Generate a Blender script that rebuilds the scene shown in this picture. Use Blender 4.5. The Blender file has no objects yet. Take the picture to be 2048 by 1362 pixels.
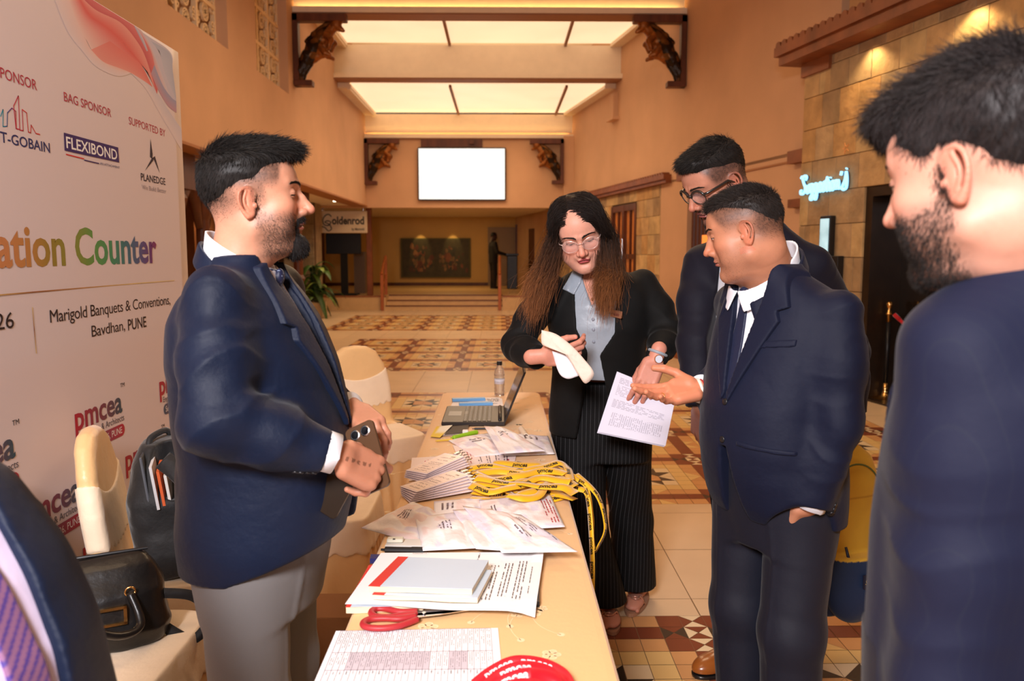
import bpy, math, random
import numpy as np
from mathutils import Vector, Matrix
random.seed(7); RNG = np.random.default_rng(7)
SC = bpy.context.scene
COL = SC.collection
# ------------------------------------------------------------------ camera
H, F, VX, VY = 1.48, 1593.0, 1001.0, 505.0
IW, IH = 2048, 1362
_p = math.atan((IH/2-VY)/math.hypot(F, VX-IW/2)); _y = -math.atan((IW/2-VX)/F/math.cos(_p))
cam = bpy.data.cameras.new('camera'); camo = bpy.data.objects.new('camera', cam); COL.objects.link(camo)
camo.location = (0, 0, H); camo.rotation_euler = (math.pi/2-_p, 0, _y)
cam.sensor_width = 36; cam.lens = F/IW*36; cam.clip_start = .05; cam.clip_end = 80
cam.dof.use_dof = True; cam.dof.focus_distance = 2.35; cam.dof.aperture_fstop = 4.5
SC.camera = camo
_R = camo.rotation_euler.to_matrix()
def ray(x, y): return _R @ Vector(((x-IW/2)/F, -(y-IH/2)/F, -1))
def atY(x, y, Y): d = ray(x, y); t = Y/d.y; return Vector((d.x*t, Y, H+d.z*t))
def atZ(x, y, z=0.0): d = ray(x, y); t = (z-H)/d.z; return Vector((d.x*t, d.y*t, z))
def atX(x, y, X): d = ray(x, y); t = X/d.x; return Vector((X, d.y*t, H+d.z*t))
# ------------------------------------------------------------------ light and exposure
SC.view_settings.view_transform = 'Standard'; SC.view_settings.look = 'None'
SC.view_settings.exposure = 0.0; SC.view_settings.gamma = 1.0; SC.view_settings.use_curve_mapping = False
wd = bpy.data.worlds.new('world'); SC.world = wd; wd.use_nodes = True
wd.node_tree.nodes['Background'].inputs[0].default_value = (1.0, .70, .46, 1)
wd.node_tree.nodes['Background'].inputs[1].default_value = .14
SC.cycles.max_bounces = 6; SC.cycles.diffuse_bounces = 3; SC.cycles.glossy_bounces = 3; SC.cycles.transparent_max_bounces = 12
SC.cycles.sample_clamp_indirect = 4.0
def area(name, loc, target, size, power, color, sy=None):
    l = bpy.data.lights.new(name, 'AREA'); l.energy = power; l.color = color; l.size = size
    if sy: l.shape = 'RECTANGLE'; l.size_y = sy
    o = bpy.data.objects.new(name, l); COL.objects.link(o); o.location = loc
    o.rotation_euler = (Vector(target)-Vector(loc)).to_track_quat('-Z', 'Y').to_euler(); return o
def spot(name, loc, target, power, color, ang=70, size=.05):
    l = bpy.data.lights.new(name, 'SPOT'); l.energy = power; l.color = color; l.spot_size = math.radians(ang); l.spot_blend = .6; l.shadow_soft_size = size
    o = bpy.data.objects.new(name, l); COL.objects.link(o); o.location = loc
    o.rotation_euler = (Vector(target)-Vector(loc)).to_track_quat('-Z', 'Y').to_euler(); return o
WARM = (1.0, .70, .42)
# photographer's flash as a soft lamp, moved above, behind and left for evener light
area('camera_flash', (-.75, -1.3, 2.75), (-.1, 2.6, 1.1), .75, 215, (1.0, .95, .97))
# warm lamps of the hall ceiling
for i, (x, y, z, pw) in enumerate([(-.8, 1.0, 4.6, 30), (.9, 5.2, 4.6, 62), (-.4, 9.5, 4.9, 84), (-.4, 14.6, 4.6, 84), (-.6, 18.2, 4.1, 36)]):
    area('ceiling_lamp_light', (x, y, z), (x, y, 0), 1.5, pw, WARM)
area('terrace_light', (-1.5, 24.2, 2.55), (-1.5, 24.5, 0), 1.2, 26, (1, .66, .28))
# ------------------------------------------------------------------ objects
def tag(o, label=None, cat=None, group=None, kind=None):
    if label: o['label'] = label
    if cat: o['category'] = cat
    if group: o['group'] = group
    if kind: o['kind'] = kind
    return o
def thing(name, label, cat, loc=(0, 0, 0), rz=0, group=None):
    o = bpy.data.objects.new(name, None); COL.objects.link(o); o.empty_display_size = .05
    o.location = loc; o.rotation_euler = (0, 0, rz); return tag(o, label, cat, group)
def copy_tree(o, parent=None):
    c = o.copy(); COL.objects.link(c)
    if parent is not None: c.parent = parent
    for ch in list(o.children): copy_tree(ch, c)
    return c
def new_obj(name, me, m=None, parent=None, label=None):
    o = bpy.data.objects.new(name, me); COL.objects.link(o)
    if m is not None and not me.materials: me.materials.append(m)
    if parent is not None: o.parent = parent
    if label: o['label'] = label
    return o
# ------------------------------------------------------------------ materials
_M = {}
def mat(name, c=(.8, .8, .8), rough=.6, metal=0.0, attr=False, bump=0.0, bscale=80, var=0.0, vscale=6, emit=0.0, spec=.5, sheen=0.0, trans=0.0, ior=1.45, sss=0.0, coat=0.0, weave=0.0, wscale=900, stretch=None, alpha=1.0, stripe=None):
    if name in _M: return _M[name]
    m = bpy.data.materials.new(name); m.use_nodes = True; nt = m.node_tree; b = nt.nodes['Principled BSDF']; L = nt.links.new
    N = lambda t: nt.nodes.new(t)
    b.inputs['Base Color'].default_value = (*c, 1); b.inputs['Roughness'].default_value = rough; b.inputs['Metallic'].default_value = metal
    b.inputs['Specular IOR Level'].default_value = spec; b.inputs['IOR'].default_value = ior
    b.inputs['Sheen Weight'].default_value = sheen; b.inputs['Sheen Roughness'].default_value = .4
    b.inputs['Transmission Weight'].default_value = trans; b.inputs['Coat Weight'].default_value = coat; b.inputs['Alpha'].default_value = alpha
    if sss: b.inputs['Subsurface Weight'].default_value = sss; b.inputs['Subsurface Radius'].default_value = (1, .35, .2); b.inputs['Subsurface Scale'].default_value = .006
    tc = N('ShaderNodeTexCoord'); src = tc.outputs['Object']
    if stretch:
        mp = N('ShaderNodeMapping'); mp.inputs['Scale'].default_value = stretch; L(src, mp.inputs[0]); src = mp.outputs[0]
    colsrc = None
    if attr:
        a = N('ShaderNodeVertexColor'); a.layer_name = 'Col'; colsrc = a.outputs[0]
    if var:
        n = N('ShaderNodeTexNoise'); n.inputs['Scale'].default_value = vscale; n.inputs['Detail'].default_value = 5; L(src, n.inputs[0])
        mr = N('ShaderNodeMapRange'); mr.inputs[1].default_value = .3; mr.inputs[2].default_value = .7; mr.inputs[3].default_value = 1-var; mr.inputs[4].default_value = 1+var; L(n.outputs[0], mr.inputs[0])
        mx = N('ShaderNodeMix'); mx.data_type = 'RGBA'; mx.blend_type = 'MULTIPLY'; mx.inputs[0].default_value = 1
        if colsrc is not None: L(colsrc, mx.inputs[6])
        else: mx.inputs[6].default_value = (*c, 1)
        L(mr.outputs[0], mx.inputs[7]); colsrc = mx.outputs[2]
    if stripe:   # (direction x, y, spacing, share, colour): woven lines in the cloth
        dp = N('ShaderNodeVectorMath'); dp.operation = 'DOT_PRODUCT'; L(tc.outputs['Object'], dp.inputs[0]); dp.inputs[1].default_value = (stripe[0]/stripe[2], stripe[1]/stripe[2], 0)
        fr = N('ShaderNodeMath'); fr.operation = 'FRACT'; L(dp.outputs['Value'], fr.inputs[0]); lt = N('ShaderNodeMath'); lt.operation = 'LESS_THAN'; L(fr.outputs[0], lt.inputs[0]); lt.inputs[1].default_value = stripe[3]
        ms = N('ShaderNodeMix'); ms.data_type = 'RGBA'; L(lt.outputs[0], ms.inputs[0]); ms.inputs[7].default_value = (*stripe[4], 1)
        if colsrc is not None: L(colsrc, ms.inputs[6])
        else: ms.inputs[6].default_value = (*c, 1)
        colsrc = ms.outputs[2]
    if colsrc is not None: L(colsrc, b.inputs['Base Color'])
    if emit:
        b.inputs['Emission Strength'].default_value = emit
        if colsrc is not None: L(colsrc, b.inputs['Emission Color'])
        else: b.inputs['Emission Color'].default_value = (*c, 1)
    if bump or weave:
        last = None
        if bump:
            n = N('ShaderNodeTexNoise'); n.inputs['Scale'].default_value = bscale; n.inputs['Detail'].default_value = 6; L(src, n.inputs[0])
            bp = N('ShaderNodeBump'); bp.inputs['Strength'].default_value = min(1, bump); bp.inputs['Distance'].default_value = .004*max(1, bump)*80/bscale*1.2; L(n.outputs[0], bp.inputs['Height']); last = bp
        if weave:
            w = N('ShaderNodeTexNoise'); w.inputs['Scale'].default_value = wscale; w.inputs['Detail'].default_value = 1; L(tc.outputs['Object'], w.inputs[0])
            bp = N('ShaderNodeBump'); bp.inputs['Strength'].default_value = weave; bp.inputs['Distance'].default_value = .0006; L(w.outputs[0], bp.inputs['Height'])
            if last: L(last.outputs[0], bp.inputs['Normal'])
            last = bp
        L(last.outputs[0], b.inputs['Normal'])
    _M[name] = m; return m
def lin(r, g, b):
    f = lambda v: (v/255/12.92) if v/255 <= .04045 else ((v/255+.055)/1.055)**2.4
    return np.array((f(r), f(g), f(b)))
# ------------------------------------------------------------------ mesh building
def mesh_np(name, V, Fc, cols=None, smooth=True, corner_cols=False):
    """V (n,3); Fc (m,k) int array or list of such arrays"""
    me = bpy.data.meshes.new(name)
    fl = Fc if isinstance(Fc, list) else [Fc]; fl = [np.asarray(f, dtype=np.int32) for f in fl if len(f)]
    V = np.asarray(V, dtype=np.float32)
    me.vertices.add(len(V)); me.vertices.foreach_set('co', V.ravel())
    idx = np.concatenate([f.ravel() for f in fl]); cnt = np.concatenate([np.full(len(f), f.shape[1], dtype=np.int32) for f in fl])
    me.loops.add(len(idx)); me.loops.foreach_set('vertex_index', idx)
    me.polygons.add(len(cnt)); st = np.concatenate([[0], np.cumsum(cnt)[:-1]]).astype(np.int32)
    me.polygons.foreach_set('loop_start', st); me.polygons.foreach_set('loop_total', cnt)
    me.polygons.foreach_set('use_smooth', np.full(len(cnt), smooth, dtype=bool))
    me.update(calc_edges=True); me.validate()
    if cols is not None:
        a = me.color_attributes.new('Col', 'FLOAT_COLOR', 'POINT')
        c = np.ones((len(V), 4), dtype=np.float32); c[:, :3] = cols; a.data.foreach_set('color', c.ravel())
    return me
class MB:
    """collects coloured pieces, builds ONE mesh"""
    def __init__(s): s.V = []; s.C = []; s.F = {}; s.n = 0
    def add(s, V, F, c=(1, 1, 1)):
        V = np.asarray(V, dtype=np.float64).reshape(-1, 3); s.V.append(V)
        c = np.asarray(c, dtype=np.float64); s.C.append(np.broadcast_to(c, (len(V), 3)).copy())
        for f in F: s.F.setdefault(len(f), []).append([i+s.n for i in f])
        s.n += len(V); return s
    def addnp(s, V, Fq, c=(1, 1, 1)):
        V = np.asarray(V, dtype=np.float64); s.V.append(V); s.C.append(np.broadcast_to(np.asarray(c, dtype=np.float64), (len(V), 3)).copy())
        s.F.setdefault(Fq.shape[1], []).extend((np.asarray(Fq)+s.n).tolist()); s.n += len(V); return s
    def box(s, lo, hi, c=(1, 1, 1), M=None, bev=0.0):
        x0, y0, z0 = lo; x1, y1, z1 = hi
        if bev <= 0:
            V = np.array([(x0, y0, z0), (x1, y0, z0), (x1, y1, z0), (x0, y1, z0), (x0, y0, z1), (x1, y0, z1), (x1, y1, z1), (x0, y1, z1)], float)
            Fc = [(0, 3, 2, 1), (4, 5, 6, 7), (0, 1, 5, 4), (1, 2, 6, 5), (2, 3, 7, 6), (3, 0, 4, 7)]
        else:
            b = bev; V = []; 
            for z, i in ((z0, b), (z0+b, 0), (z1-b, 0), (z1, b)):
                xa, xb, ya, yb = x0+i, x1-i, y0+i, y1-i
                V += [(xa+b, ya, z), (xb-b, ya, z), (xb, ya+b, z), (xb, yb-b, z), (xb-b, yb, z), (xa+b, yb, z), (xa, yb-b, z), (xa, ya+b, z)]
            V = np.array(V, float); Fc = [tuple(range(7, -1, -1)), tuple(range(24, 32))]
            for k in range(3):
                for j in range(8): a = k*8; Fc.append((a+j, a+(j+1) % 8, a+8+(j+1) % 8, a+8+j))
        if M is not None: V = xf(V, M)
        return s.add(V, Fc, c)
    def cyl(s, a, b, r, r2=None, n=16, c=(1, 1, 1), caps=True): return s.tube([a, b], [r, r if r2 is None else r2], n, c, caps)
    def tube(s, pts, rad, n=10, c=(1, 1, 1), caps=True, flat=None):
        P = np.asarray([tuple(p) for p in pts], float); m = len(P); rad = np.broadcast_to(np.asarray(rad, float), (m,))
        T = np.gradient(P, axis=0) if m > 1 else np.array([[0, 0, 1.]]); T /= np.linalg.norm(T, axis=1, keepdims=True)+1e-12
        up = np.array([0, 0, 1.]) if abs(T[0, 2]) < .9 else np.array([0, 1., 0]); V = []
        u = np.cross(up, T[0]); u /= np.linalg.norm(u)
        for i in range(m):
            u = u-T[i]*u.dot(T[i]); u /= np.linalg.norm(u)+1e-12; v = np.cross(T[i], u)
            for k in range(n):
                t = 2*math.pi*k/n; V.append(P[i]+rad[i]*(u*math.cos(t)+v*math.sin(t)*(flat or 1)))
        Fc = [(i*n+k, i*n+(k+1) % n, (i+1)*n+(k+1) % n, (i+1)*n+k) for i in range(m-1) for k in range(n)]
        if caps: Fc += [tuple(range(n-1, -1, -1)), tuple(range((m-1)*n, m*n))]
        return s.add(V, Fc, c)
    def lathe(s, prof, n=24, c=(1, 1, 1), M=None):
        V = [(r*math.cos(2*math.pi*k/n), r*math.sin(2*math.pi*k/n), z) for r, z in prof for k in range(n)]
        Fc = [(i*n+k, i*n+(k+1) % n, (i+1)*n+(k+1) % n, (i+1)*n+k) for i in range(len(prof)-1) for k in range(n)]
        Fc += [tuple(range(n-1, -1, -1)), tuple(range((len(prof)-1)*n, len(prof)*n))]
        V = np.array(V)
        if M is not None: V = xf(V, M)
        return s.add(V, Fc, c)
    def poly(s, pts, th=0.0, c=(1, 1, 1), nrm=None):
        """planar polygon, extruded th along nrm"""
        P = np.asarray([tuple(p) for p in pts], float); n = len(P)
        if th == 0: return s.add(P, [tuple(range(n))], c)
        if nrm is None: nrm = np.cross(P[1]-P[0], P[2]-P[1]); nrm = nrm/np.linalg.norm(nrm)
        Q = P+np.asarray(nrm)*th
        return s.add(np.vstack([P, Q]), [tuple(range(n-1, -1, -1)), tuple(range(n, 2*n))]+[(i, (i+1) % n, n+(i+1) % n, n+i) for i in range(n)], c)
    def sheet(s, G, th=.0012, c=(1, 1, 1)):
        """G (a,b,3) grid of points -> thin closed sheet"""
        G = np.asarray(G, float); a, b = G.shape[:2]
        du = np.gradient(G, axis=0); dv = np.gradient(G, axis=1); nn = np.cross(du, dv); nn /= np.linalg.norm(nn, axis=2, keepdims=True)+1e-12
        V = np.vstack([(G+nn*th/2).reshape(-1, 3), (G-nn*th/2).reshape(-1, 3)]); k = a*b; I = lambda i, j: i*b+j
        Fc = []
        for i in range(a-1):
            for j in range(b-1):
                q = (I(i, j), I(i+1, j), I(i+1, j+1), I(i, j+1)); Fc.append(q); Fc.append(tuple(x+k for x in q[::-1]))
        edge = [I(i, 0) for i in range(a)]+[I(a-1, j) for j in range(1, b)]+[I(i, b-1) for i in range(a-2, -1, -1)]+[I(0, j) for j in range(b-2, 0, -1)]
        for p, q in zip(edge, edge[1:]+edge[:1]): Fc.append((q, p, p+k, q+k))
        if np.ndim(c) == 3: c = np.vstack([np.asarray(c).reshape(-1, 3)]*2)
        return s.add(V, Fc, c)
    def data(s, name, smooth=False, M=None):
        V = np.vstack(s.V)
        if M is not None: V = xf(V, M)
        return mesh_np(name, V, [np.array(f) for f in s.F.values()], np.vstack(s.C), smooth)
    def build(s, name, m, parent=None, smooth=False, M=None, label=None, auto=None):
        me = s.data(name, smooth, M); o = new_obj(name, me, m, parent, label)
        if auto:
            me.set_sharp_from_angle(angle=math.radians(auto))
        return o
def xf(V, M):
    M = np.array(M); V = np.asarray(V, float); return V@M[:3, :3].T+M[:3, 3]
def TR(loc=(0, 0, 0), rx=0, ry=0, rz=0, s=1):
    return Matrix.Translation(loc)@Matrix.Rotation(rz, 4, 'Z')@Matrix.Rotation(ry, 4, 'Y')@Matrix.Rotation(rx, 4, 'X')@(Matrix.Scale(s, 4) if np.isscalar(s) else Matrix.Diagonal((*s, 1)))
def basis(o, x, y, z=None):
    """matrix sending local axes to the given vectors"""
    x, y = Vector(x), Vector(y); z = Vector(z) if z is not None else x.cross(y).normalized()
    return Matrix(((x[0], y[0], z[0], o[0]), (x[1], y[1], z[1], o[1]), (x[2], y[2], z[2], o[2]), (0, 0, 0, 1)))
def struct(o): o['kind'] = 'structure'; return o
# text as flat mesh (x right, y up, origin left baseline, height of capitals ~ .73)
_TX = {}
def text_mesh(s, bold=0.0, shear=0.0, space=1.0, th=0.0):
    key = (s, bold, shear, space, th)
    if key in _TX: return _TX[key]
    cu = bpy.data.curves.new('t', 'FONT'); cu.body = s; cu.size = 1; cu.offset = bold; cu.shear = shear; cu.space_character = space; cu.extrude = th; cu.resolution_u = 3; cu.fill_mode = 'BOTH'
    ob = bpy.data.objects.new('t', cu); COL.objects.link(ob); bpy.context.view_layer.update()
    me = bpy.data.meshes.new_from_object(ob.evaluated_get(bpy.context.evaluated_depsgraph_get()))
    V = np.empty(len(me.vertices)*3); me.vertices.foreach_get('co', V); V = V.reshape(-1, 3)
    Fc = [tuple(p.vertices) for p in me.polygons]
    bpy.data.objects.remove(ob); bpy.data.meshes.remove(me); bpy.data.curves.remove(cu)
    _TX[key] = (V, Fc); return V, Fc
def put_text(mb, s, M, w=None, h=None, c=(0, 0, 0), bold=0.0, shear=0.0, space=1.0, cfun=None, align='l', th=0.0):
    """fit text: width w, letter scale h (cap height = .73*h)"""
    V, Fc = text_mesh(s, bold, shear, space, th); V = V.copy()
    x0, x1 = V[:, 0].min(), V[:, 0].max()
    V[:, 0] -= x0; sx = (w/(x1-x0)) if w else h; sy = h or sx
    V[:, 0] *= sx; V[:, 1] *= sy
    if align == 'c': V[:, 0] -= (x1-x0)*sx/2
    cc = cfun(V) if cfun else c
    V[:, 2] *= sy
    mb.add(xf(V, M), Fc, cc)
# ------------------------------------------------------------------ distance-field modelling
def _v(a): return np.asarray(a, dtype=np.float32)
def smin(a, b, k):
    if k <= 0: return np.minimum(a, b)
    h = np.clip(.5+.5*(b-a)/k, 0, 1); return b*(1-h)+a*h-k*h*(1-h)
def smax(a, b, k): return -smin(-a, -b, k)
def cone(P, a, b, ra, rb, sq=None):
    """tapered capsule; sq=(axis, factor) squashes the section along an axis"""
    a, b = _v(a), _v(b)
    if sq is not None:
        ax = _v(sq[0]); ax = ax/np.linalg.norm(ax); f = sq[1]
        ab0 = b-a; L = np.linalg.norm(ab0); ax = ax-ab0*(ax@ab0)/(L*L+1e-9); ax /= np.linalg.norm(ax)+1e-9
        q = P-a; s = q@ax; P = P+np.outer(s*(1/f-1), ax).astype(np.float32)
    ab = b-a; t = np.clip((P-a)@ab/(ab@ab+1e-12), 0, 1)
    d = np.linalg.norm(P-a-t[:, None]*ab, axis=1)-(ra+(rb-ra)*t)
    return d*(sq[1] if sq is not None and sq[1] < 1 else 1)
def ell(P, c, r, M=None):
    q = P-_v(c)
    if M is not None: q = q@np.asarray(M, dtype=np.float32)
    r = _v(r); k0 = np.linalg.norm(q/r, axis=1); k1 = np.linalg.norm(q/(r*r), axis=1)+1e-9
    return k0*(k0-1)/k1
def rbox(P, c, r, rad=.0, M=None):
    q = P-_v(c)
    if M is not None: q = q@np.asarray(M, dtype=np.float32)
    q = np.abs(q)-_v(r)+rad; return np.linalg.norm(np.maximum(q, 0), axis=1)+np.minimum(q.max(axis=1), 0)-rad
def chain(P, pts, rad, k=0.0, sq=None):
    d = None
    for i in range(len(pts)-1):
        e = cone(P, pts[i], pts[i+1], rad[i], rad[i+1], sq); d = e if d is None else smin(d, e, k)
    return d
def sections(P, tab, n=2.3, zk=2):
    """stack of rounded sections; rows (z, back, front, half width[, x centre])"""
    T = np.array([list(r)+[0]*(5-len(r)) for r in tab], dtype=np.float64); T = T[np.argsort(T[:, 0])]
    zf = np.linspace(T[0, 0], T[-1, 0], 160)
    out = []
    for j in (1, 2, 3, 4):
        v = np.interp(zf, T[:, 0], T[:, j]); kk = np.hanning(13); kk /= kk.sum(); vp = np.pad(v, 6, mode='edge'); out.append(np.convolve(vp, kk, 'valid'))
    z = np.clip(P[:, 2], zf[0], zf[-1]); yb, yf, hw, xc = [np.interp(z, zf, o).astype(np.float32) for o in out]
    yc = (yb+yf)/2; ry = (yf-yb)/2
    q = (np.abs((P[:, 0]-xc)/hw)**n+np.abs((P[:, 1]-yc)/ry)**n)**(1/n)
    d = (q-1)*np.minimum(hw, ry)
    dz = np.maximum(T[0, 0]-P[:, 2], P[:, 2]-T[-1, 0])
    return smax(d, dz.astype(np.float32), .01)
def poly2(u, v, pts):
    """signed distance to a 2D polygon"""
    p = np.stack([u, v], 1).astype(np.float32); pts = np.asarray(pts, dtype=np.float32); n = len(pts)
    d = np.full(len(p), 1e9, dtype=np.float32); s = np.ones(len(p), dtype=np.float32)
    j = n-1
    for i in range(n):
        e = pts[j]-pts[i]; w = p-pts[i]; t = np.clip((w@e)/(e@e+1e-12), 0, 1)
        b = w-t[:, None]*e; d = np.minimum(d, (b*b).sum(1))
        c1 = p[:, 1] >= pts[i, 1]; c2 = p[:, 1] < pts[j, 1]; c3 = e[0]*w[:, 1] > e[1]*w[:, 0]
        fl = (c1 & c2 & c3) | (~c1 & ~c2 & ~c3); s[fl] *= -1; j = i
    return s*np.sqrt(d)
_PERM = np.random.default_rng(3).random((32, 32, 32)).astype(np.float32)
def noise3(P, sc=1.0, off=0.0):
    q = P*sc+off; i = np.floor(q).astype(np.int32); f = (q-i).astype(np.float32); f = f*f*(3-2*f)
    i0 = i & 31; i1 = (i+1) & 31; g = lambda a, b, c: _PERM[a, b, c]
    x0, y0, z0 = i0.T; x1, y1, z1 = i1.T; fx, fy, fz = f.T
    a = g(x0, y0, z0)*(1-fx)+g(x1, y0, z0)*fx; b = g(x0, y1, z0)*(1-fx)+g(x1, y1, z0)*fx
    c = g(x0, y0, z1)*(1-fx)+g(x1, y0, z1)*fx; d = g(x0, y1, z1)*(1-fx)+g(x1, y1, z1)*fx
    return (a*(1-fy)+b*fy)*(1-fz)+(c*(1-fy)+d*fy)*fz-.5
def sdf_mesh(f, lo, hi, h, margin=0.0):
    """surface nets of f over a box -> vertices, quads"""
    lo = np.asarray(lo, dtype=np.float64); hi = np.asarray(hi, dtype=np.float64); B = 8
    nb = np.maximum(1, np.ceil((hi-lo)/(h*B)).astype(int)); n = nb*B+1
    bc = np.stack(np.meshgrid(*[np.arange(k) for k in nb], indexing='ij'), -1).reshape(-1, 3)
    cen = (lo+(bc+.5)*B*h).astype(np.float32); dc = f(cen)
    act = np.abs(dc) < B*h*.95+margin
    D = np.ones(tuple(n), dtype=np.float32)
    ins = bc[(~act) & (dc < 0)]
    for b in ins: D[b[0]*B:b[0]*B+B+1, b[1]*B:b[1]*B+B+1, b[2]*B:b[2]*B+B+1] = -1
    loc = np.stack(np.meshgrid(*[np.arange(B+1)]*3, indexing='ij'), -1).reshape(-1, 3); ab = bc[act]; step = 400
    for s in range(0, len(ab), step):
        idx = (ab[s:s+step, None, :]*B+loc[None]).reshape(-1, 3); v = f((lo+idx*h).astype(np.float32)); D[idx[:, 0], idx[:, 1], idx[:, 2]] = v
    D[0] = D[-1] = 1; D[:, 0] = D[:, -1] = 1; D[:, :, 0] = D[:, :, -1] = 1
    S = D < 0; c = np.zeros(tuple(n-1), dtype=np.int8)
    for a in (0, 1):
        for b in (0, 1):
            for e in (0, 1): c += S[a:n[0]-1+a, b:n[1]-1+b, e:n[2]-1+e]
    cells = np.argwhere((c > 0) & (c < 8)); ids = np.full(tuple(n-1), -1, dtype=np.int32); ids[tuple(cells.T)] = np.arange(len(cells))
    acc = np.zeros((len(cells), 3)); cnt = np.zeros(len(cells))
    cor = [(a, b, e) for a in (0, 1) for b in (0, 1) for e in (0, 1)]
    val = {q: D[cells[:, 0]+q[0], cells[:, 1]+q[1], cells[:, 2]+q[2]] for q in cor}
    for q in cor:
        for ax in range(3):
            if q[ax] == 0:
                r = list(q); r[ax] = 1; r = tuple(r); va, vb = val[q], val[r]; m = (va < 0) != (vb < 0)
                t = np.where(m, va/(va-vb+1e-20), 0); p = np.repeat(np.array(q, float)[None], len(cells), 0); p[:, ax] += t
                acc[m] += p[m]; cnt[m] += 1
    V = lo+(cells+acc/np.maximum(cnt, 1)[:, None])*h
    Q = []
    for ax in range(3):
        sl0 = [slice(1, -1)]*3; sl0[ax] = slice(0, -1); sl1 = [slice(1, -1)]*3; sl1[ax] = slice(1, None)
        A, Bb = S[tuple(sl0)], S[tuple(sl1)]; e = np.argwhere(A != Bb)
        if not len(e): continue
        pos = A[tuple(e.T)]; off = np.array([1, 1, 1]); off[ax] = 0; e = e+off
        u, v = [(1, 2), (2, 0), (0, 1)][ax]
        def cid(du, dv):
            w = e.copy(); w[:, u] -= du; w[:, v] -= dv; return ids[w[:, 0], w[:, 1], w[:, 2]]
        q = np.stack([cid(1, 1), cid(0, 1), cid(0, 0), cid(1, 0)], 1)
        q[~pos] = q[~pos][:, ::-1]; Q.append(q)
    Q = np.vstack(Q); Q = Q[(Q >= 0).all(1)]
    return V, Q
def sdf_obj(name, f, lo, hi, h, m, parent=None, col=None, M=None, label=None, margin=0.0):
    V, Q = sdf_mesh(f, lo, hi, h, margin)
    c = col(V.astype(np.float32)) if col else None
    if M is not None: V = xf(V, M)
    return new_obj(name, mesh_np(name, V, Q, c), m, parent, label)
def grad(f, P, e=.0015):
    g = np.stack([f(P+_v(d)*e)-f(P-_v(d)*e) for d in ((1, 0, 0), (0, 1, 0), (0, 0, 1))], 1); return g/(np.linalg.norm(g, axis=1, keepdims=True)+1e-9)
def strands(R, D, L, w=.0009, seg=4, droop=0.0, curl=0.0, c=(0.01, 0.008, 0.006), cj=.3, rng=RNG):
    """hair strands as tapered three-sided slivers: roots R, directions D, lengths L"""
    n = len(R); t = np.linspace(0, 1, seg+1); D = D/(np.linalg.norm(D, axis=1, keepdims=True)+1e-9)
    rnd = rng.normal(size=(n, 3)); rnd -= D*(rnd*D).sum(1, keepdims=True); rnd /= np.linalg.norm(rnd, axis=1, keepdims=True)+1e-9
    P = R[:, None]+D[:, None]*(t[None, :, None]*L[:, None, None]); P = P+rnd[:, None]*(t**2)[None, :, None]*curl*L[:, None, None]
    P[:, :, 2] -= droop*(t**2)[None]*L[:, None]
    return strand_geo(P, w, c, cj, rng)
def strand_geo(P, w, c, cj=.3, rng=RNG, taper=.75):
    n, k = P.shape[:2]; T = np.gradient(P, axis=1); T /= np.linalg.norm(T, axis=2, keepdims=True)+1e-9
    a = rng.normal(size=(n, 1, 3)); u = np.cross(T, a); u /= np.linalg.norm(u, axis=2, keepdims=True)+1e-9; v = np.cross(T, u)
    ww = w*(1-np.linspace(0, 1, k)**2*taper)[None, :, None]
    V = np.stack([P+ww*(u*math.cos(q)+v*math.sin(q)) for q in (0, 2.094, 4.189)], 2)
    V = V.reshape(-1, 3); base = np.arange(n)[:, None, None]*(k*3); i = np.arange(k-1)[None, :, None]*3; j = np.arange(3)[None, None]; j2 = (j+1) % 3
    Q = np.stack([base+i+j, base+i+j2, base+i+3+j2, base+i+3+j], -1).reshape(-1, 4)
    c = np.asarray(c, float)
    if c.ndim == 1: cc = np.repeat((c[None]*(1+cj*rng.normal(size=(n, 1)))).clip(0, 1), k*3, 0)
    else: cc = np.repeat(c.reshape(n, k, 3), 3, axis=1).reshape(-1, 3)*np.repeat((1+cj*rng.normal(size=(n, 1))).clip(.3, 2), k*3, 0)
    return V, Q, cc
def join_parts(name, parts, m, parent=None, label=None):
    """parts: list of (V, Q, cols) -> one mesh object"""
    V = []; Q = []; C = []; n = 0
    for v, q, c in parts:
        V.append(v); Q.append(np.asarray(q)+n); C.append(np.broadcast_to(np.asarray(c, float), (len(v), 3))); n += len(v)
    by = {}
    for q in Q: by.setdefault(q.shape[1], []).append(q)
    return new_obj(name, mesh_np(name, np.vstack(V), [np.vstack(x) for x in by.values()], np.vstack(C)), m, parent, label)
# ================================================================== THE HALL
PLASTER = mat('plaster', lin(212, 168, 132), .85, var=.06, vscale=1.3, bump=.15, bscale=60)
PLASTER_Y = mat('yellow_plaster', lin(214, 170, 104), .85, var=.06, vscale=1.3)
CREAM = mat('cream_paint', lin(244, 224, 198), .6, var=.03)
DARKWOOD = mat('dark_wood', lin(92, 48, 26), .45, var=.3, vscale=8, stretch=(1, 1, .2))
REDWOOD = mat('red_wood', lin(134, 74, 40), .5, var=.25, vscale=5)
BLACK = mat('black_plastic', (.012, .012, .014), .35)
SKYL = mat('skylight_panel', (1.0, .77, .50), .5, emit=.86, var=.05, vscale=1.2)
BLK_M = mat('black_matt', (.006, .005, .005), .8)
GOLD = mat('gold_metal', (.9, .55, .2), .22, 1.0)
STEEL = mat('steel', (.75, .75, .77), .25, 1.0)
FLOORM = mat('floor_tiles', (1, 1, 1), .28, attr=True, var=.05, vscale=3, spec=.5)
STONE = mat('stone_tiles', (1, 1, 1), .75, attr=True, var=.22, vscale=5, bump=.5, bscale=14)
XR = lambda Y: 1.77+.18*(20-Y)
XL = -3.3; ZS = 2.63
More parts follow.
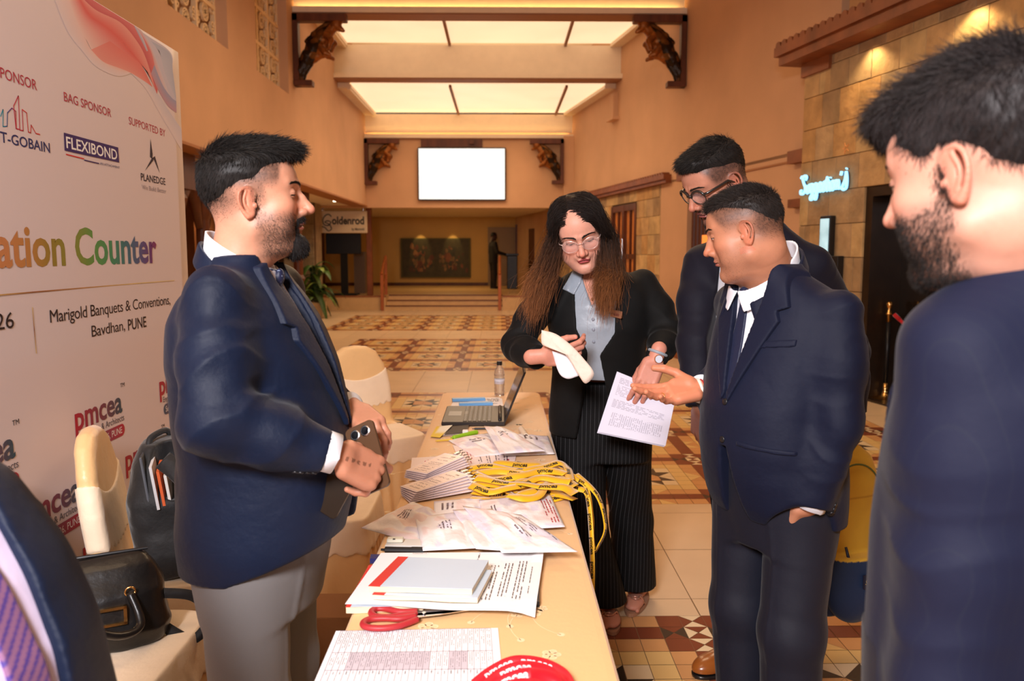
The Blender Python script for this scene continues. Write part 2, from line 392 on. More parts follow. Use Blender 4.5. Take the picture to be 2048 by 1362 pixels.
# ---- floor: beige tiles and bands of geometric mosaic, laid as single tiles over the grout bed
BEIGE, ORG, RED, YEL, CRM, DRK = lin(226, 196, 160), lin(216, 160, 106), lin(130, 68, 46), lin(234, 196, 130), lin(238, 214, 176), lin(66, 56, 46)
fl = MB()
fl.box((-6, -4, -.06), (8, 28, -.003), lin(150, 116, 84))
def tile(pts, c, g=.0016):
    P = np.array(pts, float); cn = P.mean(0); d = P-cn; L = np.linalg.norm(d, axis=1, keepdims=True); P = cn+d*(1-g/L*1.3)
    j = 1+.05*(random.random()-.5); fl.add(np.c_[P, np.zeros(len(P))], [tuple(range(len(P)))], np.array(c)*j)
def beige(y0, y1, rows, xo=.817, x0=-5.6, x1=7.6):
    k0 = math.ceil((x0-xo)/.586)
    xs = [x0]+[xo+.586*k for k in range(k0, int((x1-xo)/.586)+1)]+[x1]
    for a, b in zip(rows[:-1], rows[1:]):
        for p, q in zip(xs[:-1], xs[1:]):
            if q-p > .02: tile([(p, a), (q, a), (q, b), (p, b)], BEIGE, .0022)
def mosaic(y0, y1, xa, nx, xd=.86):
    cy = (y1-y0)/4/9; cx = xd/9; NX = nx*9+3; NY = 36
    x_end = xa+(nx*9+3)*cx
    S = lambda i, j: (xa+i*cx, y0+j*cy*(36/NY))
    cyy = (y1-y0)/(NY+3)
    for i in range(NX):
        for j in range(NY+3):
            a, b = xa+i*cx, y0+j*cyy; A, B, C_, D_ = (a, b), (a+cx, b), (a+cx, b+cyy), (a, b+cyy); u, v = i % 9, j % 9
            if u < 3 and v < 3:
                if u == 1 and v == 1:
                    m = (a+cx/2, b+cyy/2); tile([A, B, m], RED); tile([B, C_, m], CRM); tile([C_, D_, m], RED); tile([D_, A, m], CRM)
                elif (u == 1) != (v == 1): 
                    m = (a+cx/2, b+cyy/2)
                    if u == 1: tile([A, B, m], CRM); tile([B, C_, m], RED); tile([C_, D_, m], CRM); tile([D_, A, m], RED)
                    else: tile([A, B, m], RED); tile([B, C_, m], DRK); tile([C_, D_, m], RED); tile([D_, A, m], DRK)
                else: tile([A, B, C_, D_], RED)
            elif u < 3 or v < 3:
                w = v if u >= 3 else u; k = u if u >= 3 else v
                if w == 1: tile([A, B, C_, D_], RED)
                elif k in (5, 6):
                    t = (w == 0) == (k == 5)
                    if t: tile([A, B, C_], ORG); tile([A, C_, D_], YEL)
                    else: tile([A, B, D_], YEL); tile([B, C_, D_], ORG)
                else: tile([A, B, C_, D_], ORG)
            else:
                u -= 3; v -= 3; ins = lambda t: t in (2, 3)
                if ins(u) and ins(v):
                    if (u == 2) == (v == 2): tile([A, B, D_], ORG); tile([B, C_, D_], DRK if u == 3 else ORG)
                    else: tile([A, B, C_], ORG); tile([A, C_, D_], ORG)
                elif ins(u) and v in (1, 4):
                    dn = v == 1
                    if dn:
                        if u == 2: tile([A, C_, D_], DRK); tile([A, B, C_], CRM)
                        else: tile([B, C_, D_], DRK); tile([A, B, D_], CRM)
                    else:
                        if u == 2: tile([A, B, D_], DRK); tile([B, C_, D_], CRM)
                        else: tile([A, B, C_], DRK); tile([A, C_, D_], CRM)
                elif ins(v) and u in (1, 4):
                    if u == 1:
                        if v == 2: tile([A, B, C_], CRM); tile([A, C_, D_], DRK) if False else tile([A, C_, D_], CRM)
                        if v == 2: pass
                        tri = [A, B, C_] if v == 2 else [D_, B, C_]
                        tile(tri, DRK, .001) if v == 3 else None
                        if v == 3: tile([A, B, D_], CRM)
                        else: tile([A, (a+cx, b+.0), C_], DRK, .001)
                    else:
                        if v == 2: tile([A, B, D_], DRK); tile([B, C_, D_], CRM)
                        else: tile([A, C_, D_], DRK); tile([A, B, C_], CRM)
                else: tile([A, B, C_, D_], CRM if (u in (1, 4) and v in (1, 4)) else YEL)
    return x_end
def fill(y0, y1, xa, xb):
    for p, q in ((-5.6, xa), (xb, 7.6)):
        n = max(1, round((q-p)/.6)); m = round((y1-y0)/.6)
        for i in range(n):
            for j in range(m): tile([(p+(q-p)*i/n, y0+(y1-y0)*j/m), (p+(q-p)*(i+1)/n, y0+(y1-y0)*j/m), (p+(q-p)*(i+1)/n, y0+(y1-y0)*(j+1)/m), (p+(q-p)*i/n, y0+(y1-y0)*(j+1)/m)], BEIGE, .0022)
for (y0, y1, xa, nx) in [(-.67, 3.11, -2.81, 6), (4.565, 8.37, -3.06, 7), (9.92, 13.67, -2.42, 5), (15.15, 18.9, -3.42, 4)]:
    xe = mosaic(y0, y1, xa, nx); fill(y0, y1, xa, xe)
beige(0, 0, [3.11, 3.27, 3.84, 4.405, 4.565]); beige(0, 0, [8.37, 8.55, 9.14, 9.73, 9.92]); beige(0, 0, [13.67, 13.85, 14.42, 14.98, 15.15]); beige(0, 0, [18.9, 19.1, 19.7, 20.3, 20.5])
beige(0, 0, [-3.9, -3.3, -2.7, -2.1, -1.5, -.9, -.67])
struct(fl.build('floor', FLOORM))
# ---- raised terrace with three steps at the far end
st = MB()
TW = lin(216, 178, 128)
for a, b, ya in ((-5.6, -2.95, 20.5), (.05, 2.4, 20.5)): st.box((a, ya, 0), (b, 27.2, .37), TW)
for k in range(3):
    st.box((-2.95, 20.5+.3*k, 0), (.05, 27.2, .123*(k+1)), TW); st.box((-2.95, 20.485+.3*k, .123*(k+1)-.022), (.05, 20.56+.3*k, .123*(k+1)+.004), lin(110, 62, 36))
st.box((-5.6, 20.485, .34), (-2.95, 20.6, .376), lin(150, 92, 54)); st.box((.05, 20.485, .34), (2.4, 20.6, .376), lin(150, 92, 54))
struct(st.build('floor', mat('terrace_stone', (1, 1, 1), .4, attr=True, var=.06)))
bw = MB(); bw.box((-6, 27, 0), (3, 27.2, 3)); struct(bw.build('wall_back', PLASTER_Y))
bb = MB(); bb.box((-6, 26.97, .37), (.6, 27.0, .47)); struct(bb.build('baseboard_back', DARKWOOD))
# ---- left wall above the soffit, with two screened window recesses
WIN = [(8.25, 10.05, 3.93, 5.35), (11.2, 12.85, 3.94, 5.45)]
wl = MB(); ys = [-4, WIN[0][0], WIN[0][1], WIN[1][0], WIN[1][1], 20.0]
for i, (a, b) in enumerate(zip(ys[:-1], ys[1:])):
    if i in (1, 3):
        w = WIN[i//2]; wl.box((XL-.32, a, ZS), (XL, b, w[2])); wl.box((XL-.32, a, w[3]), (XL, b, 6.3))
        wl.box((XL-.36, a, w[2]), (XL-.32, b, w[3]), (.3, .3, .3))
    else: wl.box((XL-.32, a, ZS), (XL, b, 6.3))
struct(wl.build('wall_left', PLASTER))
tr = MB(); tr.box((XL-.34, -4, ZS-.03), (XL+.02, 20, ZS)); struct(tr.build('trim_1', mat('trim_brown', lin(170, 112, 66), .6)))
sf = MB(); sf.box((-6, -4, ZS), (XL-.32, 20.0, ZS+.1)); sf.box((-6, 20.0, 2.66), (2.6, 27.2, 2.76)); struct(sf.build('ceiling', CREAM))
wo = MB(); wo.box((-6, -4, 0), (-5.9, 28, 3)); struct(wo.build('wall_far_left', mat('dark_panel', lin(96, 58, 32), .6, var=.3, vscale=2)))
for n_, (ya, yb, z0, z1) in enumerate(WIN):
    fr = thing('lattice_screen', ['cream carved lattice screen in the left wall recess nearer the white backdrop', 'cream carved lattice screen in the left wall recess next to the carved bracket'][n_], 'window screen', (XL-.17, ya, z0), group=None)
    fr['kind'] = 'structure'; fr.name = 'window_%d' % (n_+1)
    W_, H_ = yb-ya, z1-z0; g = MB(); nc = 3; pw = W_/nc; nr = 3; ph = H_/nr
    for i in range(nc+1): g.box((-.03, i*pw-.028, 0), (.03, i*pw+.028, H_))
    for j in range(nr+1): g.box((-.034, 0, j*ph-.025), (.034, W_, j*ph+.025))
    g.build('window_frame', mat('lattice_cream', lin(250, 218, 172), .7), fr)
    p = MB()
    def ring(cy, cz, r, th=.012, n=12, dep=.018):
        a = np.linspace(0, 2*math.pi, n, endpoint=False); V = []
        for (rr, xx) in ((r-th, -dep), (r+th, -dep), (r+th, dep), (r-th, dep)): V += [(xx, cy+rr*math.cos(t), cz+rr*math.sin(t)) for t in a]
        Fq = [(k*n+i, k*n+(i+1) % n, ((k+1) % 4)*n+(i+1) % n, ((k+1) % 4)*n+i) for k in range(4) for i in range(n)]
        p.add(V, Fq)
    for i in range(nc):
        for j in range(nr):
            for q in range(2):
                cy, cz = (i+.5)*pw, (j+.25+.5*q)*ph; r = min(pw, ph/2)*.40
                ring(cy, cz, r, .013, 16)
                for t in range(6):
                    a = t*math.pi/3; ring(cy+r*.5*math.cos(a), cz+r*.5*math.sin(a), r*.36, .010, 8)
                for sy in (-1, 1):
                    for sz in (-1, 1): ring(cy+sy*pw*.40, cz+sz*ph*.2, .045, .011, 8)
    p.build('lattice', mat('lattice_cream', (1, 1, 1)), fr)
# ---- right plaster wall, oblique
dR = Vector((.18, -1, 0)).normalized(); nR = Vector((dR.y*-1, dR.x, 0))
MR = basis((XR(20), 20, 0), dR, (-dR.y, dR.x, 0), (0, 0, 1))     # x towards the camera, y into the wall
LR = 11.2
wr = MB(); wr.box((-7.5, 0, 0), (-2.2, .3, 2.9), M=MR); wr.box((-7.5, 0, 2.66), (11.15, .3, 6.3), M=MR); wr.box((5.9, 0, 0), (7.1, .3, 2.7), M=MR); wr.box((8.4, 0, 0), (11.15, .3, 2.7), M=MR)
struct(wr.build('wall_right', PLASTER))
cr = MB(); cr.box((8.4, -.02, 2.58), (LR-.2, .01, 2.60), M=MR); struct(cr.build('trim_2', mat('trim_brown')))
c2 = MB(); c2.box((-2.5, -.1, 2.66), (6.4, .02, 2.72), M=MR); c2.box((-2.5, -.14, 2.72), (6.4, .02, 2.80), M=MR)
for k in range(75): c2.cyl(tuple(MR@Vector((-2.45+k*.118, -.13, 2.80))), tuple(MR@Vector((-2.45+k*.118, .02, 2.80))), .045, n=8)
c2.box((7.0, -.16, 2.62), (8.5, .02, 2.78), M=MR); c2.box((10.3, -.1, 2.55), (11.4, .02, 2.70), M=MR); c2.box((10.35, -.1, 2.02), (11.4, .02, 2.12), M=MR)
struct(c2.build('trim_3', REDWOOD))
kb = MB(); kb.box((3.25, -.1, 4.2), (3.5, .0, 4.7), M=MR); kb.box((3.15, -.14, 4.16), (3.6, .0, 4.22), M=MR); struct(kb.build('trim_4', PLASTER))
def stones(name, M, x0, x1, rows, hole=None, pal=None, w=(.30, .42)):
    s = MB(); pal = pal or [lin(186, 150, 104), lin(176, 146, 108), lin(196, 164, 116), lin(164, 134, 98), lin(190, 148, 96)]
    s.box((x0, .02, rows[0]), (x1, .2, rows[-1]), lin(84, 60, 38), M=M) if hole is None else None
    if hole:
        a, b, zt = hole; s.box((x0, .02, rows[0]), (a, .2, rows[-1]), lin(84, 60, 38), M=M); s.box((b, .02, rows[0]), (x1, .2, rows[-1]), lin(84, 60, 38), M=M); s.box((a, .02, zt), (b, .2, rows[-1]), lin(84, 60, 38), M=M)
    for za, zb in zip(rows[:-1], rows[1:]):
        x = x0-random.random()*.2
        while x < x1:
            l = random.uniform(*w) if random.random() > .12 else .1; a, b = max(x, x0), min(x+l, x1); x += l
            if b-a < .02: continue
            segs = [(a, b)]
            if hole and za < hole[2]-.02: segs = [(a, min(b, hole[0])), (max(a, hole[1]), b)]
            for p, q in segs:
                if q-p > .02:
                    z1 = zb; s.box((p+.003, -.006*random.random(), za+.003), (q-.003, .03, z1-.003), np.array(random.choice(pal))*random.uniform(.9, 1.08), M=M, bev=.003)
    return struct(s.build(name, STONE))
rowsR = [0, .36, .72, 1.08, 1.44, 1.80, 2.13, 2.45, 2.66]
stones('wall_right_stone', MR, -2.2, 5.95, rowsR, hole=(3.2, 4.72, 2.42))
# ---- near stone wall
dS = Vector((.2, -1, 0)).normalized(); MS = basis((3.41, 9.13, 0), dS, (-dS.y, dS.x, 0), (0, 0, 1))
rowsS = [0.03, .38, .73, 1.08, 1.43, 1.78, 2.13, 2.48, 2.83, 3.18, 3.46, 3.56]
stones('wall_right_entrance', MS, 0, 13.3, rowsS, hole=(1.15, 4.2, 2.13))
us = MB(); us.box((.35, .28, 3.6), (13.5, .5, 6.3), M=MS); us.box((0, .1, 3.56), (13.3, .5, 3.62), M=MS); us.box((0, .19, 0), (.02, .6, 3.6), M=MS); struct(us.build('wall_right_upper', mat('plaster_dark', lin(200, 152, 104), .85, var=.05, vscale=1.5)))
cs = MB(); cs.box((-.12, -.26, 3.56), (13.3, .12, 3.66), M=MS); cs.box((-.16, -.30, 3.66), (13.3, .12, 3.76), M=MS)
for k in range(110):
    x = -.1+k*.12; cs.cyl(tuple(MS@Vector((x, -.29, 3.77))), tuple(MS@Vector((x, .12, 3.77))), .052, n=8)
cs.box((-.02, -.04, 3.42), (.5, .02, 3.56), M=MS)
struct(cs.build('trim_5', REDWOOD))
# wash lights under the cornice of the stone wall
for x in (1.2, 2.5, 4.2):
    p = MS@Vector((x, -.16, 3.53)); t = MS@Vector((x, -.02, 2.4)); spot('cornice_spot_light', p, t, 20, (1, .72, .36), 120, .03)
# dark glazed entrance
en = thing('door_1', None, None, tuple(MS@Vector((1.15, .0, 0)))); en.rotation_euler = (0, 0, math.atan2(dS.y, dS.x)); en['kind'] = 'structure'
g = MB(); g.box((0, .02, 2.03), (3.05, .5, 2.13)); g.box((0, .02, 0), (.1, .5, 2.03)); g.box((.1, .45, 0), (3.05, .55, 2.13)); g.box((0, 0, -.002), (3.05, .5, .02)); g.build('door_frame', mat('entry_dark', lin(40, 28, 20), .35, var=.3, vscale=5), en)
g = MB()
for x in (.62, .98): g.box((x, .36, .02), (x+.045, .45, 2.03))
g.box((.66, .42, .02), (.98, .45, 2.03)); g.build('door_post', mat('brushed_dark_steel', (.16, .14, .12), .3, .9), en)
for x in (.70, .92):
    h = MB(); h.tube([(x, .30, .55), (x, .30, 1.75)], .016, 10); h.box((x-.01, .30, .6), (x+.01, .42, .62)); h.box((x-.01, .30, 1.68), (x+.01, .42, 1.7)); h.build('door_handle', STEEL, en, smooth=True)
g = MB(); g.box((.1, .38, .05), (.62, .40, 2.0)); g.box((1.02, .38, .05), (3.0, .40, 2.0)); g.build('door_panel', mat('dark_glass', (.02, .014, .01), .08, spec=.6), en)
# ---- doors in the far right wall
d2 = thing('door_2', None, None, tuple(MR@Vector((3.2, 0, 0)))); d2.rotation_euler = (0, 0, math.atan2(dR.y, dR.x)); d2['kind'] = 'structure'
g = MB()
for a in ((0, .1), (.7, .82), (1.42, 1.52)): g.box((a[0], -.02, 0), (a[1], .12, 2.42))
for a in ((0, .1), (1.35, 1.45), (2.3, 2.42)): g.box((0, -.015, a[0]), (1.52, .11, a[1]))
for x in (.4, 1.12): g.box((x-.015, 0, 0), (x+.015, .06, 2.3))
g.build('door_frame', DARKWOOD, d2)
g = MB(); g.box((.05, .05, .05), (1.47, .07, 2.35)); g.build('door_panel', mat('glowing_glass', lin(190, 110, 50), .3, var=.4, vscale=2, emit=.25), d2)  # orange light from inside is put into the glass as colour and emission
for x in (.66, .86):
    g = MB(); g.tube([(x, -.06, .95), (x, -.06, 1.75)], .014); g.build('door_handle', STEEL, d2)
d3 = thing('door_3', None, None, tuple(MR@Vector((7.1, .1, 0)))); d3.rotation_euler = (0, 0, math.atan2(dR.y, dR.x)); d3['kind'] = 'structure'
g = MB(); g.box((0, 0, 0), (1.3, .2, 2.7)); 
for k in range(9): g.tube([(.1+k*.14, -.02, .1), (.1+k*.14, -.02, 2.6)], .04, 8)
g.build('door_panel', DARKWOOD, d3, smooth=False)
g = MB(); g.box((.5, -.06, 1.15), (.9, -.03, 1.75)); g.build('lit_niche', mat('niche_glow', (1, .28, .05), .5, emit=.9), d3)
d4 = MB(); d4.box((-4.9, -.03, .37), (-4.2, .02, 2.2), M=MR); struct(d4.build('door_4', DARKWOOD))
d5 = MB(); d5.box((-.42, 26.9, .37), (.50, 27.0, 2.32)); struct(d5.build('door_5', mat('grey_door', lin(150, 126, 104), .6)))
d5 = MB(); d5.box((.50, 26.7, .37), (.66, 27.0, 2.4)); struct(d5.build('trim_6', DARKWOOD))
# base ledge along the far right wall
lg = MB(); lg.box((7.0, -.5, 0), (9.2, -.02, .16), M=MR); lg.box((6.6, -.9, 0), (9.4, -.5, .08), M=MR); struct(lg.build('trim_7', REDWOOD))
# ---- bulkhead carrying the screen, ceiling, beams and skylights
bk = MB(); bk.box((XL-.3, 19.95, 2.58), (1.9, 20.15, 4.4)); bk.box((-5.9, 19.95, 2.58), (XL-.3, 20.15, 2.8)); bk.box((1.55, 19.8, 2.62), (1.85, 19.96, 4.3)); struct(bk.build('wall_bulkhead', PLASTER))
BEAM = [(13.3, 5.32, 6.1), (16.4, 4.97, 5.58), (19.98, 4.30, 4.84)]
for k, (Y, za, zb) in enumerate(BEAM):
    b = MB(); xr = XR(Y); b.box((XL-.02, Y, za), (xr+.02, Y+.3, zb)); b.box((XL-.02, Y-.10, za-.04), (xr+.02, Y+.3, za))
    b.box((XL-.02, Y-.10, za), (xr+.02, Y-.085, za+.05)); struct(b.build('ceiling_beam', CREAM))
    u = MB(); u.box((XL, Y-.08, za-.065), (xr, Y+.28, za-.041)); struct(u.build('trim_%d' % (8+k), mat('beam_edge', lin(160, 112, 78), .6)))
    if k != 1:
        e = MB(); e.box((XL+.05, Y-.075, za+.002), (xr-.1, Y-.045, za+.012)); tag(e.build('cove_light_strip', mat('cove_glow', (1, .68, .25), .5, emit=14)), ['warm cove light strip along the foot of the nearest cream beam', '', 'warm cove light strip along the beam above the bright screen'][k], 'light strip', kind=None)
RM = mat('mullion_brown', lin(150, 104, 70), .6)
for k, (Ya, Yb, z) in enumerate([(13.6, 16.4, 5.6), (16.7, 19.98, 4.86)]):
    xa, xb = XL+.25, XR(Yb)-.22; xb2 = XR(Ya)-.22
    s = MB(); s.add([(xa, Ya, z+.02), (xb2, Ya, z+.02), (xb, Yb, z+.02), (xa, Yb, z+.02), (xa, Ya, z+.05), (xb2, Ya, z+.05), (xb, Yb, z+.05), (xa, Yb, z+.05)], [(0, 1, 2, 3)[::-1], (4, 5, 6, 7), (0, 1, 5, 4), (1, 2, 6, 5), (2, 3, 7, 6), (3, 0, 4, 7)])
    s = s.build('window_%d' % (3+k), SKYL); s['kind'] = 'structure'
    m = MB()
    for x in ((-1.0, 1.3) if k == 0 else (-1.02, 1.36)): m.box((x-.025, Ya, z-.04), (x+.025, Yb, z+.015))
    struct(m.build('trim_%d' % (11+k), RM))
    f = MB(); f.box((XL, Ya, z-.05), (xa+.02, Yb, z+.1)); f.box((xa-.06, Ya, z-.09), (xa, Yb, z-.05))
    f.add([(xb2, Ya, z-.05), (XR(Ya), Ya, z-.05), (XR(Yb), Yb, z-.05), (xb, Yb, z-.05), (xb2, Ya, z+.1), (XR(Ya), Ya, z+.1), (XR(Yb), Yb, z+.1), (xb, Yb, z+.1)], [(3, 2, 1, 0), (4, 5, 6, 7), (0, 1, 5, 4), (1, 2, 6, 5), (2, 3, 7, 6), (3, 0, 4, 7)])
    struct(f.build('trim_%d' % (13+k), CREAM))
cl = MB(); cl.box((-6, -4, 6.25), (7, 13.6, 6.35)); cl.box((-6, 13.5, 6.1), (7, 20.2, 6.35)); struct(cl.build('ceiling', CREAM))
bh = MB(); bh.box((-6, -4.2, 0), (8, -4, 6.4)); struct(bh.build('wall_front', PLASTER))
# ---- screen
tv = thing('wall_screen', 'large bright white screen mounted high on the far wall', 'screen', (-.94, 19.93, 3.39))
g = MB(); g.box((-1.08, -.09, -.64), (1.08, .02, .64), bev=.02); g.build('screen_frame', BLACK, tv)
V, Q = [], []
g = MB(); g.box((-1.05, -.097, -.61), (1.05, -.091, .61)); g.build('screen_panel', mat('screen_white', (.80, .92, 1.0), .3, emit=.74), tv)
g = MB(); put_text(g, 'M', basis((.0, -.098, .12), (1, 0, 0), (0, 0, 1)), h=.14, align='c', bold=.03); put_text(g, 'marigold', basis((.0, -.098, .04), (1, 0, 0), (0, 0, 1)), w=.4, align='c'); g.build('screen_logo', mat('screen_tint', (.68, .84, .92), .3, emit=.68), tv)
g = MB(); g.box((-1.0, -.02, .66), (.5, .02, .86)); g.box((.2, -.1, .72), (.3, -.02, .82)); g.build('screen_mount', DARKWOOD, tv)
# ---- downlights in the soffits
for k, (x, y) in enumerate([(647, 386), (673, 402)]):
    p = atZ(x, y, ZS); g = MB(); g.lathe([(.075, -.012), (.075, 0.0), (.06, .002)], 16, M=TR(p)); o = g.build('downlight', mat('lamp_glow', (1, .86, .6), .5, emit=9)); tag(o, ['small round ceiling downlight farther from the hanging name sign', 'small round ceiling downlight nearest the hanging name sign'][k], 'ceiling light')
    spot('downlight_beam', (p.x, p.y, p.z-.03), (p.x, p.y, 0), 60, (1, .7, .4), 90)
# ---- carved brackets
BRZ = mat('carved_bronze', (1, 1, 1), .32, .55, attr=True, var=.3, vscale=14, bump=.5, bscale=25)
def fig(P):
    d = chain(P, [(.06, 0, -1.0), (.10, 0, -.86), (.22, 0, -.66), (.36, 0, -.52)], [.05, .075, .10, .12], .05)
    d = smin(d, chain(P, [(.13, 0, -1.02), (.20, 0, -.84), (.34, 0, -.66), (.50, 0, -.60)], [.035, .05, .06, .06], .04), .03)
    d = smin(d, ell(P, (.36, 0, -.50), (.17, .12, .13)), .04)
    d = smin(d, chain(P, [(.38, 0, -.46), (.50, 0, -.33), (.60, 0, -.24)], [.12, .11, .08], .05), .04)
    d = smin(d, chain(P, [(.60, 0, -.22), (.68, 0, -.16), (.74, 0, -.10)], [.06, .085, .06], .02), .03)
    d = smin(d, cone(P, (.72, 0, -.20), (.80, 0, -.25), .05, .03), .03)
    for s in (-1, 1):
        d = smin(d, chain(P, [(.52, .10*s, -.32), (.62, .11*s, -.42), (.58, .1*s, -.54)], [.05, .05, .035], .02), .02)
        d = smin(d, chain(P, [(.42, .10*s, -.48), (.52, .11*s, -.62), (.60, .11*s, -.66)], [.05, .045, .03], .02), .02)
        d = smin(d, chain(P, [(.68, .03*s, -.08), (.76, .05*s, -.04), (.84, .06*s, -.10)], [.02, .018, .02], .01), .01)
    d = smin(d, chain(P, [(.20, 0, -.42), (.34, 0, -.30), (.52, 0, -.16), (.68, 0, -.10)], [.03, .045, .04, .03], .02), .02)
    return d+.016*noise3(P, 16)+.01*noise3(P, 34)
VF, QF = sdf_mesh(fig, (-.05, -.25, -1.15), (.95, .25, .08), .014, .03)
cF = np.where((noise3(VF.astype(np.float32), 9) > .05)[:, None], lin(112, 74, 34), lin(44, 31, 20)); cF = np.where(((VF[:, 0]-.45*VF[:, 2]) > .66)[:, None], lin(140, 84, 36), cF)
FIG_ME = mesh_np('carved_figure', VF, QF, cF)
fr_ = MB(); fr_.box((0, -.08, -1.12), (.09, .08, 0), bev=.008); fr_.box((0, -.08, -.12), (.86, .08, 0), bev=.008); fr_.box((0, -.09, -1.12), (.3, .09, -1.03), bev=.008)
FR_ME = fr_.data('bracket_frame'); FR_ME.materials.append(DARKWOOD)
for k, (x, y, z, sx, sc, lb) in enumerate([(XL, 13.22, 5.25, 1, 1.0, 'carved bronze figure bracket under the left end of the nearest beam'), (XR(13.22), 13.22, 5.25, -1, 1.0, 'carved bronze figure bracket under the right end of the nearest beam'),
        (XL, 19.8, 4.22, 1, .98, 'dark carved figure bracket on the left of the bright screen'), (1.55, 19.8, 4.22, -1, .96, 'dark carved figure bracket on the right of the bright screen')]):
    t = thing('carved_bracket', lb, 'bracket', (x, y, z), 0, 'carved brackets under the beams'); t.scale = (sx*sc, sc, sc)
    o = new_obj('carved_figure', FIG_ME, BRZ, t); o = new_obj('bracket_frame', FR_ME, None, t)
t = thing('carved_bracket', 'carved brown bracket cut by the top edge above the stone wall cornice', 'bracket', tuple(MS@Vector((2.05, .27, 4.95))), math.atan2(dS.y, dS.x)-math.pi/2, 'carved brackets under the beams'); t.scale = (-1.05, 1.05, 1.05)
new_obj('carved_figure', FIG_ME, BRZ, t); new_obj('bracket_frame', FR_ME, None, t)
# ---- neon sign
def cursive(pts, n=6):
    P = np.array(pts, float); out = []
    for i in range(len(P)-1):
        p0, p1, p2, p3 = P[max(i-1, 0)], P[i], P[i+1], P[min(i+2, len(P)-1)]
        for t in np.linspace(0, 1, n, endpoint=False): out.append(.5*((2*p1)+(-p0+p2)*t+(2*p0-5*p1+4*p2-p3)*t*t+(-p0+3*p1-3*p2+p3)*t**3))
    out.append(P[-1]); return np.array(out)
GL = {'S': (.62, [[(.52, .82), (.62, 1.0), (.40, 1.08), (.20, .92), (.34, .62), (.50, .34), (.36, .02), (.05, .0), (.0, .16), (.12, .2)], [(.0, .96), (.12, 1.05), (.2, .92)]]),
 'u': (.42, [[(0, .5), (.02, .2), (.12, .0), (.28, .12), (.32, .5), (.33, .1), (.42, .05)]]), 'g': (.44, [[(.32, .45), (.12, .5), (.02, .25), (.12, .02), (.28, .15), (.34, .5), (.32, .0), (.26, -.38), (.1, -.42), (.06, -.28), (.44, .08)]]),
 'e': (.38, [[(.0, .1), (.2, .25), (.3, .42), (.16, .52), (.04, .3), (.1, .04), (.26, .02), (.38, .12)]]), 's': (.34, [[(0, .1), (.2, .54), (.22, .4), (.3, .15), (.16, .0), (.02, .06)], [(.16, .0), (.34, .1)]]),
 't': (.32, [[(.0, .1), (.18, .8), (.1, .2), (.16, .0), (.32, .12)], [(.02, .56), (.3, .6)]]), 'i': (.24, [[(0, .1), (.12, .5), (.08, .12), (.14, .0), (.24, .1)], [(.15, .72), (.17, .76)]]),
 'o': (.42, [[(.26, .5), (.08, .48), (.02, .2), (.14, .0), (.3, .14), (.3, .42), (.2, .5), (.3, .4), (.42, .42)]]), 'n': (.46, [[(0, .45), (.08, .5), (.08, .0), (.14, .36), (.28, .5), (.34, .3), (.32, .05), (.46, .08)]]),
 "'": (.16, [[(.1, 1.0), (.04, .78)]]), 'z': (.5, [[(.36, .95), (.3, .5), (.02, .02), (.4, .0), (.46, .5), (.36, .95)], [(.38, 1.1), (.4, 1.12)]])}
def neon(mb, s, M, sc, r, yo=0.0):
    x = 0
    for ch in s:
        w, ss = GL[ch]
        for q in ss: c = cursive(q, 5); mb.tube(xf(np.c_[(c[:, 0]+x)*sc, (c[:, 1])*sc, np.full(len(c), yo)], M), r, 6)
        x += w
    return x*sc
pa = atX(1600, 388, 3.40); 
a0 = MS@Vector((.03, -.03, 0)); 
def onS(px, py, off=-.04):   # pixel onto the stone wall plane
    d = ray(px, py); n = Vector((-dS.y, dS.x, 0)); o = MS@Vector((0, off, 0)); t = (o-Vector((0, 0, H))).dot(n)/d.dot(n); return Vector((0, 0, H))+d*t
p0, p1 = onS(1601, 388), onS(1694, 375); L_ = (p1-p0).length
t = thing('neon_sign', 'glowing pale blue handwritten neon sign on the stone wall', 'sign', tuple(p0)); t.rotation_euler = (0, 0, math.atan2(dS.y, dS.x))
Mn = basis((0, 0, 0), (1, 0, 0), (0, 0, 1)); g = MB(); wn = neon(g, "Suggestion'z", Mn, 1, .1); sc_ = L_/wn
g = MB(); neon(g, "Suggestion'z", Mn, sc_, .016); g.build('neon_tube', mat('neon_blue', (.30, .72, 1.0), .4, emit=1.5), t, smooth=True)
g = MB(); neon(g, "Suggestion'z", Mn, sc_, .008, -.025); g.build('sign_backing', mat('neon_back', lin(60, 60, 90), .5), t)
g = MB(); 
for a in range(5): g.poly([(L_*1.0+.02*math.cos(a*1.257+1.5), -.03, .40+.02*math.sin(a*1.257+1.5)), (L_*1.0+.06*math.cos(a*1.257+1.9), -.03, .40+.06*math.sin(a*1.257+1.9)), (L_*1.0+.02*math.cos(a*1.257+2.4), -.03, .40+.02*math.sin(a*1.257+2.4))], .01)
g.build('sign_star', mat('star_gold', lin(230, 160, 100), .5), t)
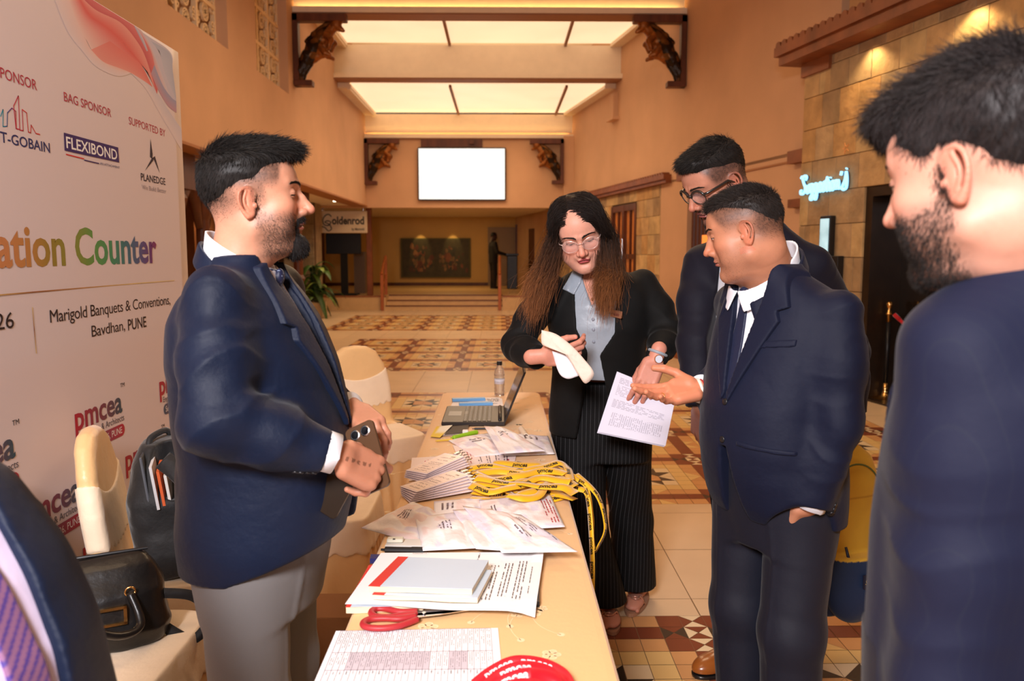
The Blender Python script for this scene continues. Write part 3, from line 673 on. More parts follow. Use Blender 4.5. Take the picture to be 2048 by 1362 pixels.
# small menu screen and box on the stone wall
p0 = onS(1643, 515, -.03)
t = thing('menu_screen', 'small upright screen with black frame on the stone wall behind the two suited men', 'screen', tuple(p0)); t.rotation_euler = (0, 0, math.atan2(dS.y, dS.x))
q = onS(1668, 431, -.03); wv = (Vector((q.x, q.y, 0))-Vector((p0.x, p0.y, 0))).length
g = MB(); g.box((0, -.04, 0), (wv, .025, q.z-p0.z), bev=.006); g.build('screen_frame', BLACK, t)
g = MB(); g.box((.02, -.046, .03), (wv-.02, -.041, q.z-p0.z-.03)); g.build('screen_panel', mat('menu_blue', (.42, .68, .78), .3, emit=.75, var=.3, vscale=6), t)
p0 = onS(1650, 590, -.03); g = MB(); g.box((0, -.05, 0), (.27, .025, .42), bev=.005); o = g.build('wall_box', BLACK); o.location = p0; o.rotation_euler = (0, 0, math.atan2(dS.y, dS.x)); tag(o, 'black box on the stone wall below the small upright screen', 'box')
# ---- rope barrier posts
def stanchion(loc, lb):
    t = thing('rope_barrier_post', lb, 'barrier post', loc)
    g = MB(); g.lathe([(.165, 0), (.165, .012), (.15, .02), (.05, .035), (.03, .07), (.024, .1), (.024, .17)], 32); g.build('base', GOLD, t, smooth=True)
    g = MB(); g.lathe([(.021, .16), (.021, .80)], 20); g.build('pole', BLACK, t, smooth=True)
    g = MB(); g.lathe([(.024, .79), (.024, .86), (.036, .865), (.036, .875), (.024, .885), (.022, .905), (.014, .915), (.030, .945), (.034, .965), (.026, .985), (.01, .998), (.001, 1.0)], 20); g.build('finial', GOLD, t, smooth=True)
    return t
sp = atZ(1769, 799, 0); stanchion((sp.x, sp.y, 0), 'gold and black rope barrier post in front of the dark entrance')
s2 = (sp.x+.62, sp.y-.95); stanchion((s2[0], s2[1], 0), 'gold and black rope barrier post hidden behind the man in the right foreground')
c = np.linspace(0, 1, 20); P = np.c_[sp.x+.035+(.55)*c, sp.y-.055+(-.845)*c, .86-.9*c*(1-c)*1.0]
g = MB(); g.tube(P, .017, 10); g.cyl(P[0]-[.01, 0, -.01], P[1], .021, n=10, c=(1, 1, 1)); tag(g.build('barrier_rope', mat('red_velvet', lin(200, 22, 30), .7, sheen=.5), smooth=True), 'red velvet rope hanging between the barrier posts', 'rope')
# ---- far end: painting, handrails, pillar, sign, monitor, plants, person
t = thing('wall_painting', 'wide dark abstract painting on the far terrace wall', 'painting', (-2.17, 26.97, 1.30))
g = MB(); g.box((-1.17, -.05, -.66), (1.17, 0.03, .66)); g.build('frame', mat('olive_board', lin(92, 84, 46), .7), t)
random.seed(5); g = MB(); g.box((-1.12, -.056, -.62), (1.12, -.051, .62), lin(70, 60, 38))
for k in range(110):
    s = random.choice((-1, 1)); x, z = s*.5+random.gauss(0, .17), random.gauss(-.05, .22); z = max(-.42, min(.4, z)); r = random.uniform(.03, .09)
    cc = random.choice([lin(120, 68, 44), lin(98, 54, 38), lin(136, 92, 58), lin(78, 50, 36), lin(112, 84, 54), lin(60, 54, 40)])
    g.poly([(x+r*random.uniform(.6, 1.2)*math.cos(a), -.058-k*.00004, z+r*1.5*random.uniform(.6, 1.2)*math.sin(a)) for a in np.linspace(0, 2*math.pi, 8)[:-1]], 0, cc)
g.build('painted_canvas', mat('painted_canvas', (1, 1, 1), .6, attr=True, var=.2, vscale=9), t)
for k, px in enumerate((840, 905)):
    p = atY(px, 488, 26.7); spot('picture_light', (p.x, 26.55, 2.55), (p.x, 26.98, 1.55), 28, (1, .72, .3), 42, .02)
def rail(x, lb):
    t = thing('stair_handrail', lb, 'handrail', (x, 20.42, 0)); m = mat('rail_wood', lin(176, 98, 52), .4, var=.15)
    for (y, zb, zt) in ((0.03, 0, .98), (.72, .37, 1.36)): g = MB(); g.box((-.04, y-.03, zb), (.04, y+.03, zt), bev=.008); g.build('post', m, t)
    g = MB(); g.tube([(0, -.02, .93), (0, .05, 1.0), (0, .72, 1.36), (0, .80, 1.38)], .035, 10); g.build('rail', m, t)
    g = MB(); g.tube([(0, .05, .55), (0, .72, .9)], .02, 8); g.build('lower_rail', m, t)
rail(-3.03, 'wooden handrail on the left side of the terrace steps'); rail(-.02, 'wooden handrail on the right side of the terrace steps')
g = MB(); g.box((-3.46, 20.75, .37), (-3.32, 20.9, 2.66), bev=.01); struct(g.build('trim_15', REDWOOD))
a, b = atY(639, 466, 20.3), atY(734, 422, 20.3)
t = thing('hanging_sign', 'white name sign hung from the soffit above the black monitor', 'sign', (a.x, 20.3, a.z)); W_, H_ = b.x-a.x, b.z-a.z
g = MB(); g.box((0, -.03, 0), (W_, .03, H_), bev=.01); g.build('sign_board', mat('sign_white', lin(226, 206, 176), .5), t)
Mt = lambda x, z, o=-.033: basis((x, o, z), (1, 0, 0), (0, 0, 1))
g = MB(); put_text(g, 'oldenrod', Mt(W_*.27, H_*.40), w=W_*.67, h=.27, bold=.03); put_text(g, 'by Marigold', Mt(W_*.68, H_*.12), w=W_*.26, h=.09, bold=.02)
Gc = cursive([(.9, .8), (.7, 1.0), (.35, .9), (.1, .5), (.2, .1), (.6, .0), (.85, .3), (.55, .42), (.3, .3), (.7, .1), (.9, -.3), (.6, -.5), (.3, -.2), (0, -.1)], 6)
g.tube(np.c_[W_*.06+Gc[:, 0]*W_*.22, np.full(len(Gc), -.035), H_*.34+Gc[:, 1]*H_*.5], .012, 6); g.build('sign_lettering', mat('ink_black', (.02, .018, .016), .5), t)
for x in (.1, W_-.1):
    g = MB(); g.cyl((x, 0, H_), (x, 0, 2.66-a.z), .012); g.build('hanger', STEEL, t)
a, b = atY(653, 508, 20.9), atY(722, 467, 20.9)
t = thing('monitor_stand', 'large black monitor on a floor stand below the white name sign', 'monitor', ((a.x+b.x)/2, 20.9, .37)); hw = (b.x-a.x)/2
g = MB(); g.box((-hw, -.05, a.z-.37), (hw, .03, b.z-.37), bev=.012); g.build('monitor', BLACK, t)
g = MB(); g.box((-.09, -.04, .03), (.09, .04, a.z-.3)); g.build('pole', BLK_M, t)
g = MB(); g.box((-.35, -.25, 0), (.35, .25, .04), bev=.01); g.build('base', BLK_M, t)
# dark counter cabinets and piers in the left recess
g = MB(); g.box((-5.25, 20.7, .37), (-4.75, 21.2, 1.45)); tag(g.build('tall_cabinet', BLK_M), 'black cabinet on the terrace left of the monitor stand', 'cabinet')
g = MB(); g.box((-4.0, 21.9, .37), (-3.7, 22.3, 1.5)); tag(g.build('grey_panel', mat('grey_panel', lin(120, 100, 84), .6)), 'grey upright panel on the terrace beside the monitor pole', 'panel')
stones('wall_left_pier', basis((-5.05, 18.7, 0), (1, 0, 0), (0, 1, 0), (0, 0, 1)), 0, .72, rowsR, pal=[lin(150, 128, 100), lin(138, 116, 90), lin(160, 138, 108)])
g = MB(); g.box((-5.05, 18.9, 0), (-4.33, 19.5, ZS), lin(150, 128, 100)); struct(g.build('wall_left_pier', STONE))
random.seed(8)
for k, (x, y) in enumerate([(-3.62, 8.3), (-3.75, 9.3), (-3.9, 10.6), (-4.0, 12.2), (-3.9, 15.5)]):
    t = thing('carved_pillar', ['carved dark wooden pillar %s' % q for q in ('right beside the white backdrop edge', 'second behind the white backdrop edge', 'third behind the white backdrop edge', 'fourth behind the white backdrop edge', 'farthest back behind the bearded man')][k], 'pillar', (x, y, 0), group='carved wooden pillars')
    t['kind'] = 'structure'; t.name = 'trim_pillar'
    g = MB(); g.box((-.16, -.16, 0), (.16, .16, .3)); g.lathe([(.12, .3), (.15, .36), (.10, .42), (.09, .9), (.13, .98), (.09, 1.05), (.085, 1.9), (.12, 1.98), (.16, 2.1), (.12, 2.2)], 16); g.box((-.2, -.2, 2.2), (.2, .2, ZS-.0)); g.build('shaft', DARKWOOD, t)
    g = MB(); 
    for s in (-1, 1): g.tube([(0, s*.12, 1.8), (0, s*.25, 2.15), (0, s*.5, 2.35), (0, s*.62, 2.55)], [.05, .08, .07, .05], 8)
    g.build('brace', DARKWOOD, t, smooth=True)
g = MB()
for k in range(6): g.box((-5.2, 7.5+k*1.9, 0), (-5.0, 8.5+k*1.9, ZS), c=(1, 1, 1))
struct(g.build('trim_16', mat('brown_panel', lin(120, 74, 42), .6, var=.3, vscale=2)))
for (x, y) in ((-4.6, 9.5), (-4.6, 13.5)): spot('recess_light', (x, y, 2.6), (x, y, 0), 70, (1, .62, .3), 110)
# potted plants
LEAF = mat('leaf_green', (1, 1, 1), .45, attr=True, var=.3, vscale=20)
def plant(name, loc, h, n, lb, hang=False, seed=1, sc=1.0):
    r = random.Random(seed); t = thing(name, lb, 'plant', loc)
    g = MB(); g.box((-.22, -.22, 0), (.22, .22, .36), bev=.02); g.build('planter', mat('planter_stone', lin(206, 176, 134), .6), t)
    g = MB(); s = MB()
    for k in range(n):
        a = r.uniform(0, 6.28); l = r.uniform(.35, .8)*sc; z0 = .36+r.random()*h*.75; tilt = r.uniform(.1, 1.2); base = Vector((r.uniform(-.1, .1), r.uniform(-.1, .1), z0*(.6 if r.random() < .3 else 1)))
        dx = Vector((math.cos(a), math.sin(a), 0)); side = Vector((-math.sin(a), math.cos(a), 0)); m_ = 7; w = r.uniform(.05, .10)*sc; pts = []
        for i in range(m_):
            u = i/(m_-1); c_ = base+dx*(l*u*.8)+Vector((0, 0, 1))*(l*(u*math.cos(tilt)*1.0-u*u*(.9+.5*tilt))); ww = w*math.sin(math.pi*min(1, u*.93+.07))**.8
            pts.append([c_-side*ww+Vector((0, 0, .01)), c_, c_+side*ww+Vector((0, 0, .01))])
        g.sheet(np.array([[tuple(q) for q in row] for row in pts]), .003, np.array(r.choice([lin(80, 110, 40), lin(56, 88, 34), lin(120, 140, 60), lin(40, 66, 28)])))
        s.tube([(0, 0, .3), tuple(base*.7+Vector((0, 0, .05))), tuple(base)], .012, 5)
    g.build('foliage', LEAF, t, smooth=True); s.build('stem', mat('stem_green', lin(70, 80, 36), .6), t); return t
pp = atZ(648, 622, 0); plant('potted_plant', (pp.x+.25, 18.3, .0), 1.05, 46, 'leafy green potted plant beside the stone pier at the far left', seed=3)
pp = MR@Vector((6.2, -.35, 0)); plant('potted_plant', (pp.x, pp.y, 0), .35, 16, 'low green potted plant against the far right wall', seed=4, sc=.6)
# ================================================================== PRINTED BACKDROP (stands parallel to the hall, left)
BX = -1.38
bd = thing('event_backdrop', 'tall white printed event backdrop with sponsor logos and large rainbow words', 'backdrop', (0, 0, 0))
PRINT = mat('backdrop_print', (1, 1, 1), .5, attr=True)
e1, e2 = atX(343, 100, BX), atX(386, 520, BX); YE = (e1.y+e2.y)/2; ZT = atX(190, 2, BX).z
BASEC = lin(232, 218, 222)
g = MB(); gy = np.linspace(-.8, YE, 60); gz = np.linspace(.0, ZT, 30)
G = np.array([[(BX+.0006*math.sin(y*5+z*7)*math.sin(z*3), y, z) for z in gz] for y in gy])
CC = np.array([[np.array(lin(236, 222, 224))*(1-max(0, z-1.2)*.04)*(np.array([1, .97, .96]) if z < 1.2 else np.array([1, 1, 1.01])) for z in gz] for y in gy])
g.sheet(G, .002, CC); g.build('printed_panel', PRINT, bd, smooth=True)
g = MB(); 
for a, b in (((BX-.03, -.8, 0), (BX-.006, -.76, ZT-.005)), ((BX-.03, YE-.04, 0), (BX-.006, YE-.005, ZT-.005)), ((BX-.03, -.8, ZT-.045), (BX-.006, YE-.005, ZT-.005)), ((BX-.03, -.8, .0), (BX-.006, YE-.005, .04)), ((BX-.5, 3.0, 0), (BX-.006, 3.03, .03)), ((BX-.5, .5, 0), (BX-.006, .53, .03))): g.box(a, b)
g.build('frame', mat('timber_frame', lin(150, 110, 70), .7), bd)
LAY = [.0]
def lay(): LAY[0] += .000005; return BX+.0017+LAY[0]
def bpt(x, y, X=None): return atX(x, y, BX)
def bt(mb, s, p0, p1, cap, c, bold=0.0, suffix=None, cfun=None, shear=0, space=1.0):
    X = lay(); a, b = bpt(*p0), bpt(*p1); w = b.y-a.y; hh = (bpt(p1[0], p1[1]-cap).z-b.z)/.73
    if suffix:
        def wd(t): V, _ = text_mesh(t, bold, shear, space); return V[:, 0].max()-V[:, 0].min()
        full = w*wd(s)/wd(suffix); a = a+(a-b).normalized()*(full-w); w = full
    d = (b-a).normalized(); up = Vector((0, 0, 1)); up = (up-d*up.dot(d)).normalized(); zc = (a.z+b.z)/2; a.z = zc; d = Vector((0, 1, 0)); up = Vector((0, 0, 1))
    put_text(mb, s, basis((X, a.y, a.z), d, up), w=w, h=hh, c=c, bold=bold, cfun=cfun, shear=shear, space=space)
def bpoly(mb, pts, c): X = lay(); mb.poly([(X, bpt(*p).y, bpt(*p).z) for p in pts], 0, c)
def bline(mb, pts, wpx, c, cols=None):
    X = lay(); P = [bpt(*p) for p in pts]; w = wpx/1593*P[0].y/2
    for i in range(len(P)-1):
        a, b = P[i], P[i+1]; d = (b-a).normalized(); n = Vector((0, -d.z, d.y))*w; a = a-d*w*.5; b = b+d*w*.5
        cc = c if cols is None else [cols[i], cols[i+1], cols[i+1], cols[i]]
        mb.add([(X, (a+n).y, (a+n).z), (X, (b+n).y, (b+n).z), (X, (b-n).y, (b-n).z), (X, (a-n).y, (a-n).z)], [(0, 1, 2, 3)[::-1]], cc)
def swoosh(mb, A, B, ca, cb, n=40, m=10, base=BASEC, fade=None):
    X = lay(); A = cursive(A, 6); B = cursive(B, 6)
    def rs(P): s = np.r_[0, np.cumsum(np.linalg.norm(np.diff(P, axis=0), axis=1))]; t = np.linspace(0, s[-1], n); return np.c_[np.interp(t, s, P[:, 0]), np.interp(t, s, P[:, 1])]
    A, B = rs(A), rs(B); V = []; C = []
    for i in range(n):
        for j in range(m):
            u = j/(m-1); p = A[i]*(1-u)+B[i]*u; q = bpt(*p); V.append((X, min(q.y, YE-.002), min(q.z, ZT-.002))); f = 1 if fade is None else np.interp(i/(n-1), [0, 1], fade)
            c = (np.array(ca)*(1-u)+np.array(cb)*u); C.append(c*f+np.array(base)*(1-f))
    mb.add(V, [(i*m+j, (i+1)*m+j, (i+1)*m+j+1, i*m+j+1) for i in range(n-1) for j in range(m-1)], np.array(C))
k = 1/2.923
S = lambda *p: [(a*k, b*k) for a, b in p]
g = MB(); P_ = BASEC
pk, rd, rd2, mv, lv, bl, sal = lin(240, 205, 200), lin(228, 92, 92), lin(206, 82, 96), lin(196, 132, 146), lin(206, 198, 216), lin(186, 190, 210), lin(236, 156, 148)
swoosh(g, S((310, -20), (390, 180), (480, 300), (560, 390), (680, 445), (760, 430)), S((410, -20), (470, 150), (530, 290), (620, 350), (720, 405), (765, 425)), P_, pk)
swoosh(g, S((760, 0), (800, 160), (990, 300), (1005, 420), (1030, 620)), S((540, 0), (700, 180), (800, 260), (880, 440), (960, 590)), lin(204, 200, 220), lv)
swoosh(g, S((760, 425), (850, 520), (930, 660), (1060, 880)), S((770, 380), (900, 520), (980, 640), (1062, 760)), P_, lin(214, 208, 222))
swoosh(g, S((395, -20), (440, 110), (500, 230), (560, 330), (660, 400), (770, 425)), S((455, -20), (520, 90), (620, 160), (700, 230), (760, 300), (840, 380)), pk, rd)
swoosh(g, S((455, -20), (520, 90), (620, 160), (700, 230), (760, 300), (860, 420)), S((470, -20), (560, 60), (700, 130), (790, 230), (850, 340), (915, 550)), rd, sal)
swoosh(g, S((470, -20), (560, 60), (700, 130), (790, 230), (850, 340), (915, 550)), S((560, -15), (640, 50), (740, 110), (830, 210), (890, 330), (920, 520)), rd2, lin(224, 120, 124))
swoosh(g, S((560, -15), (640, 50), (740, 110), (830, 210), (890, 330), (920, 520)), S((600, -15), (700, 60), (780, 130), (860, 230), (920, 370), (990, 560)), lin(214, 140, 146), lv, fade=(1, .6))
swoosh(g, S((530, 290), (600, 360), (700, 400), (760, 425), (850, 480)), S((640, 240), (720, 300), (790, 350), (830, 390), (890, 510)), sal, lin(232, 120, 116))
swoosh(g, S((880, 430), (930, 540), (980, 620), (1030, 660)), S((900, 380), (950, 500), (1000, 570), (1028, 590)), lin(196, 150, 168), lin(156, 160, 196))
swoosh(g, S((930, 300), (960, 420), (1000, 520), (1028, 590)), S((880, 240), (990, 310), (1008, 420), (1026, 560)), lin(196, 198, 218), lin(178, 184, 208))
swoosh(g, S((780, 150), (820, 230), (855, 300)), S((790, 150), (835, 225), (862, 298)), lin(176, 168, 196), lv)
g.build('printed_swirl', PRINT, bd)
CRIM, NAVY_, PUR = lin(186, 40, 72), lin(40, 50, 110), lin(56, 36, 110)
g = MB()
bt(g, 'SPONSOR', S((0, 455))[0], S((213, 528))[0], 21, CRIM, 0.0, suffix='PONSOR')
bt(g, 'BAG SPONSOR', S((372, 590))[0], S((648, 685))[0], 17, CRIM, 0.0)
bt(g, 'SUPPORTED BY', S((752, 730))[0], S((965, 796))[0], 14.5, CRIM, 0.0)
rb = [lin(0, 160, 190), lin(30, 80, 150), lin(120, 40, 130), lin(200, 30, 70), lin(220, 60, 60), lin(230, 70, 60), lin(236, 110, 70)]
bline(g, S((0, 680), (14, 640), (14, 740), (38, 738), (40, 660), (66, 632), (88, 650), (92, 750)), 2.2, rb[0], [rb[0], rb[0], rb[0], rb[1], rb[1], rb[2], rb[3], rb[3]])
bline(g, S((76, 620), (104, 560), (112, 760), (132, 764), (126, 640)), 2.2, rb[3]); bline(g, S((126, 640), (152, 660), (162, 772), (176, 776), (178, 730), (206, 780), (230, 786)), 2.2, rb[4])
bline(g, S((76, 620), (90, 752), (112, 757)), 2.2, rb[3])
bt(g, 'SAINT-GOBAIN', S((0, 830))[0], S((290, 892))[0], 20, NAVY_, .012, suffix='T-GOBAIN')
bpoly(g, S((370, 775), (375, 880), (694, 950), (688, 862)), PUR); bt(g, 'FLEXIBOND', S((386, 868))[0], S((682, 932))[0], 21, (1, 1, 1), .0)
bt(g, 'FLEXIBOND', (386*k+.4, 868*k), (682*k+.4, 932*k), 21, (1, 1, 1), .012)
bline(g, S((383, 902), (488, 928)), 2.2, lin(220, 40, 50)); bline(g, S((490, 936), (576, 956)), 2.2, PUR); bt(g, 'AN ATTACHMENT', S((583, 966))[0], S((697, 982))[0], 4.6, NAVY_)
INK_ = lin(40, 36, 60)
bpoly(g, S((877, 810), (874, 918), (888, 930), (890, 900)), INK_); bpoly(g, S((845, 998), (893, 940), (900, 915), (884, 926)), INK_); bpoly(g, S((893, 925), (903, 912), (932, 1014)), INK_)
bt(g, 'PLANEDGE', S((822, 1055))[0], S((965, 1080))[0], 14, INK_, .01); bt(g, 'We Build Better', S((828, 1106))[0], S((970, 1130))[0], 9, lin(170, 160, 170))
k4 = 1/2.27; S4 = lambda a, b: (a*k4, 400+b*k4)
stops = [(0, lin(210, 140, 90)), (.12, lin(196, 138, 74)), (.22, lin(160, 136, 54)), (.38, lin(140, 150, 66)), (.5, lin(96, 160, 84)), (.62, lin(70, 152, 110)), (.74, lin(66, 120, 140)), (.86, lin(92, 92, 150)), (.94, lin(110, 60, 130)), (1, lin(140, 60, 110))]
xs_ = [s[0] for s in stops]
def rainbow(V):
    t = V[:, 0]/V[:, 0].max(); t = np.clip((t-.36)/.64, 0, 1); return np.stack([np.interp(t, xs_, [s[1][q] for s in stops]) for q in range(3)], 1)
bt(g, 'Registration Counter', S4(-22, 301), S4(712, 283), 62, (0, 0, 0), .022, suffix='ation Counter', cfun=rainbow)
gd = [lin(226, 186, 110), lin(160, 96, 50), lin(200, 150, 96), lin(236, 208, 140), lin(240, 216, 170)]
bline(g, [S4(-60, 436), S4(150, 418), S4(400, 397), S4(640, 377), S4(790, 365)], 2.6, gd[0], gd)
bline(g, [S4(144, 488), S4(153, 590), S4(162, 695)], 2.4, gd[0], [gd[3], gd[1], gd[3]])
BK = lin(44, 34, 40)
bt(g, '2026', S4(-20, 592), S4(62, 585), 34, BK, 0.0, suffix='26')
bt(g, 'Marigold Banquets & Conventions,', S4(226, 553), S4(772, 476), 20, BK, 0.0, space=.94)
bt(g, 'Bavdhan,', S4(415, 620), S4(566, 592), 22, BK, 0.0, space=.94); bt(g, 'PUNE', S4(580, 592), S4(663, 575), 22, BK, .012)
g.build('printed_words', PRINT, bd)
g = MB(); g2 = MB()
def grad2(a, b, c3=None):
    def f(V):
        t = V[:, :1]/max(V[:, 0].max(), 1e-6); return np.array(a)*(1-t)+np.array(b)*t
    return f
def pill(mb, y0, z0, w, h, ca, cb):
    X = lay(); n = 8; r = h/2; pts = [(y0+w-r+r*math.sin(t), z0+r+r*math.cos(t)) for t in np.linspace(0, math.pi, n)]+[(y0+r-r*math.sin(t), z0+r-r*math.cos(t)) for t in np.linspace(0, math.pi, n)]
    cen = (y0+w/2, z0+r); P = [cen]+pts; C = [np.array(ca)*(1-(p[0]-y0)/w)+np.array(cb)*((p[0]-y0)/w) for p in P]
    mb.add([(X, p[0], p[1]) for p in P], [(0, i+1, (i+1) % len(pts)+1) for i in range(len(pts))], np.array(C))
L1 = .322
for r, z in enumerate((.905, .68, .455, .23)):
    for c in range(-3, 6):
        y0 = 2.555+(.325 if r % 2 else 0)-.643*2+c*.643 - (.643 if False else 0)
        if y0 < -.7 or y0+L1 > YE+.35: continue
        def T(mb, s, yy, zz, w=None, h=None, **kw): put_text(mb, s, basis((lay(), yy, zz), (0, 1, 0), (0, 0, 1)), w=w, h=h, **kw)
        if y0+L1 > YE:
            n_ = 'pmcea'[:max(1, int(5*(YE-y0)/L1))]; 
            T(g2, n_, y0, z, w=L1*len(n_)/5.2, h=.115, bold=.02, cfun=grad2(lin(176, 24, 60), lin(90, 40, 90))); continue
        T(g2, 'pmcea', y0, z, w=L1, h=.115, bold=.022, cfun=grad2(lin(186, 22, 56), lin(30, 80, 100))); T(g2, 'TM', y0+L1-.005, z+.088, w=.032, h=.022, c=BK)
        T(g2, 'Engineers & Architects', y0+.03, z-.034, w=L1-.02, h=.033, c=lin(90, 84, 96)); pill(g2, y0+.03, z-.088, L1-.02, .044, lin(60, 90, 120), lin(190, 30, 60))
        T(g2, 'Summit 2026, PUNE', y0+.05, z-.077, w=L1-.06, h=.034, c=(.9, .86, .86))
g2.build('printed_logo', PRINT, bd)
# ================================================================== TABLE
TZ = .75; TX0, TX1, TY0, TY1 = -.305, .205, .42, 4.14
CLOTH = mat('table_cloth', (1, 1, 1), .55, attr=True, sheen=.3, weave=.25, wscale=700, bump=.1, bscale=30)
tb = thing('banquet_table', 'long narrow table under a peach flowered cloth with papers and badges on it', 'table', (-.05, 2.28, 0))
CC0 = lin(238, 190, 132); g = MB(); to = lambda x, y, z: (x+.05, y-2.28, z)
def rr(x0, x1, y0, y1, r, n=6):
    o = []
    for cx, cy, a0 in ((x1-r, y1-r, 0), (x0+r, y1-r, 1), (x0+r, y0+r, 2), (x1-r, y0+r, 3)):
        for k in range(n+1): a = (a0+k/n)*math.pi/2; o.append((cx+r*math.cos(a), cy+r*math.sin(a)))
    return o
def resample(P, step):
    P = np.array(P+[P[0]]); s = np.r_[0, np.cumsum(np.linalg.norm(np.diff(P, axis=0), axis=1))]; t = np.linspace(0, s[-1], int(s[-1]/step)+1)[:-1]
    return np.c_[np.interp(t, s, P[:, 0]), np.interp(t, s, P[:, 1])], t
R0, tt = resample(rr(TX0, TX1, TY0, TY1, .05), .02); n = len(R0); cen = np.array([(TX0+TX1)/2, (TY0+TY1)/2])
nx_ = np.roll(R0, -1, 0)-np.roll(R0, 1, 0); nx_ = np.c_[nx_[:, 1], -nx_[:, 0]]; nx_ /= np.linalg.norm(nx_, axis=1, keepdims=True)
rings = []
for (off, z) in ((-.02, TZ), (-.006, TZ-.001), (0, TZ-.007), (.003, TZ-.03), (.006, .6), (.014, .4), (.022, .2), (.03, .012)):
    w = max(0, (.72-z)); f = off+.018*w*np.sin(tt*38+np.sin(tt*7)*1.5)*1.0
    Q = R0+nx_*f[:, None]; rings.append([to(q[0], q[1], z) for q in Q])
V = [p for r in rings for p in r]; Fc = [tuple(range(n))]+[(i*n+k, (i+1)*n+k, (i+1)*n+(k+1) % n, i*n+(k+1) % n) for i in range(len(rings)-1) for k in range(n)]
g.add(V, Fc, CC0)
random.seed(21); FL = lin(250, 218, 172)
for k in range(130):
    x, y = random.uniform(TX0+.05, TX1-.05), random.uniform(.9, TY1-.1); s = random.uniform(.010, .017); a0 = random.random()*6; zz = TZ+.0005
    pts = []
    for p in range(5):
        a = a0+p*1.2566; cx, cy = x+s*.75*math.cos(a), y+s*.75*math.sin(a)
        ro = [(cx+s*.55*math.cos(t), cy+s*.55*math.sin(t)) for t in np.linspace(0, 6.283, 9)[:-1]]; ri = [(cx+s*.34*math.cos(t), cy+s*.34*math.sin(t)) for t in np.linspace(0, 6.283, 9)[:-1]]
        g.add([to(q[0], q[1], zz) for q in ro+ri], [(i, (i+1) % 8, 8+(i+1) % 8, 8+i) for i in range(8)], FL)
        g.add([to(q[0], q[1], zz) for q in ri], [tuple(range(8))], CC0*.45+FL*.55)
    if k % 2:
        a = random.random()*6; P = [(x+d*math.cos(a+d*6), y+d*math.sin(a+d*6)) for d in np.linspace(.02, .11, 7)]
        for p, q in zip(P[:-1], P[1:]):
            dx, dy = q[0]-p[0], q[1]-p[1]; L = math.hypot(dx, dy); ox, oy = -dy/L*.0008, dx/L*.0008
            g.add([to(p[0]+ox, p[1]+oy, zz), to(p[0]-ox, p[1]-oy, zz), to(q[0]-ox, q[1]-oy, zz), to(q[0]+ox, q[1]+oy, zz)], [(0, 1, 2, 3)], FL)
        x2, y2 = P[-1]; g.add([to(x2+.008*math.cos(t), y2+.008*math.sin(t), zz) for t in np.linspace(0, 6.283, 8)[:-1]], [tuple(range(7))], FL)
g.build('table_cloth', CLOTH, tb, smooth=False)
g = MB()
g.box(to(TX0+.01, TY0+.01, TZ-.025), to(TX1-.01, TY1-.01, TZ-.002)); g.build('tabletop', mat('ply', lin(160, 120, 80)), tb)
for x in (TX0+.06, TX1-.06):
    for y in (TY0+.2, TY1-.2): g = MB(); g.cyl(to(x, y, 0), to(x, y, TZ-.02), .015); g.build('leg', STEEL, tb)
# ------------------------------------------------------------------ papers
PAPER = mat('paper', (1, 1, 1), .6, attr=True, bump=.05, bscale=20)
WHT, INK, PINKW = lin(244, 240, 244), lin(70, 62, 70), lin(240, 222, 216)
def quad_frame(px, z):
    """four pixel corners (tl, tr, br, bl) on the plane z -> function (u,v)->point"""
    P = [np.array(atZ(x, y, z)) for x, y in px]
    return lambda u, v: P[0]*(1-u)*(1-v)+P[1]*u*(1-v)+P[2]*u*v+P[3]*(1-u)*v
def greek(mb, Q, u0, u1, v0, v1, rows, c=INK, vert=False, dens=.75, th=.45, dz=.0013, rnd=random):
    """unreadable small print: rows of short dashes"""
    for r in range(rows):
        a = (r+.25)/rows; b = a+th/rows; x = 0
        while x < 1:
            l = rnd.uniform(.03, .12); e = min(1, x+l)
            if rnd.random() < dens:
                f = (lambda s, t: Q(u0+(u1-u0)*t, v0+(v1-v0)*s)) if vert else (lambda s, t: Q(u0+(u1-u0)*s, v0+(v1-v0)*t))
                V = [f(x, a), f(e, a), f(e, b), f(x, b)]; mb.add([p+[0, 0, dz] for p in V], [(0, 1, 2, 3) if not vert else (0, 1, 2, 3)], c)
            x = e+.02
def rectq(mb, Q, u0, u1, v0, v1, c, dz=.0010): mb.add([Q(u0, v0)+[0, 0, dz], Q(u1, v0)+[0, 0, dz], Q(u1, v1)+[0, 0, dz], Q(u0, v1)+[0, 0, dz]], [(0, 1, 2, 3)], c)
def sheet_from(mb, Q, n=10, m=8, th=.0006, c=WHT, curl=None):
    G = np.array([[Q(i/n, j/m)+(np.array([0, 0, curl(i/n, j/m)]) if curl else 0) for j in range(m+1)] for i in range(n+1)]); mb.sheet(G, th, c)
def local(mb, name, m, label, cat, group=None, smooth=False):
    """build as a top-level mesh with its origin at its own base"""
    V = np.vstack(mb.V); o0 = np.array([V[:, 0].mean(), V[:, 1].mean(), V[:, 2].min()]); mb.V = [v-o0 for v in mb.V]
    o = mb.build(name, m, smooth=smooth); o.location = o0; return tag(o, label, cat, group)
random.seed(31)
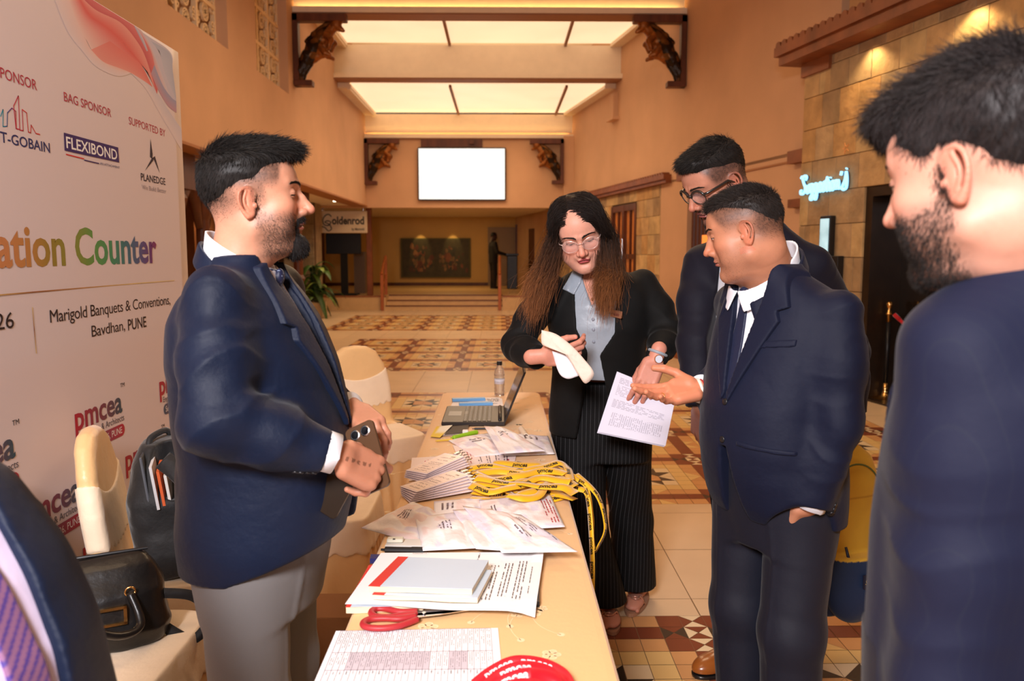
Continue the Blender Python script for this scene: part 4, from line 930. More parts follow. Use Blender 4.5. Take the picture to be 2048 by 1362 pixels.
# attendance list in front
Q = quad_frame([(672, 1262), (996, 1256), (1012, 1430), (600, 1430)], TZ+.0015); g = MB(); sheet_from(g, Q)
for i in range(27): rectq(g, Q, .03+i*.0355, .0325+i*.0355, .01, .99, lin(150, 140, 150))
for v in (.0, .30, .52, .66, .99): rectq(g, Q, .03, .955, v+.003, v+.008, lin(140, 130, 140))
for i in range(26):
    u = .033+i*.0355; 
    if 2 < i < 16 or 18 < i < 22: rectq(g, Q, u, u+.033, .305, .52, lin(206, 196, 206), .0007)
    greek(g, Q, u+.006, u+.03, .02, .20+random.random()*.08, 2, c=lin(120, 110, 120), vert=True, th=.22, dz=.0014); greek(g, Q, u+.006, u+.03, .32, .44+random.random()*.07, 2, c=lin(120, 110, 120), vert=True, th=.22, dz=.0014)
    greek(g, Q, u+.01, u+.02, .54, .58, 1, vert=True, dz=.0014)
    if random.random() < .4: greek(g, Q, u+.008, u+.03, .7, .8+random.random()*.15, 2, vert=True, dz=.0014)
local(g, 'attendance_list', PAPER, 'white printed attendance list with narrow columns at the near end of the table', 'paper sheet')
# receipt books and the large sheet
BLUE_C = lin(196, 210, 224)
def book(px, z, t, label, spine=.11, pages=lin(246, 226, 190), cover=BLUE_C):
    P = [np.array(atZ(x, y, z+t)) for x, y in px]; D = np.array([0, 0, -t]); th = thing('receipt_book', label, 'book', tuple(sum(P)/4+D), 0, None); o0 = sum(P)/4+D
    g = MB(); n = 8
    L = lambda u, v: P[0]*(1-u)*(1-v)+P[1]*u*(1-v)+P[2]*u*v+P[3]*(1-u)*v
    top = [L(i/n, 0) for i in range(n+1)]+[L(1, 1)]+[L(i/n, 1)+np.array([0, 0, -.001*math.sin(i*1.3)]) for i in range(n-1, -1, -1)]
    ins = [p-o0+[0, 0, -.0006] for p in top]; low = [p-o0+D+[0, 0, .0006] for p in top]; k = len(top)
    g.add(ins+low, [tuple(range(k-1, -1, -1)), tuple(range(k, 2*k))]+[(i, (i+1) % k, k+(i+1) % k, k+i) for i in range(k)], pages); g.build('pages', PAPER, th)
    g = MB(); G = np.array([[L(u, v)-o0+[0, 0, .0003] for v in (-.005, .5, 1.005)] for u in (spine, .5, 1.003)]); g.sheet(G, .0009, cover); g.build('cover', PAPER, th)
    g = MB(); G = np.array([[L(u, v)-o0+[0, 0, .0005] for v in (-.006, .5, 1.006)] for u in (-.005, spine*.5, spine)]); g.sheet(G, .0011, lin(214, 50, 44)); g.build('spine_tape', PAPER, th, label='red tape spine')
    return th
book([(738, 1131), (872, 1131), (846, 1211), (692, 1214)], TZ+.001, .014, 'pale blue receipt book lying flat under the left corner of the large white sheet', .06)
g = MB(); Q = quad_frame([(846, 1136), (1078, 1136), (1079, 1214), (850, 1214)], TZ+.001); g2 = [Q(0, 0), Q(1, 0), Q(1, 1), Q(0, 1)]; g.add([p for p in g2]+[p+[0, 0, .012] for p in g2], [(0, 1, 2, 3), (7, 6, 5, 4), (0, 4, 5, 1), (1, 5, 6, 2), (2, 6, 7, 3), (3, 7, 4, 0)]); local(g, 'black_folder', BLACK, 'black folder lying under the right part of the large white sheet', 'folder')
Q = quad_frame([(762, 1106), (1088, 1104), (1070, 1226), (690, 1208)], TZ+.0165); g = MB(); sheet_from(g, Q, 14, 10, .0007, lin(246, 244, 244), curl=lambda u, v: .002*math.sin(u*9)*v+(.012*max(0, u-.92)/.08*max(0, .2-v)*5)-(.010*max(0, u-.9)/.1*max(0, v-.85)/.15))
for (u0, u1, v0, v1, r) in ((.70, .76, .28, .86, 3), (.78, .84, .24, .80, 3), (.86, .92, .20, .84, 3), (.94, .955, .3, .74, 1), (.60, .63, .05, .2, 1), (.2, .3, .03, .06, 1)):
    greek(g, Q, u0, u1, v0, v1, r, vert=(r != 1 or u0 > .5), dens=.85, th=.22, dz=.0034)
local(g, 'form_sheet', PAPER, 'large white printed form sheet lying under the two pale blue books', 'paper sheet')
book([(800, 1128), (984, 1141), (955, 1196), (746, 1189)], TZ+.0205, .011, 'lower of the two pale blue red-spined books on the large white sheet')
book([(797, 1114), (977, 1121), (944, 1178), (738, 1172)], TZ+.0325, .013, 'upper of the two pale blue red-spined books on the large white sheet')
# scissors
sc = thing('scissors', 'red handled scissors between the form sheet and the attendance list', 'scissors', tuple(atZ(835, 1236, TZ)))
def tpx(x, y, z=TZ): return np.array(atZ(x, y, z))-np.array(sc.location)
for nm, pts in (('handle', [(835, 1231), (800, 1232), (772, 1226), (752, 1226), (743, 1233), (750, 1241), (775, 1243), (805, 1239), (835, 1236)]), ('handle', [(832, 1240), (800, 1246), (770, 1245), (740, 1247), (727, 1255), (734, 1263), (765, 1265), (800, 1260), (835, 1247)])):
    g = MB(); c = cursive([tuple(tpx(*p)[:2]) for p in pts], 5); g.tube(np.c_[c, np.full(len(c), .009)], .0075, 10, flat=.8); g.build(nm, mat('red_plastic', lin(176, 44, 50), .45), sc, smooth=True)
for pts in ([(828, 1231), (880, 1228), (946, 1227), (900, 1235), (832, 1241)], [(828, 1244), (880, 1238), (938, 1229), (890, 1231), (828, 1236)]):
    g = MB(); P = [tpx(*p)+[0, 0, .008] for p in pts]; g.poly(P, .0018, nrm=(0, 0, 1)); g.build('blade', STEEL, sc)
g = MB(); q = tpx(848, 1237); g.cyl(q+[0, 0, .006], q+[0, 0, .013], .004); g.build('rivet', STEEL, sc)
# ------------------------------------------------------------------ plastic envelopes
ENV = mat('plastic_envelope', (1, 1, 1), .55, attr=True, spec=.3, bump=.35, bscale=30)
def envelope(px, z, hgt, label, seed, texts=(), tint=1.0, droop=None):
    r = random.Random(seed); Q = quad_frame(px, z); n, m = 26, 18; V1 = []; C = []
    off = r.random()*20
    for i in range(n+1):
        for j in range(m+1):
            u, v = i/n, j/m; p = np.array([u*7+off, v*5, off], dtype=np.float32)[None]; b = (min(u, 1-u)*min(v, 1-v)*4)**.45 if 0 < u < 1 and 0 < v < 1 else 0
            w = float(noise3(p, 1.0)[0]); w2 = float(noise3(p, 2.4)[0]); fold = abs(float(noise3(p*np.array([1, .4, 1], dtype=np.float32), .9)[0]))
            z_ = hgt*b*(.55+.9*w+.35*w2)+hgt*.35*b*(1-3*fold)
            V1.append(Q(u+.02*w2*b, v+.03*w*b)+[0, 0, max(.0008, z_+.002*b)])
            t = float(noise3(p, .8, 5.0)[0]); c = np.array(lin(247, 240, 240)); 
            if t > .12: c = c*.4+np.array(lin(240, 206, 200))*.6 if tint else c
            elif t < -.16: c = c*.4+np.array(lin(216, 208, 232))*.6
            C.append(c)
    g = MB(); G = np.array(V1).reshape(n+1, m+1, 3); bot = np.array([[Q(i/n, j/m) for j in range(m+1)] for i in range(n+1)])
    I = lambda i, j: i*(m+1)+j; k = (n+1)*(m+1); Fq = []
    for i in range(n):
        for j in range(m): Fq += [(I(i, j), I(i, j+1), I(i+1, j+1), I(i+1, j)), (k+I(i, j), k+I(i+1, j), k+I(i+1, j+1), k+I(i, j+1))]
    edge = [I(i, 0) for i in range(n+1)]+[I(n, j) for j in range(1, m+1)]+[I(i, m) for i in range(n-1, -1, -1)]+[I(0, j) for j in range(m-1, 0, -1)]
    Fq += [(p, q, q+k, p+k) for p, q in zip(edge, edge[1:]+edge[:1])]
    g.add(np.vstack([G.reshape(-1, 3), bot.reshape(-1, 3)]), Fq, np.vstack([C, C]))
    def QS(u, v):
        a, b = min(max(u, 0), 1)*n, min(max(v, 0), 1)*m; i, j = min(int(a), n-1), min(int(b), m-1); fa, fb = a-i, b-j
        return G[i, j]*(1-fa)*(1-fb)+G[i+1, j]*fa*(1-fb)+G[i+1, j+1]*fa*fb+G[i, j+1]*(1-fa)*fb
    for (u0, u1, v0, v1, rows, cc, vert) in texts: greek(g, QS, u0, u1, v0, v1, rows, c=cc, vert=vert, dz=.0012, rnd=r, th=.4)
    return local(g, 'plastic_envelope', ENV, label, 'envelope', 'clear plastic envelopes on the table', smooth=True)
TI = lin(120, 104, 112); RI = lin(190, 80, 84)
envelope([(868, 1003), (990, 992), (985, 1052), (868, 1062)], TZ+.004, .012, 'white plastic envelope in the front pile directly below the grey badge stack', 12, [(.1, .35, .15, .4, 3, TI, True)])
envelope([(958, 1000), (1100, 988), (1130, 1054), (972, 1064)], TZ+.014, .016, 'white plastic envelope in the front pile nearest the yellow lanyards', 13, [(.8, .97, .2, .9, 4, RI, True), (.12, .2, .3, .6, 2, TI, True)])
envelope([(722, 1056), (826, 1003), (886, 1030), (838, 1088)], TZ+.004, .024, 'white plastic envelope at the left tip of the front pile over the table edge', 14, [(.4, .6, .3, .5, 4, TI, False)])
envelope([(830, 1036), (930, 1022), (968, 1096), (846, 1102)], TZ+.016, .018, 'white plastic envelope in the front pile just above the upper pale blue book', 15, [(.35, .6, .4, .6, 4, TI, True)])
envelope([(905, 1020), (985, 1018), (1042, 1104), (952, 1098)], TZ+.026, .014, 'creased white plastic envelope under the longest envelope of the front pile', 16)
envelope([(925, 1012), (1042, 1030), (1156, 1104), (1004, 1106)], TZ+.034, .020, 'longest white plastic envelope pointing at the right table edge, top of the front pile', 17, [(.45, .6, .5, .75, 3, TI, True), (.7, .82, .2, .6, 3, TI, True), (.88, .93, .5, .8, 1, INK, True)])
envelope([(895, 880), (975, 866), (1042, 906), (950, 914)], TZ+.004, .02, 'white plastic envelope on the left of the rear pile near the green highlighter', 18, [(.3, .6, .3, .5, 2, TI, False)])
envelope([(985, 868), (1096, 872), (1110, 908), (1010, 912)], TZ+.006, .024, 'white plastic envelope on the right of the rear pile, tip towards the woman', 19, [(.5, .8, .2, .4, 3, TI, True)])
envelope([(968, 852), (1010, 856), (1092, 902), (1000, 908)], TZ+.03, .02, 'crumpled white plastic envelope on top of the rear pile beside the laptop', 20, [(.3, .6, .3, .5, 3, TI, False)])
# flat printed passes
def card(px, z, label, seed, name='printed_pass', cat='pass', tint=lin(246, 226, 220)):
    Q = quad_frame(px, z); g = MB(); sheet_from(g, Q, 4, 4, .0012, tint); r = random.Random(seed)
    for u in (.18, .34, .50, .66, .80): greek(g, Q, u, u+.09, .15, .85, 2, c=TI if u > .3 else RI, vert=True, rnd=r, dz=.0011)
    rectq(g, Q, .86, .90, .38, .6, RI, .0011)
    return local(g, name, PAPER, label, cat, 'printed passes on the table')
card([(824, 916), (958, 908), (956, 950), (818, 962)], TZ+.0015, 'white printed pass lying left of the badge stack near the table edge', 1)
card([(905, 890), (1032, 912), (1028, 934), (925, 934)], TZ+.003, 'white printed pass lying between the rear envelopes and the yellow lanyards', 2)
# badge stacks: plastic holders with clips
BADGE = mat('badge_plastic', (1, 1, 1), .22, attr=True, coat=.4)
rb_ = random.Random(5)
def badge(c, ang, tilt, z, label, first):
    t = thing('name_badge', label, 'badge', (c[0], c[1], z), ang, 'plastic name badges in the fanned stack'); t.rotation_euler = (0, tilt, ang)
    g = MB(); g.box((-.115, -.042, 0), (.095, .042, .0022), lin(228, 214, 226), bev=.0008); g.box((-.108, -.037, .0023), (.085, .037, .0027), lin(240, 214, 206))
    Qb = lambda u, v: np.array([-.108+.19*u, -.037+.074*v, .0028])
    for u in (.06, .16, .26, .42, .50, .66, .8): greek(g, Qb, u, u+.05, .15, .8, 2, c=TI, vert=True, rnd=rb_, dz=.0002)
    rectq(g, Qb, .90, .94, .2, .42, INK, .0003); rectq(g, Qb, .36, .365, 0, 1, TI, .0003)
    g.build('badge_holder', BADGE, t)
    g = MB(); g.box((.094, -.006, .001), (.122, .006, .005), bev=.001); g.tube([(.12, 0, .003), (.132, .003, .006), (.142, 0, .005)], .0022, 6); g.build('clip', STEEL, t)
    return t
o_ = ('lowest', 'second', 'third', 'fourth', 'fifth', 'sixth')
pA, pB = atZ(872, 986, TZ), atZ(878, 955, TZ); dr = atZ(950, 955, TZ)-atZ(800, 1000, TZ); an = math.atan2(dr.y, dr.x)
for k in range(6):
    c = atZ(884-k*1.5, 990-k*2.2, TZ); badge((c.x, c.y), an-.42+.07*k, -.05, TZ+.008+.0042*k, '%s name badge counted upwards in the fanned stack nearest the front envelopes' % o_[k], k == 0)
for k in range(5):
    c = atZ(880-k*1.0, 960-k*1.6, TZ); badge((c.x, c.y), an-.02+.05*k, -.05, TZ+.030+.0042*k, '%s name badge counted upwards in the upper stack that points at the yellow lanyards' % o_[k], False)
# ------------------------------------------------------------------ lanyards
YELR = mat('yellow_ribbon', (1, 1, 1), .5, attr=True, sheen=.3, weave=.3, wscale=1500); YC = lin(250, 190, 30)
def ribbon(mb, P, w, c, th=.0011, up=None, txt=None, tc=(0.01, .01, .01), tsc=1.0, tstart=.1, tstep=.34, lo=0):
    P = np.asarray(P, float); T = np.gradient(P, axis=0); T /= np.linalg.norm(T, axis=1, keepdims=True)+1e-9
    U = np.tile(np.array([0, 0, 1.]), (len(P), 1)) if up is None else np.asarray(up, float)
    S_ = np.cross(T, U); S_ /= np.linalg.norm(S_, axis=1, keepdims=True)+1e-9; Nn = np.cross(S_, T)
    G = np.stack([P-S_*w/2, P, P+S_*w/2], 1); mb.sheet(G, th, c)
    if txt:
        V, Fc = text_mesh(txt, .03); s = np.r_[0, np.cumsum(np.linalg.norm(np.diff(P, axis=0), axis=1))]; sc_ = w*.95*tsc; pos = tstart*s[-1]
        wid = (V[:, 0].max()-V[:, 0].min())*sc_
        while pos+wid < s[-1]*.97:
            d = pos+(V[:, 0]-V[:, 0].min())*sc_
            pt = np.stack([np.interp(d, s, P[:, q]) for q in range(3)], 1); sd = np.stack([np.interp(d, s, S_[:, q]) for q in range(3)], 1); nn = np.stack([np.interp(d, s, Nn[:, q]) for q in range(3)], 1)
            y = (V[:, 1]-.27)*sc_
            mb.add(pt-sd*y[:, None]+nn*(th*.5+.0006), Fc, tc); pos += wid+tstep*w*5
def path(pts, zs, n=8):
    c = cursive([(a, b) for a, b in pts], n); z = np.interp(np.linspace(0, 1, len(c)), np.linspace(0, 1, len(zs)), zs)
    return np.array([np.array(atZ(x, y, TZ+h)) for (x, y), h in zip(c, z)])
ly = random.Random(9)
specs = [([(940, 998), (990, 1002), (1040, 996), (1100, 1000), (1140, 990)], (.004, .006), 'under the others along their front edge'),
 ([(945, 985), (1000, 992), (1060, 980), (1110, 990), (1150, 1000)], (.010, .014), 'second from the front, straight across'),
 ([(938, 960), (985, 978), (1050, 992), (1090, 975), (1060, 955), (1010, 960)], (.014, .024), 'curling back in a loop near the badge clips'),
 ([(942, 952), (1000, 944), (1060, 950), (1110, 965), (1146, 985)], (.018, .026), 'sweeping over the middle of the heap'),
 ([(935, 940), (980, 932), (1040, 940), (1100, 950), (1135, 970)], (.012, .03), 'along the back of the heap'),
 ([(950, 968), (1000, 975), (1030, 990), (1070, 984), (1120, 960), (1150, 975)], (.022, .034), 'waving across the front half'),
 ([(945, 945), (985, 958), (1035, 955), (1085, 942), (1130, 950)], (.026, .042), 'topmost, straight with its print readable'),
 ([(1015, 985), (1045, 965), (1085, 968), (1080, 990), (1045, 998), (1015, 992)], (.024, .036), 'coiled into a small ring at the front'),
 ([(985, 928), (1030, 930), (1075, 934), (1110, 930), (1135, 945)], (.006, .022), 'farthest back against the printed pass'),
 ([(1050, 945), (1090, 934), (1120, 928), (1135, 938), (1140, 960)], (.03, .04), 'bent round at the right rear corner'),
 ([(940, 972), (980, 984), (1030, 975), (1080, 958), (1140, 965)], (.03, .044), 'crossing over the coil'),
 ([(950, 958), (1010, 966), (1070, 972), (1130, 978), (1150, 990)], (.034, .05), 'lying highest across the middle')]
for k, (pts, zs, lb) in enumerate(specs):
    g = MB(); P = path(pts, zs, 10); P[:, 2] += .002*np.sin(np.linspace(0, 9+k, len(P)))+.002; tw = np.linspace(0, 1, len(P)); up = np.c_[.25*np.sin(tw*7+k), -.55*np.ones(len(P))+.3*np.cos(tw*5+k), np.ones(len(P))]; up /= np.linalg.norm(up, axis=1, keepdims=True)
    ribbon(g, P, .027, np.array(YC)*(1-.06*(k % 3)), up=up, txt='pmcea', tstart=.08+.25*ly.random(), tstep=.75, tsc=.85)
    local(g, 'lanyard', YELR, 'yellow printed lanyard %s' % lb, 'lanyard', 'yellow lanyards heaped on the table', smooth=True)
for k, (x0, y0, xe, lb, zd) in enumerate([(1122, 968, .232, 'nearest one hanging over the right table edge', .44), (1128, 950, .240, 'one looping over the right table edge behind the longest one', .60)]):
    a = np.array(atZ(x0, y0, TZ+.03)); y2 = a[1]-.04; xe += .03
    P = [a+[-.18, .02, -.006], a, [xe-.03, a[1]-.02, TZ+.022], [xe, a[1]-.03, TZ-.005], [xe+.008, y2-.05, (TZ+zd)/2], [xe+.004, y2-.10, zd+.03], [xe+.006, y2-.14, zd]]
    if k: P += [[xe+.02, y2-.13, zd+.01], [xe+.045, y2-.10, zd+.06], [xe+.03, y2-.02, TZ-.02], [xe-.03, y2+.05, TZ+.03]]
    P = np.array(P); P = np.c_[cursive(P[:, :2], 8), cursive(np.c_[P[:, 2], P[:, 2]], 8)[:, 0]]
    T_ = np.gradient(P, axis=0); T_ /= np.linalg.norm(T_, axis=1, keepdims=True); up = np.cross(np.tile([0, 1., 0], (len(P), 1)), T_); up = np.where((up[:, 2:3] < 0) & (P[:, 2:3] > TZ), -up, up); up[:, 1] -= .8; up /= np.linalg.norm(up, axis=1, keepdims=True)
    g = MB(); ribbon(g, P, .020, YC, up=up, txt='pmcea', tstart=.3, tstep=.2); local(g, 'lanyard', YELR, 'yellow printed lanyard, %s' % lb, 'lanyard', 'yellow lanyards heaped on the table', smooth=True)
REDR = mat('red_ribbon', (1, 1, 1), .45, attr=True, sheen=.3, weave=.3, wscale=1500)
rs = [([(950, 1372), (985, 1345), (1030, 1325), (1085, 1330), (1125, 1350), (1140, 1378)], (.006, .03, .008), 'outermost of the red heap'), ([(965, 1385), (1000, 1352), (1045, 1336), (1095, 1345), (1130, 1375)], (.02, .045, .02), 'middle one of the red heap, rising highest'),
 ([(980, 1392), (1010, 1364), (1060, 1350), (1105, 1362), (1122, 1392)], (.03, .06, .03), 'innermost of the red heap with white print'), ([(940, 1400), (1000, 1380), (1060, 1372), (1120, 1392), (1130, 1420)], (.03, .062, .03), 'lowest in the picture and cut by its edge')]
for k, (pts, zs, lb) in enumerate(rs):
    g = MB(); P = path(pts, zs, 10); tw = np.linspace(0, 1, len(P)); up = np.c_[.2*np.sin(tw*5), -.95*np.ones(len(P)), .75*np.ones(len(P))]; up /= np.linalg.norm(up, axis=1, keepdims=True)
    ribbon(g, P, .023, np.array(lin(214, 24, 40))*(1-.1*(k % 2)), up=up, txt='pmcea', tc=(.9, .8, .82), tstart=.12+.14*(k % 2), tstep=.12)
    local(g, 'lanyard', REDR, 'red printed lanyard, %s' % lb, 'lanyard', 'red lanyards at the near end of the table', smooth=True)
# ------------------------------------------------------------------ laptop
lp = thing('laptop', 'open black laptop facing left at the far end of the table', 'laptop', (-.115, 3.48, TZ), 0); LB = mat('laptop_shell', lin(46, 42, 42), .4)
g = MB(); g.box((-.135, -.18, .002), (.135, .18, .02), bev=.004); g.build('base', LB, lp)
g = MB()
for i in range(6):
    for j in range(15):
        x0 = -.045+i*.0205; y0 = -.165+j*.022; 
        if i == 0 and 5 < j < 10:
            if j == 6: g.box((x0, y0, .020), (x0+.0175, y0+.085, .0222), bev=.001)
            continue
        g.box((x0, y0, .020), (x0+.0175, y0+.019, .0222), bev=.001)
kb_ = g.build('keyboard', mat('keys_black', lin(30, 30, 32), .35), lp)
g = MB(); 
for i in range(6):
    for j in range(15): g.box((-.040+i*.0205, -.159+j*.022, .0223), (-.034+i*.0205, -.155+j*.022, .0225))
g.build('key_legends', mat('legend_white', (.55, .55, .55), .6), kb_)
g = MB(); g.box((-.115, -.05, .0198), (-.058, .05, .0206), bev=.0004); g.build('touchpad', mat('touchpad_grey', lin(78, 76, 80), .3), lp)
g = MB(); g.cyl((.112, -.15, .021), (.112, .15, .021), .008, n=12); g.build('hinge', BLACK, lp, smooth=True)
ms = TR((.128, 0, .016), ry=math.radians(22)); g = MB(); g.box((0, -.18, 0), (.007, .18, .235), M=ms, bev=.002); g.build('lid', LB, lp)
g = MB(); g.box((-.0012, -.168, .018), (-.0002, .168, .222), M=ms); g.build('screen', mat('dark_screen', lin(60, 44, 34), .12), lp)
# bottle
bt_ = thing('water_bottle', 'small clear ribbed water bottle with a black cap at the far end of the table', 'bottle', tuple(atZ(999, 791, TZ)))
pr = [(.001, .001), (.022, 0), (.026, .006)]+[(.026+(.0012 if k % 2 else -.0012), .014+k*.0085) for k in range(12)]+[(.026, .12), (.021, .138), (.012, .152), (.011, .162)]
g = MB(); g.lathe(pr, 24); g.build('bottle_body', mat('clear_plastic', (.95, .98, 1), .06, trans=.9, ior=1.3), bt_, smooth=True)
g = MB(); g.lathe([(.0135, .158), (.014, .162), (.014, .176), (.013, .178), (.001, .178)], 20); g.build('cap', BLACK, bt_)
g = MB(); g.lathe([(.0268, .062), (.0268, .088)], 24); g.build('label', mat('bottle_label', lin(216, 214, 226), .5), bt_, smooth=True)
# pen boxes, sheets, cards, pens
Q = quad_frame([(908, 799), (1004, 797), (1008, 820), (897, 822)], TZ+.001); g = MB(); sheet_from(g, Q, 4, 4, .001); greek(g, Q, .05, .9, .75, .95, 2); greek(g, Q, .72, .95, .1, .5, 3); local(g, 'paper_sheet', PAPER, 'white printed sheet under the two blue boxes behind the laptop', 'paper sheet')
Q = quad_frame([(930, 796), (1000, 795), (1003, 806), (940, 807)], TZ+.0025); g = MB(); sheet_from(g, Q, 4, 4, .001); greek(g, Q, .6, .95, .2, .8, 3); local(g, 'paper_sheet', PAPER, 'small white sheet beside the bottle with its corner lifted', 'paper sheet')
for k, (p, q, lb) in enumerate([((905, 805), (971, 803), 'farther of the two light blue slim boxes behind the laptop'), ((919, 814), (986, 812), 'nearer of the two light blue slim boxes behind the laptop')]):
    a, b = atZ(p[0], p[1], TZ), atZ(q[0], q[1], TZ); g = MB(); M = basis((0, 0, 0), (b-a).normalized(), Vector((-(b-a).y, (b-a).x, 0)).normalized()); L = (b-a).length
    g.box((0, 0, .0035), (L, .035, .017), lin(110, 170, 226), M=M, bev=.001)
    o = g.build('slim_box', mat('blue_box', lin(112, 172, 228), .4)); o.location = a; tag(o, lb, 'box', 'light blue slim boxes')
Q = quad_frame([(873, 853), (905, 856), (880, 875), (861, 873)], TZ+.006); g = MB(); C = np.zeros((7, 5, 3)); C[:] = lin(246, 242, 226); G = np.array([[Q(i/6, j/4)+[0, 0, .012*(i/6)*(1-j/4)] for j in range(5)] for i in range(7)]); C[:, 3:] = lin(240, 206, 70); C[:2] = lin(240, 206, 70); g.sheet(G, .001, C); local(g, 'sticky_note', PAPER, 'folded yellow and white note at the front left corner of the laptop', 'note')
Q = quad_frame([(896, 856), (938, 853), (934, 869), (880, 872)], TZ+.002); 
for k in range(4):
    g = MB(); Qk = quad_frame([(896+2*k, 856-k), (938, 853-k), (934-k, 869-k), (880+3*k, 872-k)], TZ+.002+.0025*k); sheet_from(g, Qk, 3, 3, .0016, [lin(226, 216, 212), lin(160, 130, 120), lin(220, 210, 206), lin(52, 44, 44)][k]); local(g, 'card', PAPER, ['lowest pale card', 'brown card second from the bottom', 'pale card just below the dark one', 'dark card on top'][k]+' of the small stack in front of the laptop', 'card', 'cards stacked in front of the laptop')
g = MB(); a, b = np.array(atZ(925, 864, TZ+.016)), np.array(atZ(937, 862, TZ+.016)); g.box((a[0], a[1]-.01, a[2]-.004), (b[0], a[1]+.012, a[2]+.008), bev=.002); local(g, 'eraser', mat('eraser_white', lin(240, 232, 230), .5), 'small white block on the card stack in front of the laptop', 'eraser')
def pen(p, q, r, z, label, c, name='highlighter', cap=.3):
    t = thing(name, label, name.replace('_', ' '), tuple(atZ(p[0], p[1], TZ))); a = Vector((0, 0, z)); b = Vector(atZ(q[0], q[1], TZ))-Vector(atZ(p[0], p[1], TZ))+Vector((0, 0, z)); d = b-a
    g = MB(); g.tube([tuple(a), tuple(a+d*.08), tuple(a+d*.1), tuple(a+d*(1-cap))], [r*.35, r*.4, r, r], 12); g.build('barrel', mat('pen_'+label[:12], c, .35), t, smooth=False)
    g = MB(); g.tube([tuple(a+d*(1-cap)), tuple(b-d*.02), tuple(b)], [r*1.12, r*1.12, r*.9], 12); g.build('cap', mat('pen_'+label[:12], c, .35), t); return t
pen((902, 881), (954, 869), .0085, .010, 'lime green highlighter lying in front of the laptop', lin(150, 200, 40))
pen((870, 885), (905, 882), .004, .006, 'thin yellow pen lying beside the lime highlighter', lin(232, 196, 80), 'pen')
pen((944, 861), (1000, 860), .0045, .007, 'slim black pen along the front edge of the laptop', lin(30, 30, 36), 'pen')
g = MB(); a, b = atZ(1042, 858, TZ+.012), atZ(1052, 873, TZ+.012); g.tube([tuple(a), tuple(b)], .012, 16, c=lin(240, 220, 196)); g.tube([tuple(b), tuple(b+(b-a)*.01)], .009, 12, c=lin(90, 60, 40)); local(g, 'paper_roll', PAPER, 'short cream paper roll behind the rear envelopes on the right', 'roll', smooth=False)
# stapled pads and pen left of the front envelopes
for k in range(3):
    Qk = quad_frame([(778, 1084+k*-2), (862, 1086-k*2), (858, 1098-k*2), (770, 1098-k*2)], TZ+.002+.0045*k); g = MB(); P = [Qk(0, 0), Qk(1, 0), Qk(1, 1), Qk(0, 1)]; g.add(P+[p+[0, 0, .004] for p in P], [(0, 1, 2, 3), (7, 6, 5, 4), (0, 4, 5, 1), (1, 5, 6, 2), (2, 6, 7, 3), (3, 7, 4, 0)], [lin(180, 176, 176), lin(206, 200, 196), lin(220, 214, 206)][k]); local(g, 'note_pad', PAPER, ['lowest', 'middle', 'upper'][k]+' grey note pad of the small stack left of the front envelopes', 'note pad', 'note pads left of the front envelopes')
g = MB(); a = np.array(atZ(789, 1083, TZ+.016)); g.box((a[0]-.018, a[1]-.010, a[2]), (a[0]+.022, a[1]+.012, a[2]+.009), lin(232, 226, 206), bev=.002); g.box((a[0]-.003, a[1]-.011, a[2]+.0088), (a[0]+.003, a[1]-.004, a[2]+.0094), (.02, .02, .02)); local(g, 'small_box', PAPER, 'tiny cream box with a black dot on the grey note pads', 'box')
pen((762, 1106), (850, 1108), .008, .0085, 'thick black marker pen left of the front envelopes', lin(26, 24, 26), 'marker_pen')
g = MB(); Q = quad_frame([(742, 1118), (772, 1118), (768, 1127), (740, 1127)], TZ+.001); P = [Q(0, 0), Q(1, 0), Q(1, 1), Q(0, 1)]; g.add(P+[p+[0, 0, .012] for p in P], [(0, 1, 2, 3), (7, 6, 5, 4), (0, 4, 5, 1), (1, 5, 6, 2), (2, 6, 7, 3), (3, 7, 4, 0)], lin(30, 30, 90)); local(g, 'ink_pad', PAPER, 'small dark blue box peeking out beside the large white sheet', 'box')
# ------------------------------------------------------------------ cardboard box with lanyards under the table edge
CARD = mat('cardboard', lin(176, 124, 78), .8, var=.08, bump=.1)
bx = thing('cardboard_box', 'open brown cardboard box on the floor beside the table holding yellow lanyards', 'box', (-.485, 2.10, 0))
g = MB(); W2, D2, Hb = .13, .17, .40
for a in (((-W2, -D2, 0), (W2, D2, .006)), ((-W2, -D2, 0), (-W2+.005, D2, Hb)), ((W2-.005, -D2, 0), (W2, D2, Hb)), ((-W2, -D2, 0), (W2, -D2+.005, Hb-.08)), ((-W2, D2-.005, 0), (W2, D2, Hb))): g.box(*a)
g.build('carton', CARD, bx)
for s, M in ((1, TR((-W2, 0, Hb), ry=-.35)), (2, TR((0, D2, Hb), rx=-.6))):
    g = MB(); g.box((-.003, -D2, 0), (.003, D2, .09) if s == 1 else (0, 0, 0), M=M) if s == 1 else g.box((-W2, -.003, 0), (W2, .003, .07), M=M); g.build('flap', CARD, bx)
rc = random.Random(3)
for k in range(7):
    g = MB(); a0 = rc.random()*6; P = np.array([(-.475+.08*math.cos(a0+t*2.2)*(1-.1*k), 2.05+.1*math.sin(a0+t*2.6), .16+.02*k+.012*math.sin(t*5)) for t in np.linspace(0, 2.4, 26)]); ribbon(g, P, .02, YC, txt='pmcea'); local(g, 'lanyard', YELR, 'yellow lanyards coiled inside the open cardboard box', 'lanyard', 'yellow lanyards inside the cardboard box', smooth=True)
